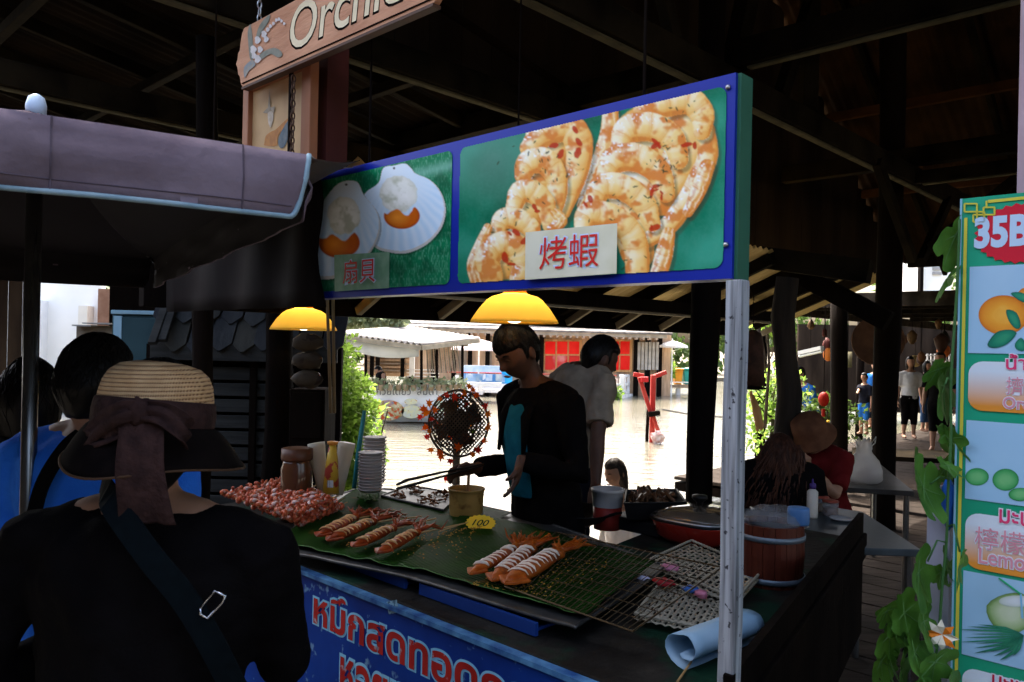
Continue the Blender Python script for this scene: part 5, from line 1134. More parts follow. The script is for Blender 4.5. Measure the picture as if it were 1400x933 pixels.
# ---- customer in the blue shirt
bx = P(128, 600, 1.80)
bs, J4 = person('customer in a bright blue shirt with a black strap, seen from behind', (bx.x, bx.y, 0), (.25, 1), 1.565, SK, headc=P(133, 526, 1.80), hpitch=.1, lean=.02, shirt=cloth_mat('royal_blue', (.022, .16, .80), (.035, .21, .88)), sleeve='short', pants=(navy, .95), vox=.009, wide=1.12, sdisp=.02, hair_args=dict(style='short', m=hairm, strands=600, seed=4, vol=1.07, front=.4))
sm = MB(); q = [P(112, 592, 1.69), P(90, 612, 1.655), P(62, 655, 1.645), P(48, 700, 1.64), P(40, 760, 1.645)]
b2 = root('shoulder_bag', 'black bag strap over the blue shirt', 'bag', P(40, 800, 1.66)); strap('', q, .03, blackc).build('strap', blackc, b2)
# ---- customer at the left edge
lx = P(38, 600, 2.15)
person('customer in a black vest at the left edge behind the parasol pole', (lx.x, lx.y, 0), (-.35, .9), 1.515, SK, headc=P(40, 548, 2.15), hpitch=.1, shirt=blackc, sleeve='none', pants=(blackc, .95), vox=.01, hair_args=dict(style='long', m=hairm, strands=250, seed=6, vol=1.12, length=.03))
# ---- boat cook
q = P(519, 527, 18.6)
person('person in a black vest cooking in the noodle boat', (q.x, q.y, WZ+.1), (-.8, -.5), 1.5, SK, headc=P(517, 507, 18.6), hip=P(523, 535, 18.6), hpitch=.35, lean=.15, shirt=blackc, sleeve='none', pants=(navy, .9), vox=.018, hair_args=dict(style='long', m=hairm, seed=9, vol=1.12, length=.05), wr=P(508, 520, 18.3), wl=P(512, 522, 18.3))
# ---- diners on the right
brown_hair = mat('brown_hair', (.025, .008, .004), .6, (.07, .024, .011), 50, (1, 1, .3), bump=.5)
q = P(1062, 700, 4.05)
d1, J5 = person('diner in a black top sitting with back turned at the steel table', (q.x, q.y, 0), (.15, 1), 1.55, SK, hip=Vector((q.x, q.y, .47)), seat=True, headc=P(1066, 628, 4.05), shirt=blackc, sleeve='short', pants=(navy, .95), vox=.011, hair_args=dict(style='long', m=brown_hair, strands=350, seed=11, vol=1.22, length=.17))
mm = MB(); rnd = random.Random(3)
for i in range(460):
    a = rnd.uniform(-.6, 3.74); c0 = J5['head']+Vector((math.cos(a)*.085, -abs(math.sin(a))*.09 if rnd.random() < .8 else .02, rnd.uniform(-.06, .08)))
    ph = rnd.uniform(0, 6); L_ = rnd.uniform(.2, .34); sp_ = rnd.uniform(.2, 1.1)
    mm.tube([c0+Vector((math.cos(a)*.10*sp_*(k/6)+.012*math.sin(k*1.7+ph), -.03*(k/6)+.012*math.cos(k*1.5+ph), -L_*k/6)) for k in range(7)], [.004, .0055, .0055, .005, .0045, .003, .001], 4)
mm.build('wavy_locks', brown_hair, d1, smooth=True)
q = P(1118, 690, 4.95)
d2, J6 = person('diner in a tan bucket hat and red top bending over a bowl', (q.x, q.y, 0), (-.75, -.6), 1.55, SK, hip=Vector((q.x+.1, q.y+.1, .47)), seat=True, lean=.3, headc=P(1110, 598, 4.9), hpitch=.6, shirt=cloth_mat('red', (.09, .006, .006), (.13, .012, .012)), sleeve='short', pants=(navy, .95), vox=.012, hair_args=dict(style='long', m=hairm, seed=12, vol=1.05, length=.05), wr=P(1098, 632, 4.75), wl=P(1104, 636, 4.7))
hh = root('bucket_hat', 'tan bucket hat on the diner in red', 'hat', J6['head']+Z*.04); mm = MB()
mm.lathe([(.145, -.02), (.14, -.015), (.108, .03), (.106, .06), (.096, .115), (.065, .132), (.01, .136)], J6['head']+Z*.015, 28, J6['R'] @ rot('X', -.1)); mm.build('crown', mat('tan_cloth', (.10, .04, .02), .85, (.14, .06, .03), 20, spec=.1), hh, smooth=True)
# ---- people further along the gallery
def walker(label, px, py_head, py_feet, Y, face, shirt, sleeve, pants, hairst, seed, hgt=None, plen=.5, lean=0, wr=None, wl=None, group='people along the gallery'):
    b_ = P(px, py_feet, Y); h_ = P(px, py_head, Y).z if not hgt else hgt
    return person(label, (b_.x, b_.y, 0), face, h_, SK, shirt=shirt, sleeve=sleeve, pants=(pants, plen), vox=.016, sdisp=.02, lean=lean, wr=wr, wl=wl, group=group, hair_args=dict(style=hairst, m=hairm, seed=seed, vol=1.12, length=.1 if hairst == 'long' else 0))
whitec = cloth_mat('white_tee', (.5, .5, .5), (.6, .6, .6))
bluec = cloth_mat('azure', (.015, .09, .30), (.02, .12, .38)); denim = cloth_mat('denim', (.02, .04, .09), (.03, .06, .12))
walker('person in a white V-neck T-shirt walking through the gallery', 1242, 490, 598, 14.3, (-.2, -1), whitec, 'short', blackc, 'long', 21, plen=.45)
walker('person in jeans and dark top walking behind the white T-shirt', 1264, 496, 596, 15.6, (.5, -.8), blackc, 'short', denim, 'long', 22, plen=.6)
walker('person in dark shorts partly behind the drinks sign leaves', 1283, 484, 620, 12.4, (-.6, -.7), blackc, 'short', blackc, 'short', 23, plen=.3)
walker('person in blue shorts standing by the thin gallery post', 1181, 512, 588, 14.8, (-.8, -.4), navy, 'short', bluec, 'short', 24, plen=.15, wr=P(1172, 538, 14.5))
walker('person in a blue top behind the one in blue shorts', 1195, 496, 578, 16.0, (-.6, -.6), bluec, 'short', navy, 'short', 25)
walker('person in a bright blue shirt bending over by the flowers', 1113, 508, 575, 11.0, (-.9, -.3), bluec, 'long', bluec, 'short', 26, lean=.5, hgt=1.35)
# ================= food and things on the counter =================
Lz = .815
def outline_px(pts, z): return [PZ(x, y, z) for x, y in pts]
tin_m = mat('tray_metal', (.06, .06, .06), .45, (.12, .12, .115), 12, metal=.7)
tr = root('tin_tray', 'shiny tin tray under the banana leaves', 'tray', PZ(640, 780, CZ))
ol = smoothcurve(outline_px([(384, 742), (432, 762), (560, 790), (690, 830), (776, 854), (800, 848), (905, 778), (880, 764), (700, 702), (492, 668)], .79), 4)
mm = MB(); mm.prism(ol, (0, 0, -.006)); mm.build('plate', tin_m, tr)
mm = MB(); mm.tube(ol+[ol[0]], .006, 8, False); mm.build('rim', tin_m, tr, smooth=True)
for k, (x0, x1, l) in enumerate(((440, 555, 'blue plastic crate under the left end of the tin tray'), (575, 735, 'blue slatted plastic crate under the right end of the tin tray'))):
    crt = root('plastic_crate', l, 'crate', PZ(x0, 800, CZ), 'blue crates under the tray'); a, c = PV(x0, 800, VF+.09), PV(x1, 800, VF+.09); a.z = c.z = CZ+.022
    bluecr = mat('crate_blue', (.006, .03, .17), .6, (.01, .045, .22), 5, spec=.15)
    for d in (0, .2): mm = MB(); mm.beam(a+V*d, c+V*d, .012, .035); mm.build('wall', bluecr, crt)
    for j in range(9): mm = MB(); q = a.lerp(c, (j+.5)/9); mm.box(q+V*.1-Z*.012, (.012, .19, .008), RUV); mm.build('slat', bluecr, crt)
# banana leaves
blf = mat('banana_leaf', (.006, .030, .003), .6, (.014, .055, .006), 6, bump=.15, bscale=20, col3=(.10, .05, .008), scale3=9, lo3=.62, hi3=.72, trans=.05, spec=.04)
nt = blf.node_tree; pb = nt.nodes['Principled BSDF']; tcn = nt.nodes.new('ShaderNodeTexCoord'); mpn = nt.nodes.new('ShaderNodeMapping'); mpn.inputs['Rotation'].default_value = (0, 0, -math.atan2(V.y, V.x)-.1)
wv = nt.nodes.new('ShaderNodeTexWave'); wv.bands_direction = 'Y'; wv.inputs['Scale'].default_value = 26; wv.inputs['Distortion'].default_value = .8; nt.links.new(tcn.outputs['Object'], mpn.inputs[0]); nt.links.new(mpn.outputs[0], wv.inputs['Vector'])
bpn = nt.nodes.new('ShaderNodeBump'); bpn.inputs['Strength'].default_value = .9; bpn.inputs['Distance'].default_value = .006; nt.links.new(wv.outputs['Fac'], bpn.inputs['Height']); nt.links.new(bpn.outputs[0], pb.inputs['Normal'])
def bleaf(label, fl, bl_, br, fr, z, seed, curl=.012):
    c = [PZ(*q, z) for q in (fl, bl_, br, fr)]; n, m = 36, 20; g = []
    for i in range(m+1):
        row = []
        for j in range(n+1):
            p = c[0].lerp(c[3], j/n).lerp(c[1].lerp(c[2], j/n), i/m); e = min(i/m, 1-i/m, j/n, 1-j/n)
            p = p+(c[1]-c[0]).normalized()*(.010*noise.noise(Vector((j*.35, seed, i*.02))))*(1 if i in (0, m) else .3)
            p.z += .003*noise.noise(Vector((i*.3+seed, j*.3, 0)))+curl*math.exp(-e*30)*(noise.noise(Vector((i*.25, j*.25, seed)))*.8+.15); row.append(p)
        g.append(row)
    t = root('banana_leaf', label, 'leaf', (c[0]+c[2])/2, 'banana leaves lining the tray'); mb = MB(); mb.sheet(g, (0, 0, -.0012)); mb.build('blade', blf, t, smooth=True)
    ed = g[0]; mb = MB(); mb.tube([p+Z*.001 for p in ed], .0018, 5); mb.build('leaf_edge', mat('leaf_rim', (.05, .14, .03), .5, (.08, .19, .045), 20), t, smooth=True)
bleaf('banana leaf under the pink skewers and left squid', (372, 740), (488, 668), (700, 700), (566, 780), Lz-.012, 1)
bleaf('banana leaf under the three squid in front of the wire rack', (548, 772), (640, 696), (896, 768), (798, 842), Lz-.006, 2)
bleaf('small banana leaf sticking up by the foam cups', (488, 682), (494, 664), (520, 668), (516, 686), Lz+.004, 3, .02)
rc_ = random.Random(21); mm = MB()
for i in range(620):
    if rc_.random() < .7: p = PZ(640, 800, Lz).lerp(PZ(770, 820, Lz), rc_.random()).lerp(PZ(700, 740, Lz).lerp(PZ(850, 770, Lz), rc_.random()), rc_.random()**1.6)
    else: p = PZ(430, 745, Lz).lerp(PZ(620, 770, Lz), rc_.random()).lerp(PZ(660, 720, Lz), rc_.random())
    s_ = rc_.uniform(.002, .0048); p = p+Z*.001; a = rc_.uniform(0, 6); mm.add([p+Vector((math.cos(a+q)*s_*(1.6 if q < 1 else .8), math.sin(a+q)*s_, (.0015 if q in (0, 2.1) else 0))) for q in (0, 2.1, 4.2)]+[p+Z*s_], [(0, 1, 3), (1, 2, 3), (2, 0, 3)])
o = mm.build('crumbs', mat('crumb', (.26, .11, .012), .7, (.46, .26, .04), 60, spec=.2)); tag(o, 'brown crumbs and sauce flecks scattered on the banana leaves', 'crumbs', None, 'stuff')
# wire rack
wrm = mat('rack_wire', (.05, .035, .02), .45, (.10, .065, .03), 60, metal=.8)
rk = root('wire_rack', 'fine wire grill rack over the right end of the leaves', 'rack', PZ(850, 800, CZ)); A, B_, C_, D_ = [PZ(*q, .822) for q in ((690, 802), (760, 728), (988, 776), (866, 864))]
for i in range(9): mm = MB(); k = i/8; mm.tube([A.lerp(B_, k), D_.lerp(C_, k)], .0016 if 0 < i < 8 else .003, 5); mm.build('wire', wrm, rk)
for i in range(27): mm = MB(); k = i/26; mm.tube([A.lerp(D_, k)+Z*.0025, B_.lerp(C_, k)+Z*.0025], .0014 if 0 < i < 26 else .003, 5); mm.build('wire', wrm, rk)
for q in (B_, C_): mm = MB(); mm.tube([q, q-Z*.02, Vector((q.x, q.y, CZ))], .003, 6); mm.build('foot', wrm, rk)
# grilled squid
sqb = mat('squid_skin', (.15, .015, .002), .45, (.31, .048, .005), 26, bump=.25, bscale=60, col3=(.10, .02, .008), scale3=30, lo3=.6, hi3=.7, spec=.2)
sqb2 = mat('squid_skin_gold', (.27, .042, .003), .42, (.43, .10, .008), 26, bump=.25, bscale=60, col3=(.22, .05, .012), scale3=30, lo3=.58, hi3=.7, spec=.22)
sqw = mat('squid_flesh', (.50, .26, .09), .45, (.62, .38, .16), 40, spec=.3); sqw2 = mat('squid_flesh_white', (.74, .62, .46), .4, (.84, .74, .60), 40, spec=.3)
bam = mat('bamboo_skewer', (.40, .24, .09), .6, (.5, .32, .14), 30)
def squid(label, tip, end, stick, z, gold, seed, fat=1.0, slices=8):
    a, c, s_ = PZ(*tip, z), PZ(*end, z), PZ(*stick, z+.012); d = (c-a); L = d.length; d.normalize(); sd_ = d.cross(Z).normalized(); rnd = random.Random(seed)
    t = root('grilled_squid', label, 'squid', a); mS, mW = (sqb2, sqw2) if gold else (sqb, sqw); w = L*.088*fat
    mb = MB(); pr = [(0, .25), (.08, .55), (.22, .9), (.4, 1.05), (.65, 1.02), (.85, .88), (1.0, .7)]
    mb.rings([[a+d*L*k+(sd_*math.cos(q)*w*r+Z*(math.sin(q)*w*.62*r+w*.62)) for q in [j*math.pi/7 for j in range(14)]] for k, r in pr]); o = mb.build('body', mS, t, smooth=True)
    for i in range(slices):   # scored flesh opening on top
        k = .2+.72*(i+rnd.uniform(-.22, .22))/(slices-1); mb = MB(); pts = []; rr = w*(.95+.07*rnd.random()); ja = rnd.uniform(-14, 14); jw = rnd.uniform(.6, 1.35); sl2 = rnd.uniform(-.006, .010)
        for q in [math.radians(x+ja) for x in (12, 45, 80, 115, 150)]: pts.append(a+d*(L*k+.003*math.sin(q*2)+sl2*math.cos(q))+sd_*math.cos(q)*rr*1.02+Z*(math.sin(q)*rr*.68+w*.62))
        mb.tube(pts, [L*.006*jw, L*.013*jw, L*.016*jw, L*.012*jw, L*.005*jw], 7); mb.build('cut', mW, t, smooth=True)
    for sg in (-1, 1):        # fins
        mb = MB(); p0 = a+d*L*.03; mb.rings([[p+Z*h_ for p in (p0-d*L*.08, p0+sd_*sg*w*.7-d*L*.02, p0+sd_*sg*w*1.5+d*L*.10, p0+d*L*.22)] for h_ in (w*.42, w*.7)]); o = mb.build('fin', mS, t, smooth=False, bevel=.003)
    mb = MB(); mb.ball(c+d*L*.08+Z*w*.6, (w*.75, w*.75, w*.6), 10, 8, nz=.3, seed=seed); mb.build('head', mS, t, smooth=True)
    for i in range(15):
        ang = rnd.uniform(-1.1, 1.1); dd = (d+sd_*ang*.8).normalized(); p = c+d*L*.14+Z*w*.6; LL = L*rnd.uniform(.22, .55)
        mb = MB(); mb.tube([p, p+dd*LL*.4+Z*rnd.uniform(0, .014), p+dd*LL*.75+Z*rnd.uniform(-.004, .022), p+dd*LL+sd_*rnd.uniform(-.012, .012)+Z*rnd.uniform(-.008, .028)], [w*.26, w*.22, w*.15, w*.05], 6); mb.build('tentacle', mS, t, smooth=True)
    mb = MB(); mb.tube([c+Z*w*.5, s_], .0028, 6); mb.build('stick', bam, t)
    return t
squid('dark glazed squid farthest left of the four beside the pink skewers', (436, 738), (482, 714), (545, 700), Lz, 0, 1)
squid('dark glazed squid second from left, in the middle of the trio', (450, 744), (506, 720), (576, 706), Lz, 0, 2)
squid('dark glazed squid at the front right of the left trio', (484, 752), (533, 729), (596, 709), Lz, 0, 3, 1.05)
squid('single dark squid whose stick points at the yellow price tag', (518, 761), (566, 735), (634, 716), Lz, 0, 4, 1.0, 7)
squid('golden squid at the left of the right-hand trio', (645, 790), (700, 757), (732, 744), Lz+.004, 1, 5, .9)
squid('golden squid in the middle of the right-hand trio', (675, 800), (722, 760), (752, 738), Lz+.004, 1, 6, .95)
squid('large golden squid at the front of the right-hand trio', (694, 806), (756, 768), (800, 745), Lz+.004, 1, 7, 1.2, 9)
# pink octopus skewers
pkm = [mat('octopus_pink%d' % i, c, .35, c2, 45, bump=.3, bscale=80, col3=(.66, .50, .45), scale3=45, lo3=.56, hi3=.64, spec=.3) for i, (c, c2) in enumerate((((.40, .055, .015), (.52, .13, .05)), ((.30, .035, .010), (.46, .09, .035))))]
pieces = []
for q in range(3):     # curled piece threaded on the x axis
    mb = MB(); n = 11; a0 = q*1.1
    pts = [Vector((.006*math.sin(k*.9+q), math.cos(a0+k*.52)*(.0085+.0015*math.sin(k*1.7)), math.sin(a0+k*.52)*(.0085+.0015*math.cos(k*1.3)))) for k in range(n)]
    mb.tube(pts, [.0045+.0035*math.sin(math.pi*(k+.6)/n)+.0008*math.sin(k*2.3) for k in range(n)], 7)
    for e in (0, 1): mb.tube([pts[0 if e else -1], pts[0 if e else -1]*1.5+Vector((.004, 0, 0)), pts[0 if e else -1]*1.8-Vector((.005, 0, 0))], [.004, .003, .001], 5)
    o = mb.build('octopus_piece', pkm[q % 2], None, smooth=True); pieces.append(o.data); bpy.data.objects.remove(o)
rowlab = 'pink baby octopus skewer in the heap at the left end of the counter'
nsk = 0
for layer in range(3):
    for i in range(11-layer*2):
        k = (i+layer*.9)/10.0; st = Vector((302, 676)).lerp(Vector((408, 716)), k); en = Vector((398, 652)).lerp(Vector((470, 690)), k)
        z = Lz+.010+layer*.024; a, c = PZ(st.x, st.y-layer*1, z), PZ(en.x, en.y, z); d = (c-a); L = d.length; d.normalize()
        t = root('octopus_skewer', rowlab, 'skewer', a, 'pink octopus skewers heaped at the left end'); t['label'] = ('pink baby octopus skewer lying on the leaf at the bottom of the heap', 'pink baby octopus skewer in the middle layer of the heap', 'pink baby octopus skewer on top of the heap')[layer]; nsk += 1
        for q in range(9):
            o = link('octopus_piece', pieces[(q+i) % 3], None, t); p = a+d*L*(q+.4)/9.2+Vector((random.uniform(-.003, .003), random.uniform(-.003, .003), random.uniform(-.002, .004)))
            o.matrix_parent_inverse = Matrix.Identity(4); o.location = p-a; o.rotation_euler = (Vector((1, 0, 0)).rotation_difference(d).to_matrix() @ rot('X', random.uniform(0, 6)) @ rot('Z', random.uniform(-.35, .35))).to_euler(); o.scale = (random.uniform(1.0, 1.25), random.uniform(1.05, 1.35), random.uniform(1.05, 1.35))
        mb = MB(); mb.tube([a, c+d*random.uniform(.03, .06)+Z*.004], .0018, 5); mb.build('stick', bam, t)
# price tag
tg = root('price_tag', 'yellow scalloped price tag reading 100 between the squid', 'price tag', PZ(657, 722, Lz)); pc = PZ(657, 715, Lz+.012); nrm = Vector((-.1, -.75, .65)).normalized(); ex = nrm.cross(Z).normalized()*-1; ex = Z.cross(nrm).normalized(); ey = nrm.cross(ex)
mm = MB(); mm.prism([pc+ex*math.cos(a)*(.058+.003*math.cos(a*18))+ey*math.sin(a)*(.034+.002*math.cos(a*18)) for a in [j*2*math.pi/108 for j in range(108)]], nrm*-.002); mm.build('card', mat('yellow_card', (.75, .50, .02), .5, (.82, .58, .04), 20), tg)
lettering('lettering', '100', pc-ex*.033-ey*.013, pc+ex*.033-ey*.013, nrm, mat('ink', (.01, .03, .012), .6), tg, height=.026, offset=.012, lift=.0008, shear=.35)
mm = MB(); mm.tube([PZ(600, 727, Lz), pc-ex*.05], .0022, 6); mm.build('stick', bam, tg)
# sauce tub with brush
q = PZ(637, 704, FZ); tb = root('sauce_tub', 'yellowed round plastic sauce tub with a wooden brush', 'tub', q)
tubm = mat('old_plastic', (.30, .17, .04), .45, (.42, .25, .07), 9, col3=(.12, .05, .01), scale3=12, lo3=.58, hi3=.68, trans=.25)
mm = MB(); mm.lathe([(.070, 0), (.074, .09), (.076, .105), (.079, .107), (.079, .114), (.073, .114), (.071, .09), (.067, .012)], q, 32, cap=False); mm.lathe([(.07, .001), (.01, .001)], q, 32); mm.build('bowl', tubm, tb, smooth=True)
mm = MB(); mm.lathe([(.0715, .085), (.03, .087), (.005, .088)], q, 24); mm.build('sauce', mat('sauce', (.10, .03, .008), .25, (.2, .08, .02), 12), tb, smooth=True)
mm = MB(); mm.tube([q+Vector((.005, 0, .06)), q+Vector((.008, .01, .195))], .013, 10, flat=.5); mm.build('brush_handle', mat('brush_wood', (.32, .15, .05), .6, (.42, .22, .09), 12), tb, smooth=True)
# tongs in the cook's hand
tn = root('grill_tongs', 'long black tongs held by the cook over the fried tray', 'tongs', P(545, 668, 3.05)); blackm = mat('black_metal', (.005, .0045, .0045), .5, (.009, .008, .008), 20, spec=.2)
for dz in (0, .018): mm = MB(); mm.tube([P(660, 637, 3.28)+Z*dz*.4, P(600, 653, 3.15)+Z*dz, P(556, 665, 3.05)+Z*dz*1.3, P(543, 668, 3.0)+Z*dz*.8], [.006, .009, .012, .008], 8, flat=.5); mm.build('arm', blackm, tn, smooth=True)
# tray of fried bits
ft = root('fried_tray', 'black pan of brown fried bits behind the banana leaf', 'pan', PZ(565, 690, CZ)); c4 = [PZ(*q, FZ+.01) for q in ((522, 678), (560, 664), (628, 676), (606, 698))]
mm = MB(); mm.prism(c4, (0, 0, -.02)); mm.build('pan', blackm, ft, bevel=.004)
mm = MB(); mm.tube(c4+[c4[0]], .006, 6, False); mm.build('rim', blackm, ft)
frm = mat('fried', (.12, .035, .012), .5, (.26, .10, .035), 40, bump=.4)
for k in range(46): 
    a, b2_ = random.random(), random.random(); p = c4[0].lerp(c4[3], a).lerp(c4[1].lerp(c4[2], a), b2_); p = p.lerp((c4[0]+c4[2])/2, .12)
    mm = MB(); mm.tube([p+Z*.004, p+Vector((random.uniform(-.02, .02), random.uniform(-.02, .02), random.uniform(.006, .022))), p+Vector((random.uniform(-.03, .03), random.uniform(-.03, .03), .006))], [.004, .006, .003], 5); mm.build('fried_bit', frm, ft, smooth=True)
# wok
wk = root('wok', 'wide black wok in front of the cook', 'wok', PZ(775, 725, CZ)); q = PZ(775, 722, CZ+.005); mm = MB()
mm.lathe([(.02, 0), (.07, .008), (.13, .035), (.165, .07), (.17, .072), (.163, .066), (.12, .034), (.06, .012), (.01, .006)], q+V*.05, 40); mm.build('bowl', blackm, wk, smooth=True)
mm = MB(); mm.tube([q+V*.05-U*.16+Z*.065, q+V*.05-U*.21+Z*.085, q+V*.1-U*.21+Z*.085, q+V*.1-U*.15+Z*.065], .006, 6); mm.build('handle', blackm, wk)
# jar, jugs, cups
glassj = mat('brown_jar', (.06, .022, .010), .2, (.10, .04, .018), 8, coat=.6)
q = P(405, 668, 3.45); jr = root('brown_jar', 'dark brown screw-top jar behind the octopus skewers', 'jar', Vector((q.x, q.y, CZ))); mm = MB(); hj = P(405, 613, 3.45).z-CZ
mm.lathe([(.062, 0), (.068, .01), (.068, hj*.72), (.06, hj*.8), (.06, hj*.84)], Vector((q.x, q.y, CZ)), 28); mm.build('body', glassj, jr, smooth=True)
mm = MB(); mm.lathe([(.066, hj*.84), (.068, hj*.86), (.067, hj), (.05, hj*1.01), (.01, hj*1.01)], Vector((q.x, q.y, CZ)), 28); mm.build('lid', mat('jar_lid', (.07, .026, .012), .4, (.10, .04, .02), 10), jr, smooth=True)
jugm = mat('cream_plastic', (.55, .50, .40), .4, (.62, .57, .47), 6, trans=.35)
for x0, x1, w0, lab in ((432, 442, .018, 'cream squeeze bottle left of the labelled bottle'), (474, 462, .018, 'cream squeeze bottle right of the labelled bottle')):
    t = root('squeeze_bottle', lab, 'bottle', P(x1, 668, 3.5)); mm = MB(); a, c = P(x1, 676, 3.5), P(x0, 606, 3.5); mm.tube([a, a.lerp(c, .5), a.lerp(c, .93), c], [.022, .03, .038, .038], 16); mm.build('body', jugm, t, smooth=True)
t = root('sauce_bottle', 'upturned sauce bottle with yellow label between cream bottles', 'bottle', P(452, 668, 3.42)); a, c = P(452, 674, 3.42), P(455, 604, 3.42)
mm = MB(); mm.tube([a, a.lerp(c, .6), a.lerp(c, .95)], [.036, .026, .014], 18); mm.build('body', mat('yellow_label', (.52, .28, .015), .45, (.55, .35, .04), 7, col3=(.35, .05, .03), scale3=22, lo3=.55, hi3=.58), t, smooth=True)
mm = MB(); mm.tube([a.lerp(c, .94), c], [.020, .024], 14); mm.build('cap', mat('orange_cap', (.6, .22, .03), .5), t, smooth=True)
mm = MB(); ba = a.lerp(c, .2); mm.box(ba+Vector((.004, -.035, 0)), (.026, .003, .03)); mm.build('barcode_label', mat('barcode', (.6, .6, .6), .5, (.03, .03, .03), 60, (20, 1, .01), lo=.5, hi=.51), t)
cupm = mat('foam_cup', (.48, .44, .42), .6, (.54, .5, .47), 8)
for px, y0, y1, Y, lab in ((511, 597, 660, 3.75, 'taller back stack of white cups behind the banana leaf'), (506, 618, 672, 3.5, 'front stack of white cups at the leaf corner')):
    bq_ = P(px, y1, Y); tq = P(px, y0, Y); n = 13; t = root('cup_stack', lab, 'cups', bq_); hh_ = (tq.z-bq_.z)
    for k in range(n):
        mm = MB(); zc = bq_+Z*(hh_*k/n); mm.lathe([(.046, 0), (.0545, hh_/n*.8), (.057, hh_/n*.82), (.057, hh_/n*.95), (.05, hh_/n*.97)], zc, 24, cap=(k == n-1 or k == 0)); mm.build('cup', cupm, t, smooth=True)
pl = MB(); pl.tube([P(484, 668, 3.9), P(491, 610, 3.9), P(498, 562, 3.95)], [.011, .012, .010], 10); o = pl.build('turquoise_pole', mat('turquoise', (.015, .16, .18), .5, (.03, .22, .24), 6), smooth=True); tag(o, 'slim turquoise pole behind the cup stacks', 'pole')
# fan with woven guard and maple leaf garland
fc = P(627, 579, 3.75); fr = 41/F*3.75; fn = root('table_fan', 'round fan with a perforated guard standing left of the cook', 'fan', P(622, 690, 3.75)); fnrm = Vector((.22, -.95, .05)).normalized(); fx = Z.cross(fnrm).normalized(); fy = fnrm.cross(fx)
def fp(a, b2_, k=0): return fc+fx*a*fr+fy*b2_*fr*1.1+fnrm*k
fgm = mat('guard', (.05, .032, .02), .5, (.09, .06, .035), 12)
mm = MB(); mm.tube([fp(math.cos(a), math.sin(a)) for a in [j*math.pi/24 for j in range(49)]], .006, 8, False); mm.build('rim', fgm, fn, smooth=True)
for sgn_ in (0, 1):
    for k in range(-11, 12):
        o_ = k/11.5; pts = []
        for j in range(13):
            s2 = -1+2*j/12; x, y = (o_+s2*1.2, s2*1.2-o_) if sgn_ else (o_-s2*1.2, s2*1.2+o_)
            x, y = x*.75, y*.75
            if x*x+y*y < .97: pts.append(fp(x, y, .02*(1-x*x-y*y)))
        if len(pts) > 1: mm = MB(); mm.tube(pts, .0034, 4); mm.build('guard_wire', fgm, fn)
for k in range(4):
    mm = MB(); a = k*math.pi/2+.4; pts = [fp(.12*math.cos(a), .12*math.sin(a), -.03), fp(.8*math.cos(a-.4), .8*math.sin(a-.4), -.02), fp(.85*math.cos(a+.4), .85*math.sin(a+.4), -.05), fp(.15*math.cos(a+.8), .15*math.sin(a+.8), -.045)]; mm.prism(pts, fnrm*-.003); mm.build('blade', mat('fan_blade', (.10, .05, .012), .5, (.22, .05, .02), 9, col3=(.02, .05, .07), scale3=6, lo3=.5, hi3=.55), fn)
mm = MB(); mm.lathe([(.02, .0), (.05, -.005), (.062, -.02), (.06, -.07), (.03, -.085)], fc-fnrm*.02, 24, frame(fx, fy, fnrm)); mm.build('motor', blackm, fn, smooth=True)
for k in range(1, 7): mm = MB(); mm.tube([fp(k/7*math.cos(a), k/7*math.sin(a), -.075) for a in [j*math.pi/16 for j in range(33)]], .004, 5, False); mm.build('back_guard_ring', fgm, fn)
mm = MB(); mm.tube([fc-fnrm*.07, fc-fnrm*.05-Z*fr*1.15, Vector((fc.x, fc.y, CZ-.3))], [.016, .018, .02], 12); mm.build('stand', mat('fan_stand', (.14, .10, .06), .6, (.2, .15, .09), 8), fn, smooth=True)
mm = MB(); mm.lathe([(.14, 0), (.14, .02), (.03, .05), (.02, .45)], Vector((fc.x, fc.y, .004)), 24); mm.build('base', fgm, fn, smooth=True)
gd = root('maple_garland', 'garland of orange and red maple leaves around the fan', 'garland', fc)
ml_ = [mat('maple%d' % i, c, .6, c2, 20, trans=.7, transcol=((.95, .28, .02), (.85, .05, .03), (.95, .42, .03))[i]) for i, (c, c2) in enumerate((((.60, .13, .01), (.70, .22, .02)), ((.50, .03, .015), (.6, .07, .02)), ((.66, .20, .02), (.7, .12, .01))))]
def maple(p, s, m, par, rr):
    pts = []
    for k in range(14):
        a = k*math.pi/7; rad = (1, .45, .85, .42, .95, .4, .55, .3, .55, .4, .95, .42, .85, .45)[k]; pts.append(Vector((math.sin(a)*rad*s, 0, math.cos(a)*rad*s)))
    R = rot('Z', rr.uniform(-.7, .7)) @ rot('X', rr.uniform(-.5, .5)) @ rot('Y', rr.uniform(0, 6)); mb = MB(); mb.prism([p+R @ q for q in pts], R @ Vector((0, .0008, 0))); mb.build('maple_leaf', m, par)
rr = random.Random(12)
mpos = [(579, 560), (575, 570), (586, 552), (600, 545), (611, 541), (640, 529), (653, 540), (665, 556), (667, 566), (584, 584), (584, 598), (590, 615), (604, 624), (616, 630), (668, 584), (661, 603), (653, 616), (645, 622), (596, 561), (592, 574), (587, 590), (600, 618), (622, 543), (634, 538), (646, 533), (608, 655), (583, 565), (625, 612)]
for i, (x, y) in enumerate(mpos): maple(P(x+rr.uniform(-2, 2), y, 3.68 if i % 3 else 3.6), rr.uniform(.020, .032), ml_[i % 3], gd, rr)
for i in range(22): a, q = rr.uniform(0, 6.28), rr.uniform(.2, .85); maple(fp(q*math.cos(a), q*math.sin(a), -.09), rr.uniform(.02, .03), (ml_+[leafm])[i % 4], gd, rr)
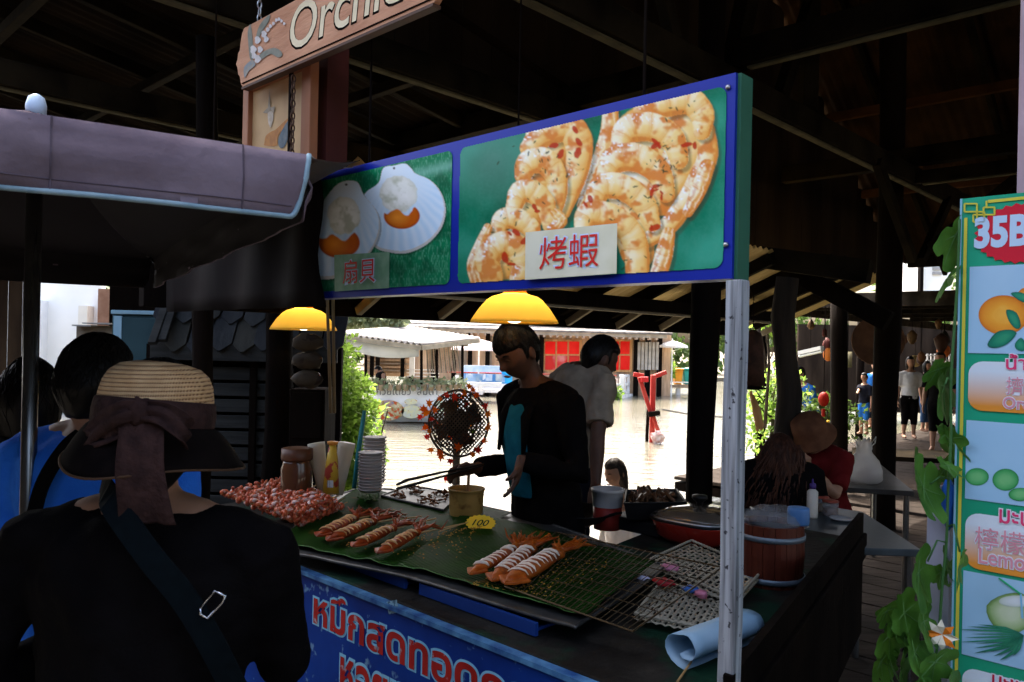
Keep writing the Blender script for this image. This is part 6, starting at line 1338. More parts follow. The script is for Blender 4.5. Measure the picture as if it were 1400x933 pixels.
mm = MB(); mm.tube([P(x, y, 3.68) for x, y in ((575, 570), (584, 555), (600, 543), (627, 534), (653, 540), (667, 566), (667, 590), (655, 614), (630, 626), (600, 622), (584, 598), (575, 570))], .0008, 4); mm.build('string', mat('clear_string', (.4, .35, .28), .5), gd)
# right end: bucket, black tray, red electric pan, barrel, baskets
q = P(830, 706, 3.42); bk = root('plastic_bucket', 'white plastic bucket with red lower half beside the cook', 'bucket', Vector((q.x, q.y, CZ))); hq = P(830, 668, 3.42).z; zr = P(830, 692, 3.42).z
mm = MB(); mm.lathe([(.058, CZ-q.z+q.z*0), (.063, zr-q.z)], Vector((q.x, q.y, q.z)), 28); mm.build('base', mat('bucket_red', (.25, .02, .015), .4, (.32, .03, .02), 9), bk, smooth=True)
mm = MB(); mm.lathe([(.064, zr-q.z+.001), (.069, hq-q.z-.012), (.073, hq-q.z-.01), (.073, hq-q.z), (.066, hq-q.z), (.062, zr-q.z+.01)], q, 28, cap=False); mm.build('wall', mat('bucket_white', (.42, .38, .35), .45, (.48, .44, .41), 9), bk, smooth=True)
bt_ = root('black_food_tray', 'black plastic tray heaped with brown grilled food', 'tray', P(890, 700, 3.4))
c4 = [P(*q) for q in ((853, 694, 3.25), (856, 670, 3.55), (925, 669, 3.6), (938, 690, 3.3))]; zt = c4[0].z+.012
for p in c4: p.z = zt
mm = MB(); mm.rings([[p.lerp((c4[0]+c4[2])/2, k)+Z*h_ for p in c4] for k, h_ in ((.12, -.07), (.0, 0), (-.03, .002), (-.03, .008), (.04, .008), (.14, -.05))]); mm.build('tray', blackm, bt_, bevel=.003)
for k in range(40):
    a, b2_ = random.random(), random.random(); p = c4[0].lerp(c4[3], a).lerp(c4[1].lerp(c4[2], a), b2_).lerp((c4[0]+c4[2])/2, .25)
    mm = MB(); mm.tube([p-Z*.02, p+Vector((random.uniform(-.03, .03), random.uniform(-.03, .03), random.uniform(.0, .03))), p+Vector((random.uniform(-.05, .05), random.uniform(-.04, .04), -.005))], [.008, .011, .005], 6); mm.build('food_piece', mat('dark_food', (.05, .02, .01), .4, (.13, .06, .025), 30), bt_, smooth=True)
mm = MB(); p = (c4[0]+c4[2])/2; mm.box(Vector((p.x, p.y, (zt-.075+CZ)/2)), (.26, .26, zt-.08-CZ), RUV); o = mm.build('black_crate', mat('crate_black', (.01, .01, .01), .6, spec=.2), bevel=.008); tag(o, 'black crate carrying the tray of brown food', 'crate')
ep = root('electric_pan', 'red electric frying pan with glass lid and black knob', 'pan', PZ(940, 770, CZ)); q = PZ(950, 742, CZ)+V*.03; redpan = mat('pan_red', (.36, .022, .012), .25, (.42, .03, .018), 5, coat=.6)
RP = RUV
def rr2(rx_, ry_, z_, n=36, e=3.2): return [q+RP @ Vector((math.copysign(abs(math.cos(a))**(2/e), math.cos(a))*rx_, math.copysign(abs(math.sin(a))**(2/e), math.sin(a))*ry_, z_)) for a in [j*2*math.pi/n for j in range(n)]]
mm = MB(); mm.rings([rr2(.115, .115, .0), rr2(.15, .15, .03), rr2(.172, .172, .085), rr2(.175, .175, .092)], True); mm.build('body', redpan, ep, smooth=True)
mm = MB(); mm.rings([rr2(.177, .177, .092), rr2(.180, .180, .098), rr2(.172, .172, .103)], False); mm.build('rim', blackm, ep, smooth=True)
mm = MB(); mm.rings([rr2(.172, .172, .101), rr2(.15, .15, .122), rr2(.10, .10, .138), rr2(.03, .03, .145)], True); mm.build('glass_lid', mat('lid_glass', (.06, .05, .04), .12, (.10, .08, .06), 4, coat=.8), ep, smooth=True)
mm = MB(); mm.rings([rr2(.173, .173, .1), rr2(.174, .174, .104), rr2(.168, .168, .108)], False); mm.build('lid_band', MATS['steel'], ep, smooth=True)
mm = MB(); mm.lathe([(.012, .145), (.014, .16), (.032, .175), (.03, .188), (.005, .192)], q, 20); mm.build('knob', blackm, ep, smooth=True)
for sg in (-1, 1):
    mm = MB(); hp_ = [q+RP @ Vector((sg*.17, -.06, .06)), q+RP @ Vector((sg*.215, -.05, .055)), q+RP @ Vector((sg*.215, .05, .055)), q+RP @ Vector((sg*.17, .06, .06))]; mm.tube(hp_, .013, 8); mm.build('handle', blackm, ep, smooth=True)
q = PZ(1064, 806, CZ); br = root('wooden_rice_barrel', 'dark red wooden barrel with two steel hoops on the counter', 'barrel', q); rb_ = 46/F*q.y; hb2 = P(1064, 722, q.y).z-CZ
q = q+Vector((.0, rb_*.8, 0)); stave = mat('stave', (.055, .009, .005), .4, (.10, .02, .009), 6, (6, 6, .4), coat=.1)
for k in range(18):
    a0, a1 = 2*math.pi*k/18, 2*math.pi*(k+.96)/18; mm = MB(); rs = []
    for z_, r2 in ((0, .93), (.5, 1.0), (1, .97)):
        rs.append([q+Vector((math.cos(a)*rb_*r2*f_, math.sin(a)*rb_*r2*f_, hb2*z_)) for a, f_ in ((a0, 1), ((a0+a1)/2, 1.005), (a1, 1), (a1, .88), (a0, .88))])
    mm.rings(rs); mm.build('stave', stave, br)
for z_ in (.12, .80): mm = MB(); mm.lathe([(rb_*1.0, hb2*z_-.009), (rb_*1.022, hb2*z_-.009), (rb_*1.024, hb2*z_+.009), (rb_*1.0, hb2*z_+.009)], q, 40, cap=False); mm.build('hoop', mat('hoop', (.14, .18, .22), .45, (.2, .24, .28), 10, metal=.5), br, smooth=True)
mm = MB(); mm.lathe([(rb_*.88, hb2*.9), (.01, hb2*.92)], q, 30); mm.build('lid', blackm, br)
plw = mat('cling_film', (.35, .36, .38), .18, transmission=0, alpha=.32)
mm = MB(); mm.ball(q+Z*(hb2+.004)-U*.0+V*.02, (rb_*.95, rb_*.9, .045), 24, 12, nz=.35, seed=4); mm.build('plastic_cover', plw, br, smooth=True)
q2 = P(1091, 728, q.y-.03); q2.z = CZ+hb2+.0; tp_ = root('paper_roll', 'toilet paper roll in blue wrap on top of the barrel', 'paper roll', q2); mm = MB(); mm.lathe([(.012, 0), (.034, .001), (.036, .008), (.036, .05), (.034, .057), (.012, .058)], q2, 24); mm.build('roll', mat('roll_blue', (.06, .16, .36), .5, (.1, .22, .45), 9), tp_, smooth=True)
# white woven baskets with colourful bits
bas = mat('ivory_plastic', (.33, .30, .22), .6, (.42, .38, .29), 8)
def basket(label, pts, z, nx_, ny_):
    c = [PZ(*p, z) for p in pts]; t = root('plastic_basket', label, 'basket', c[0])
    for i in range(nx_+1):
        k = i/nx_; mb = MB(); a, b2_ = c[0].lerp(c[3], k), c[1].lerp(c[2], k); mb.tube([a.lerp(b2_, j/14)+Z*.003*math.sin(j*math.pi+i*math.pi) for j in range(15)], .0052, 5, flat=.5); mb.build('strip', bas, t, smooth=True)
    for i in range(ny_+1):
        k = i/ny_; mb = MB(); a, b2_ = c[0].lerp(c[1], k), c[3].lerp(c[2], k); mb.tube([a.lerp(b2_, j/20)+Z*(.003*math.cos(j*math.pi+i*math.pi)) for j in range(21)], .0052, 5, flat=.5); mb.build('strip', bas, t, smooth=True)
    for p, q_ in ((c[0], c[1]), (c[1], c[2]), (c[2], c[3]), (c[3], c[0])):
        mb = MB(); n = int((q_-p).length/.018); mb.tube([p.lerp(q_, j/(n*3))+Z*(.012+.004*abs(math.sin(j*math.pi/3))) for j in range(n*3+1)], .0045, 6); mb.build('scalloped_rim', bas, t, smooth=True)
    return t
basket('ivory woven basket at the back, behind the white post', ((885, 772), (945, 744), (1042, 786), (1006, 826)), CZ+.03, 16, 11)
basket('ivory woven basket in front of the pink sachets', ((868, 846), (905, 800), (1012, 832), (992, 872)), CZ+.024, 16, 11)
bits = (('pink_sachet', 'pink sachet with red stripe lying on the back basket', (916, 776), (.62, .22, .33), .034), ('red_sachet', 'dark red sachet lying between the two baskets', (908, 796), (.35, .02, .025), .036), ('blue_sachet', 'blue sachet at the edge of the front basket', (945, 806), (.04, .13, .42), .026), ('rose_sachet', 'small rose pink sachet next to the blue one', (958, 812), (.6, .2, .28), .02), ('lilac_sachet', 'pale lilac sachet left of the baskets', (880, 792), (.5, .47, .6), .022))
for nm, lab, p, c, s_ in bits:
    q = PZ(*p, CZ+.05); mm = MB(); mm.ball(q, (s_, s_*.7, .012), 12, 8, RUV, nz=.5, seed=p[0]); o = mm.build(nm, mat(nm, c, .35, tuple(min(1, x*1.25) for x in c), 20), smooth=True); tag(o, lab, 'sachet')
# blue plastic sheet roll in front
sh = root('blue_sheet_roll', 'loosely rolled light blue plastic sheet behind the white post', 'sheet', PZ(980, 900, CZ)); a, c = PZ(936, 905, CZ+.02), PZ(1030, 868, CZ+.03); ax = (c-a); sdv = ax.cross(Z).normalized(); g = []
for i in range(9):
    row = []
    for j in range(22):
        th = -2.4+j*.34; R_ = .019+.0028*j*.5; row.append(a+ax*(i/8)*(1.0+.12*(j > 14))+sdv*math.cos(th)*R_*(1.1 if j < 14 else 1.5)+Z*(math.sin(th)*R_+.028)+Z*.004*noise.noise(Vector((i*.6, j*.5, 0))))
    g.append(row)
mm = MB(); mm.sheet(g); o = mm.build('sheet', mat('sheet_blue', (.26, .46, .64), .5, (.38, .56, .70), 5, trans=.2), sh, smooth=True, normals=False); md = o.modifiers.new('s', 'SOLIDIFY'); md.thickness = .0012
mm = MB(); mm.tube([PZ(926, 932, CZ+.01), PZ(945, 905, CZ+.01)], .003, 6); mm.build('stick', bam, sh)
# ================= right-hand side: drinks sign, ivy, dining tables =================
VD = 1.80
def D(px, py, k=0): return PV(px, py, VD)-V*(.0006*k+.0006)
dl = PV(1306, 600, VD); uD = uv_of(dl)[0]; zD1 = PV(1315, 272, VD).z; zD0 = .35; WD = .62
ds = root('drinks_sign', 'tall green bordered fruit drink menu board with 35B burst', 'sign', UV(uD-WD/2, VD, zD0))
dgreen = mat('menu_green', (.012, .30, .16), .35, (.02, .36, .20), 3); mm = MB(); mm.box(UV(uD-WD/2, VD+.011, (zD0+zD1)/2), (WD, .02, zD1-zD0), RUV); mm.build('board', dgreen, ds)
def drect(nm, z1, z0, u0, u1, k, m, par=None, r=0):
    pts = [(u0, z0), (u1, z0), (u1, z1), (u0, z1)]
    if r:
        pts = []
        for cu, cz, a0 in ((u0-r, z1-r, 0), (u1+r, z1-r, 90), (u1+r, z0+r, 180), (u0-r, z0+r, 270)):
            for i in range(6): a = math.radians(a0+18*i); pts.append((cu+r*math.cos(a), cz+r*math.sin(a)))
    mb = MB(); mb.poly([UV(u, VD-.0006*k-.0006, z) for u, z in pts]); return mb.build(nm, m, par or ds, normals=False)
def zpx(py, px=1330): return PV(px, py, VD).z
yl = mat('menu_yellow', (.66, .58, .06), .4); drect('edge_strip', zD1, zD0, uD, uD-.004, 1, mat('menu_edge', (.25, .5, .62), .4))
drect('border_line', zD1-.04, zD0, uD-.008, uD-.014, 1, yl); drect('border_line', zD1-.008, zD1-.014, uD-.05, uD-WD, 1, yl)
sky_p = mat('menu_sky', (.30, .52, .70), .35, (.38, .58, .74), 3)
for y1, y0 in ((365, 483), (575, 683), (782, 898)): drect('picture_panel', zpx(y1), zpx(y0), uD-.02, uD-WD+.02, 1, sky_p)
# yellow fret in the corner
for (x0, y0, x1, y1) in ((1319, 279, 1336, 279), (1319, 279, 1319, 290), (1319, 290, 1345, 290), (1336, 279, 1336, 300), (1345, 284, 1345, 296), (1345, 284, 1360, 284), (1360, 284, 1360, 294), (1331, 294, 1360, 294), (1331, 294, 1331, 304), (1331, 304, 1346, 304), (1346, 290, 1346, 304), (1349, 275, 1349, 283)):
    mm = MB(); mm.beam(D(x0, y0, 3), D(x1, y1, 3), .003, .0012, -V); mm.build('fret', yl, ds)
sc_ = D(1396, 319, 2); mm = MB(); mm.poly([sc_+U*math.cos(a)*r*1.36+Z*math.sin(a)*r for a, r in [(j*math.pi/28, .060 if j % 2 else .055) for j in range(56)]]); mm.build('price_burst', mat('menu_red', (.58, .012, .03), .35, (.64, .02, .04), 4), ds, normals=False)
pb1 = mat('menu_pale', (.50, .66, .82), .35); p0, p1 = D(1334, 338, 3), D(1406, 338, 3); p1.z = p0.z
lettering('price_lettering', '35B', p0, p1, -V, pb1, ds, height=.056, offset=.045, lift=.0006)
orm = grad_mat('orange_print', [(0, (.62, .16, .01)), (.3, (.75, .24, .015)), (.8, (.85, .36, .03)), (1, (.9, .45, .06))], 40, .2); lfm = grad_mat('leaf_print', [(0, (.005, .12, .08)), (.6, (.01, .22, .12)), (1, (.03, .3, .15))], 30, .3)
def dshape(nm, pts, k, m, s_=3):
    q = smoothcurve([D(x, y, k) for x, y in pts], s_) if s_ else [D(x, y, k) for x, y in pts]; c = sum(q, Vector())/len(q); n = len(q); vs = q+[c.lerp(p, .8) for p in q]+[c.lerp(p, .4) for p in q]+[c]; fs = []
    for i in range(n): j = (i+1) % n; fs += [(i, j, n+j, n+i), (n+i, n+j, 2*n+j, 2*n+i), (2*n+i, 2*n+j, 3*n)]
    mb = MB(); mb.add(vs, fs); o = mb.build(nm, m, ds, normals=False); at = o.data.attributes.new('k', 'FLOAT', 'POINT'); at.data.foreach_set('value', [0]*n+[.45]*n+[.9]*n+[1.0])
def ell(x, y, rx, ry, n=14): return [(x+rx*math.cos(a), y+ry*math.sin(a)) for a in [j*2*math.pi/n for j in range(n)]]
dshape('orange_print', ell(1372, 431, 34, 27), 2, orm); dshape('orange_print', ell(1408, 412, 20, 20), 1.5, orm)
for pts in ([(1350, 472), (1362, 455), (1380, 451), (1390, 456), (1378, 470), (1362, 476)], [(1376, 424), (1390, 428), (1396, 445), (1390, 450), (1380, 440)], [(1382, 402), (1395, 400), (1412, 408), (1400, 414)], [(1388, 470), (1396, 462), (1402, 470), (1400, 480), (1390, 478)]): dshape('leaf_print', pts, 3, lfm)
lim = grad_mat('lime_print', [(0, (.02, .2, .05)), (.4, (.05, .34, .10)), (1, (.16, .48, .18))], 40, .3)
dshape('lime_print', ell(1336, 652, 16, 12), 2, lim); dshape('lime_print', ell(1375, 656, 18, 15), 2, lim); dshape('lime_print', ell(1395, 676, 16, 9), 3, lim)
coc = grad_mat('coconut_print', [(0, (.10, .2, .05)), (.3, (.22, .38, .12)), (.8, (.5, .62, .36)), (1, (.62, .7, .5))], 20, .2)
dshape('coconut_print', [(1349, 828), (1375, 812), (1405, 815), (1412, 850), (1385, 866), (1358, 855)], 2, coc); dshape('coconut_flesh_print', ell(1390, 822, 24, 8), 3, grad_mat('coco_white', [(0, (.5, .6, .5)), (1, (.72, .78, .8))], 20, .1))
for k in range(13): a = math.radians(150+k*9); ln = 58+8*(k % 3); bx_, by_ = 1400, 868; dshape('palm_leaf_print', [(bx_, by_), (bx_+math.cos(a+.05)*ln*.5, by_-math.sin(a+.05)*ln*.35), (bx_+math.cos(a)*ln*1.25, by_-math.sin(a)*ln*.5), (bx_+math.cos(a-.06)*ln*.5, by_-math.sin(a-.06)*ln*.35)], 4+k*.1, lfm, 2)
mm = MB(); mm.beam(D(1366, 790, 5), D(1396, 812, 5), .003, .001, -V); mm.build('straw_print', mat('straw_green', (.02, .4, .15), .4), ds); mm = MB(); mm.beam(D(1396, 812, 5), D(1398, 845, 5), .003, .001, -V); mm.build('straw_print', mat('straw_blue', (.2, .5, .75), .4), ds)
pillm = bpy.data.materials.new('pill'); pillm.use_nodes = True; nt = pillm.node_tree; at_ = nt.nodes.new('ShaderNodeTexCoord'); sx2 = nt.nodes.new('ShaderNodeSeparateXYZ'); rp2 = nt.nodes.new('ShaderNodeValToRGB'); rp2.color_ramp.elements[0].color = (.72, .27, .03, 1); rp2.color_ramp.elements[1].color = (.66, .74, .80, 1); rp2.color_ramp.elements[0].position = .1; rp2.color_ramp.elements[1].position = .8
nt.links.new(at_.outputs['Generated'], sx2.inputs[0]); nt.links.new(sx2.outputs['Z'], rp2.inputs[0]); nt.links.new(rp2.outputs[0], nt.nodes['Principled BSDF'].inputs['Base Color']); nt.nodes['Principled BSDF'].inputs['Roughness'].default_value = .35
pinkm = mat('menu_pink', (.72, .05, .16), .4); pinkl = mat('menu_rose', (.68, .28, .34), .4)
for y1, y0, ys in ((494, 561, ((505, 'น้ำส้ม', 1376, 1440, .030, pinkm, 1), (537, '擠橙汁', 1376, 1452, .032, pinkl, 0), (558, 'Orange', 1372, 1440, .022, pinkl, 1))), (701, 777, ((714, 'มะนาว', 1367, 1440, .026, pinkm, 1), (746, '檸檬汁', 1333, 1440, .040, pinkl, 0), (769, 'Lemon', 1339, 1416, .030, pinkl, 1))), (914, 985, ((938, 'มะพร้าว', 1357, 1440, .036, mat('menu_crimson', (.5, .015, .05), .4), 1),))):
    drect('name_plate', zpx(y1), zpx(y0), uD-.022, uD-WD+.03, 2, pillm, None, .026)
    for yb, body, x0, x1, hh_, m, bo_ in ys:
        p0, p1 = D(x0, yb, 3), D(x1, yb, 3); p1.z = p0.z
        lettering('letter_halo', body, p0, p1, -V, mat('menu_halo', (.72, .74, .80), .4), ds, height=hh_, offset=.06 if bo_ else .035, lift=.0004); lettering('lettering', body, p0, p1, -V, m, ds, height=hh_, offset=.014*bo_, lift=.0012)
for u in (uD-.12, uD-WD+.1): mm = MB(); mm.box(UV(u, VD+.05, zD1/2), (.04, .04, zD1-.02), RUV); mm.build('leg', dark_wood, ds)
mm = MB(); a = PV(1268, 760, VD-.02); uq = uv_of(a)[0]; mm.box(UV(uq, VD+.06, .62), (.045, .02, 1.24), RUV); o = mm.build('side_board', mat('lilac_plank', (.34, .34, .42), .6, (.42, .42, .5), 6), ds)
pk_ = root('pink_post', 'pale pink painted post above the drinks board at the right edge', 'post', PV(1398, 900, 2.0)); mm = MB(); a = PV(1409, 200, 2.0); mm.box(Vector((a.x, a.y, 2.0)), (.04, .04, 4.0), RUV); mm.build('post', mat('pink_paint', (.42, .28, .30), .6, (.5, .36, .38), 6), pk_)
# ivy
ivy = root('ivy_vine', 'artificial vine with big lobed green leaves on the drinks board', 'vine', PV(1285, 930, VD)); ivm = mat('ivy_leaf', (.028, .10, .010), .5, (.10, .25, .035), 14, bump=.3, bscale=40, trans=.25, transcol=(.12, .30, .04))
OUT = [(0, 1.0), (.18, .78), (.30, .62), (.62, .70), (.80, .52), (.66, .34), (.56, .18), (.82, .02), (.80, -.25), (.52, -.30), (.34, -.44), (.14, -.40), (0, -.28)]
OUT = OUT+[(-x, y) for x, y in OUT[-2:0:-1]]
def ivy_leaf(p, s, yaw, pitch, roll, nm='leaf'):
    R = rot('Z', yaw) @ rot('X', pitch) @ rot('Y', roll); c = Vector((0, 0, 0)); n = len(OUT)*3; q = smoothcurve([Vector((x, 0, y)) for x, y in OUT], 3)
    vs = []; 
    for k in (1, .66, .33):
        for v in q:
            v = v*k; a = math.atan2(v.x, v.z+.2); vs.append(p+R @ (Vector((v.x, -.16*v.length**2+.05*math.cos(a*7)*v.length, v.z))*s))
    vs.append(p); n = len(q); fs = []
    for i in range(n): j = (i+1) % n; fs += [(i, j, n+j, n+i), (n+i, n+j, 2*n+j, 2*n+i), (2*n+i, 2*n+j, 3*n)]
    mb = MB(); mb.add(vs, fs); o = mb.build(nm, ivm, ivy, smooth=True, normals=False)
    mb = MB()
    for (x, y) in (OUT[0], OUT[4], OUT[8], OUT[-5], OUT[-9]): mb.tube([p+R @ (Vector((x*k, -.16*(x*x+y*y)*k*k-.012+.05*k*math.hypot(x, y), y*k))*s) for k in (-.05, .3, .6, .85)], [.0014, .0012, .0008, .0003], 4)
    mb.build('leaf_vein', mat('ivy_vein', (.10, .22, .06), .5), o)
rl = random.Random(8)
for (x, y, s_, dv, yaw, ro) in ((1306, 322, .062, .03, -.3, 2.4), (1290, 528, .066, .03, .2, 2.9), (1297, 600, .05, .03, 1.0, 3.0), (1262, 668, .064, -.06, -.2, 1.9), (1252, 655, .055, .0, .3, 1.2), (1255, 782, .064, -.06, .1, 2.6), (1313, 768, .048, -.07, .3, 3.4), (1236, 838, .05, -.02, -.3, 2.2), (1262, 850, .05, -.05, .3, 2.8), (1216, 868, .05, .0, -.4, 2.0), (1250, 892, .058, -.07, .1, 2.5), (1278, 905, .052, -.06, -.2, 3.0), (1232, 918, .055, -.03, .4, 2.4), (1204, 905, .045, .02, -.2, 2.0), (1270, 940, .06, -.06, .2, 2.7), (1262, 812, .045, .0, .6, 1.8), (1300, 936, .05, -.05, 0, 3.2)):
    ivy_leaf(PV(x, y, VD+dv-.02), s_*1.28, .75+yaw*1.0+rl.uniform(-.2, .2), rl.uniform(-.5, .3), ro)
for k in range(22):
    x, y = (rl.uniform(1205, 1285), rl.uniform(825, 945)) if k < 15 else (rl.uniform(1278, 1302), rl.uniform(380, 800))
    ivy_leaf(PV(x, y, VD+rl.uniform(-.04, .05)), rl.uniform(.03, .055), .75+rl.uniform(-1, 1), rl.uniform(-.9, .6), rl.uniform(1.2, 3.8))
mm = MB(); mm.tube(smoothcurve([PV(x, y, VD-.02) for x, y in ((1312, 300), (1308, 400), (1300, 520), (1300, 600), (1296, 670), (1294, 740), (1288, 800), (1284, 860), (1275, 930))], 4, False), .0028, 6); mm.build('stem', mat('vine_stem', (.05, .14, .04), .5), ivy, smooth=True)
for (x0, y0, x1, y1) in ((1298, 655, 1272, 662), (1294, 742, 1268, 768), (1296, 720, 1312, 755), (1298, 520, 1292, 526)): mm = MB(); mm.tube([PV(x0, y0, VD-.02), PV((x0+x1)/2, min(y0, y1)-3, VD-.04), PV(x1, y1, VD-.05)], .002, 5); mm.build('leaf_stalk', MATS['vine_stem'], ivy, smooth=True)
fl = root('paper_flower', 'white and orange artificial flower low on the drinks board', 'flower', PV(1290, 875, VD-.05)); wf = mat('petal_white', (.7, .65, .5), .6, (.78, .72, .58), 9); of = mat('petal_orange', (.7, .16, .01), .6, (.75, .25, .02), 9)
for k in range(8):
    a = k*.8; c = PV(1288, 868, VD-.055); ex_ = -U*math.cos(a)+Z*math.sin(a); mm = MB(); mm.prism([c, c+ex_*.018+(U*math.sin(a)+Z*math.cos(a))*.007-V*.008, c+ex_*.032-V*.004, c+ex_*.018-(U*math.sin(a)+Z*math.cos(a))*.007-V*.008], V*.0012); mm.build('petal', of if k % 3 == 1 else wf, fl)
bw = root('blue_wrap', 'blue plastic wrapper tied to the stand beside the drinks board', 'wrapper', PV(1296, 690, VD+.02)); mm = MB(); mm.ball(PV(1297, 690, VD+.03), (.02, .02, .05), 10, 8, nz=.5); mm.build('wrap', mat('wrap_blue', (.01, .08, .4), .4, (.02, .12, .5), 9), bw, smooth=True)
# ---- dining tables
stt = mat('steel_table', (.05, .065, .075), .35, (.09, .11, .12), 6, metal=.5, bump=.1)
def table(label, pts, z, m=stt):
    c = [PZ(*p, z) for p in pts]; t = root('dining_table', label, 'table', (c[0]+c[2])/2-Z*z); mb = MB(); mb.prism(c, (0, 0, -.03)); mb.build('tabletop', m, t, bevel=.004)
    for p in c: q = p.lerp((c[0]+c[2])/2, .1); mb = MB(); mb.tube([Vector((q.x, q.y, 0)), Vector((q.x, q.y, z-.031))], .018, 8); mb.build('leg', stl, t)
    return t
table('steel topped table with sauces next to the barrel', ((1010, 745), (1000, 672), (1180, 700), (1260, 752)), .72)
table('dark table with the plastic bag and pink tray', ((1100, 664), (1060, 636), (1200, 632), (1250, 672)), .70, mat('dark_tabletop', (.025, .022, .02), .3, (.05, .045, .04), 6))
bnch = root('bench', 'low dark plank bench at the gallery edge', 'bench', P(1230, 640, 8.2)); c_ = [PZ(*p, .42) for p in ((1165, 622), (1165, 612), (1300, 616), (1300, 628))]
mm = MB(); mm.prism(c_, (0, 0, -.05)); mm.build('seat', beam_wood, bnch)
for p in c_: mm = MB(); mm.box(Vector((p.x, p.y, .19)), (.06, .06, .36)); mm.build('leg', beam_wood, bnch)
# sauces on the steel table
def bottle(nm, lab, px, yb, yt, z, r, m, capm, cap=.25, cat='bottle'):
    q = PZ(px, yb, z); h_ = P(px, yt, q.y).z-z; t = root(nm, lab, cat, q); mb = MB(); mb.lathe([(r*.95, 0), (r, .01), (r, h_*(.92-cap)), (r*.45, h_*(1-cap))], q, 20); mb.build('body', m, t, smooth=True)
    mb = MB(); mb.lathe([(r*.6, h_*(1-cap)), (r*.58, h_*(1-cap*.5)), (r*.2, h_*(1-cap*.4)), (r*.12, h_)], q, 16); mb.build('cap', capm, t, smooth=True); return t
bottle('squeeze_bottle', 'white squeeze bottle with purple cap on the steel table', 1110, 708, 655, .72, .026, mat('milk_plastic', (.45, .42, .36), .4, (.52, .48, .42), 9), mat('purple_cap', (.06, .03, .16), .4))
glc = mat('glass_clear', (.35, .35, .36), .1, alpha=.35)
for px, yb, lab, c in ((1082, 694, 'glass sugar jar tipped on the steel table', (.5, .47, .4)), (1135, 706, 'glass jar of brown chilli on the steel table', (.10, .04, .015)), (1122, 700, 'glass jar between the squeeze bottle and chilli jar', (.2, .14, .08))):
    q = PZ(px, yb, .72); t = root('glass_jar', lab, 'jar', q); mm = MB(); mm.lathe([(.032, 0), (.036, .01), (.038, .06), (.036, .07)], q, 20, cap=False); mm.build('glass', glc, t, smooth=True)
    mm = MB(); mm.lathe([(.030, .004), (.034, .012), (.034, .042), (.005, .045)], q, 18); mm.build('contents', mat('jar%d' % px, c, .7, tuple(x*1.3 for x in c), 40), t, smooth=True); mm = MB(); mm.lathe([(.039, .07), (.039, .076), (.03, .08), (.004, .081)], q, 20); mm.build('lid', mat('jar_lid_red', (.25, .05, .03), .4), t, smooth=True)
for k, (px, py, lab) in enumerate(((1150, 712, 'small saucer right of the chilli jar'), (1062, 716, 'metal dish behind the barrel'))):
    q = PZ(px, py, .72); mm = MB(); mm.lathe([(.03, 0), (.05, .008), (.055, .014), (.05, .012), (.02, .004)], q, 24); o = mm.build('saucer', MATS['steel'] if k else mat('saucer', (.3, .3, .3), .3), smooth=True); tag(o, lab, 'dish')
mm = MB(); q0, q1 = PZ(1068, 690, .73), PZ(1072, 690, .73)+Z*.08; mm.tube([PZ(1080, 692, .74), PZ(1080, 692, .74)+Vector((-.05, -.01, .09))], .004, 6); o = mm.build('wooden_spoon', bam); tag(o, 'wooden spoon handle standing in the sugar jar', 'spoon')
# on the dark table
bagm = mat('bag_film', (.50, .50, .49), .3, (.60, .59, .58), 8, alpha=.42, trans=.4, bump=.6, bscale=30)
q = PZ(1180, 660, .70); t = root('plastic_bag', 'knotted white plastic carrier bag on the dark table', 'bag', q); mm = MB(); rs = []
hb3 = P(1180, 603, q.y).z-.70
for k, (zk, rk_) in enumerate(((0, .75), (.08, 1), (.3, 1.0), (.5, .78), (.66, .48), (.78, .36), (.9, .45), (1.0, .30))):
    rs.append([q+Vector((math.cos(a)*.12*rk_*(1+.16*noise.noise(Vector((math.cos(a)*2, math.sin(a)*2, k*.8)))), math.sin(a)*.10*rk_, hb3*zk*(1+.1*math.sin(a*3+k)))) for a in [j*math.pi/12 for j in range(24)]])
mm.rings(rs); mm.build('bag', bagm, t, smooth=True)
for sg in (-1, 1): mm = MB(); mm.tube([q+Z*hb3*.85+Vector((sg*.03, 0, 0)), q+Z*hb3*1.1+Vector((sg*.075, 0, 0)), q+Z*hb3*.95+Vector((sg*.08, .02, 0)), q+Z*hb3*.8+Vector((sg*.03, 0, 0))], .006, 6, flat=.4); mm.build('handle', bagm, t, smooth=True)
mm = MB(); mm.ball(q+Z*.05+Vector((.02, 0, 0)), (.06, .05, .045), 12, 8, nz=.3); mm.build('contents', mat('bag_contents', (.22, .08, .05), .7, (.3, .28, .2), 12), t, smooth=True)
q = PZ(1141, 655, .70); t = root('pink_tray', 'bright pink plastic tray next to the carrier bag', 'tray', q); mm = MB(); mm.rings([[q+Vector((sx*.075*k, sy*.05*k, h_)) for sx, sy in ((-1, -1), (1, -1), (1, 1), (-1, 1))] for k, h_ in ((.85, 0), (1, .02), (1.02, .02), (.95, .018), (.8, .004))]); mm.build('tray', mat('hot_pink', (.62, .03, .18), .4, (.68, .05, .22), 6), t, bevel=.003)
q = PZ(1145, 646, .722); t = root('soup_tub', 'clear tub of red soup standing in the pink tray', 'tub', q); mm = MB(); mm.lathe([(.03, 0), (.04, .04), (.042, .045)], q, 20, cap=False); mm.build('tub', glc, t, smooth=True); mm = MB(); mm.lathe([(.029, .002), (.036, .03), (.004, .031)], q, 18); mm.build('soup', mat('soup', (.25, .05, .02), .4), t, smooth=True)
q = PZ(1111, 645, .70); t = root('blue_bowl', 'small light blue bowl in front of the diner in red', 'bowl', q); mm = MB(); mm.lathe([(.025, 0), (.05, .02), (.06, .045), (.056, .044), (.045, .02), (.01, .006)], q, 24); mm.build('bowl', mat('bowl_blue', (.06, .2, .3), .35, (.09, .26, .36), 6), t, smooth=True)
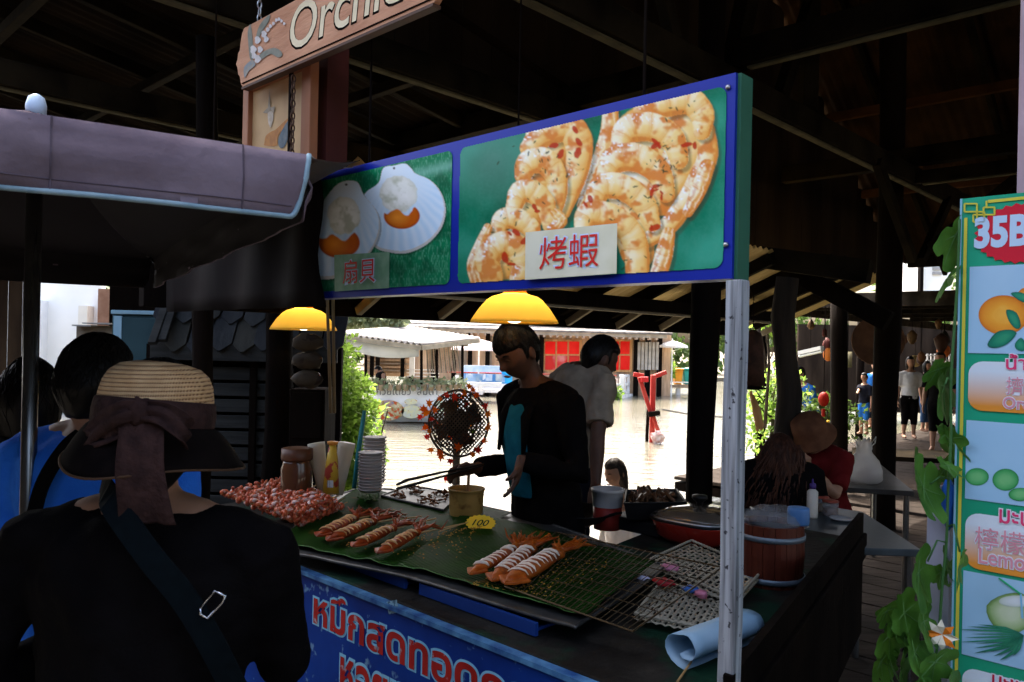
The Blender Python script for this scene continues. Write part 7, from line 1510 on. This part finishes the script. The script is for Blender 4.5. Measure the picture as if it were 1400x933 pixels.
tb_ = bottle('drink_bottle', 'drink bottle with blue label and green straw on the dark table', 1131, 640, 612, .70, .028, mat('label_blue', (.03, .07, .22), .4, (.3, .32, .36), 18, lo=.5, hi=.55), mat('cap_white', (.4, .4, .42), .4))
q = PZ(1131, 640, .70); mm = MB(); mm.tube([q+Z*.1, q+Vector((.03, 0, .26))], .003, 6); mm.build('straw', mat('green_straw', (.12, .25, .08), .5), tb_)
# ---- gallery goods
rb2 = root('bamboo_disc', 'large round bamboo tray hanging beside the big hall post', 'tray', P(1200, 466, 7.4)); c = P(1200, 466, 7.4); mm = MB(); n = Vector((-.3, -.95, 0)).normalized(); ex_ = Z.cross(n).normalized()
R_ = frame(ex_, Z, n); bamd = mat('bamboo_disc', (.07, .032, .016), .7, (.11, .055, .03), 10, bump=.3)
mm.lathe([(.2, 0), (.225, .012), (.23, .02), (.22, .022), (.18, .012), (.01, .008)], c, 40, R_); mm.build('disc', bamd, rb2, smooth=True); mm = MB(); mm.tube([c+R_ @ Vector((math.cos(a)*.225, math.sin(a)*.225, .02)) for a in [j*math.pi/20 for j in range(41)]], .008, 6, False); mm.build('rim', bamd, rb2, smooth=True)
mm = MB(); mm.tube([c+Z*.22, Vector((c.x, c.y, 2.9))], .004, 5); mm.build('cord', dark_wood, rb2)
ft_ = root('tube_lamp', 'white fluorescent tube fixture under the gallery roof', 'lamp', P(1108, 480, 9.5)); mm = MB(); mm.beam(P(1093, 483, 9.6), P(1124, 476, 9.2), .05, .045); mm.build('batten', mat('batten_white', (.5, .5, .48), .5), ft_); mm = MB(); mm.tube([P(1093, 483, 9.6)-Z*.04, P(1124, 476, 9.2)-Z*.04], .016, 8); mm.build('tube', mat('tube_glass', (.8, .8, .76), .3), ft_)
mm = MB(); mm.tube([P(1108, 479, 9.4), Vector((P(1108, 479, 9.4).x, 9.4, 2.4))], .004, 5); mm.build('wire', dark_wood, ft_)
bc = root('hanging_basket', 'dark rattan basket hanging left of the crooked post', 'basket', P(1030, 530, 5.6)); c = P(1029, 478, 5.6); mm = MB(); mm.lathe([(.06, -.26), (.085, -.25), (.08, -.1), (.075, .02), (.06, .1), (.02, .14)], c, 20); mm.build('body', mat('rattan', (.03, .014, .008), .7, (.07, .03, .018), 20, bump=.4), bc, smooth=True)
mm = MB(); mm.lathe([(.07, -.262), (.1, -.27), (.1, -.28), (.05, -.285)], c, 20); mm.build('base', dark_wood, bc, smooth=True); mm = MB(); mm.tube([c+Z*.13, Vector((c.x, c.y, 2.0))], .004, 5); mm.build('cord', dark_wood, bc)
pd = root('canoe_paddle', 'brown wooden paddle leaning by the rattan basket', 'paddle', P(1040, 600, 6.0)); mm = MB(); mm.tube([P(1026, 535, 6.0), P(1036, 590, 6.0)], .012, 8); mm.build('shaft', orange_w, pd); mm = MB(); mm.rings([[P(x+dx, y, 6.0) +Vector((0, d, 0)) for dx, d in ((-w, 0), (0, -.012), (w, 0), (0, .012))] for x, y, w in ((1029, 540, 2), (1034, 560, 6), (1038, 580, 6), (1041, 588, 2))]); mm.build('blade', orange_w, pd, smooth=True)
tree('flowering_bush', 'green bush with orange flowers at the gallery water edge', P(1052, 610, 9.0), 1.0, (.4, .35, .55), 900, .07, leafm, 41, 'bush', .03)
tree('hanging_vine', 'green climbing plant on the gallery post left of the crooked post', P(1046, 560, 8.5), 1.9, (.22, .25, .6), 700, .07, leafm, 42, 'plant', .02)
t = tree('flower_pots', 'yellow flowering pot plants by the person in blue', P(1130, 620, 9.5), .75, (.5, .3, .3), 800, .07, leafd, 43, 'plant', .03)
mm = MB(); rf_ = random.Random(5)
for k in range(60): p = P(1095+rf_.uniform(0, 60), 585+rf_.uniform(-12, 16), 9.2); mm.ball(p, .02, 6, 5)
o = mm.build('blossom', mat('yellow_blossom', (.6, .36, .02), .6, (.66, .42, .04), 9), t); o['kind'] = 'stuff'
q = P(1126, 546, 9.0); rlt = root('red_lantern', 'red paper lantern hanging beside the person in blue', 'lantern', q); mm = MB(); mm.ball(q, (.06, .06, .085), 16, 10); mm.build('shade', mat('lantern_red', (.30, .012, .008), .5, (.36, .03, .015), 8, trans=.4), rlt, smooth=True); mm = MB(); mm.tube([q+Z*.11, Vector((q.x, q.y, 2.3))], .005, 5); mm.build('cord', dark_wood, rlt); mm = MB(); mm.tube([q-Z*.11, q-Z*.2], .02, 6); mm.build('tassel', MATS['lantern_red'], rlt)
goods = (('orange_lantern', 1134, 485, 11, (.6, .16, .02), .09, 'small orange lantern under the gallery beam'), ('amber_lantern', 1290, 480, 15, (.5, .12, .02), .12, 'amber lantern deep in the gallery'), ('straw_fan', 1251, 494, 14.5, (.45, .32, .12), .11, 'yellow straw fan hanging over the person in a white T-shirt'), ('paper_sign', 1159, 492, 10, (.4, .36, .22), .09, 'small cream paper sign on the thin post'))
for nm, x, y, Y, c, s_, lab in goods:
    q = P(x, y, Y); t = root(nm, lab, nm.split('_')[1], q); mm = MB()
    if 'sign' in nm: mm.box(q, (.1, .02, .2))
    elif 'fan' in nm: mm.lathe([(s_, 0), (s_*.8, .02), (.01, .03)], q, 16, rot('X', 1.4))
    else: mm.ball(q, (s_, s_, s_*1.1), 12, 8)
    mm.build('body', mat(nm, c, .6, tuple(x_*1.2 for x_ in c), 9), t, smooth=True); mm = MB(); mm.tube([q+Z*.1, Vector((q.x, q.y, 2.28))], .004, 4); mm.build('cord', dark_wood, t)
rt = random.Random(17)
for k in range(16):
    Y = rt.uniform(10.5, 15); x = rt.uniform(1085, 1300); q = P(x, rt.uniform(440, 492), Y); t = root('hanging_souvenir', 'small dark souvenir hanging under the gallery roof', 'souvenir', q, 'souvenirs hanging under the gallery roof'); mm = MB(); s_ = rt.uniform(.05, .11)
    mm.lathe([(s_*.3, -s_*1.6), (s_*rt.uniform(.6, 1), -s_*.9), (s_*rt.uniform(.5, 1), s_*.1), (s_*.2, s_*.8)], q, 10); mm.build('body', mat('souvenir%d' % (k % 5), ((.05, .02, .01), (.10, .05, .015), (.03, .03, .025), (.16, .06, .02), (.08, .015, .01))[k % 5], .7), t, smooth=True)
    mm = MB(); mm.tube([q+Z*s_*.7, Vector((q.x, q.y, max(q.z+.1, 2.26)))], .004, 4); mm.build('cord', dark_wood, t)
shf = root('goods_shelf', 'white lattice shelf with small goods at the back of the gallery', 'shelf', P(1275, 520, 19)); wl2 = mat('lattice_white', (.45, .44, .42), .6)
for k in range(7): mm = MB(); mm.beam(P(1268+k*5, 484, 19), P(1268+k*5, 508, 19), .03, .03); mm.build('upright', wl2, shf)
for k in range(4): mm = MB(); mm.beam(P(1266, 486+k*7, 18.98), P(1300, 486+k*7, 18.98), .03, .03); mm.build('shelf_board', wl2, shf)
wv_ = root('white_villa', 'white building seen above the gallery roof', 'building', P(1270, 420, 42)); flat_box(1262, 340, 1300, 410, 42, 3).build('wall', wr, wv_)
for k in range(5): flat_box(1276, 346+k*6.5, 1288, 350+k*6.5, 41.9, .1).build('louvre', mat('louvre_grey', (.3, .3, .3), .6), wv_)
flat_box(1259, 344, 1262, 410, 41.5, .3).build('pillar', dark_wood, wv_)
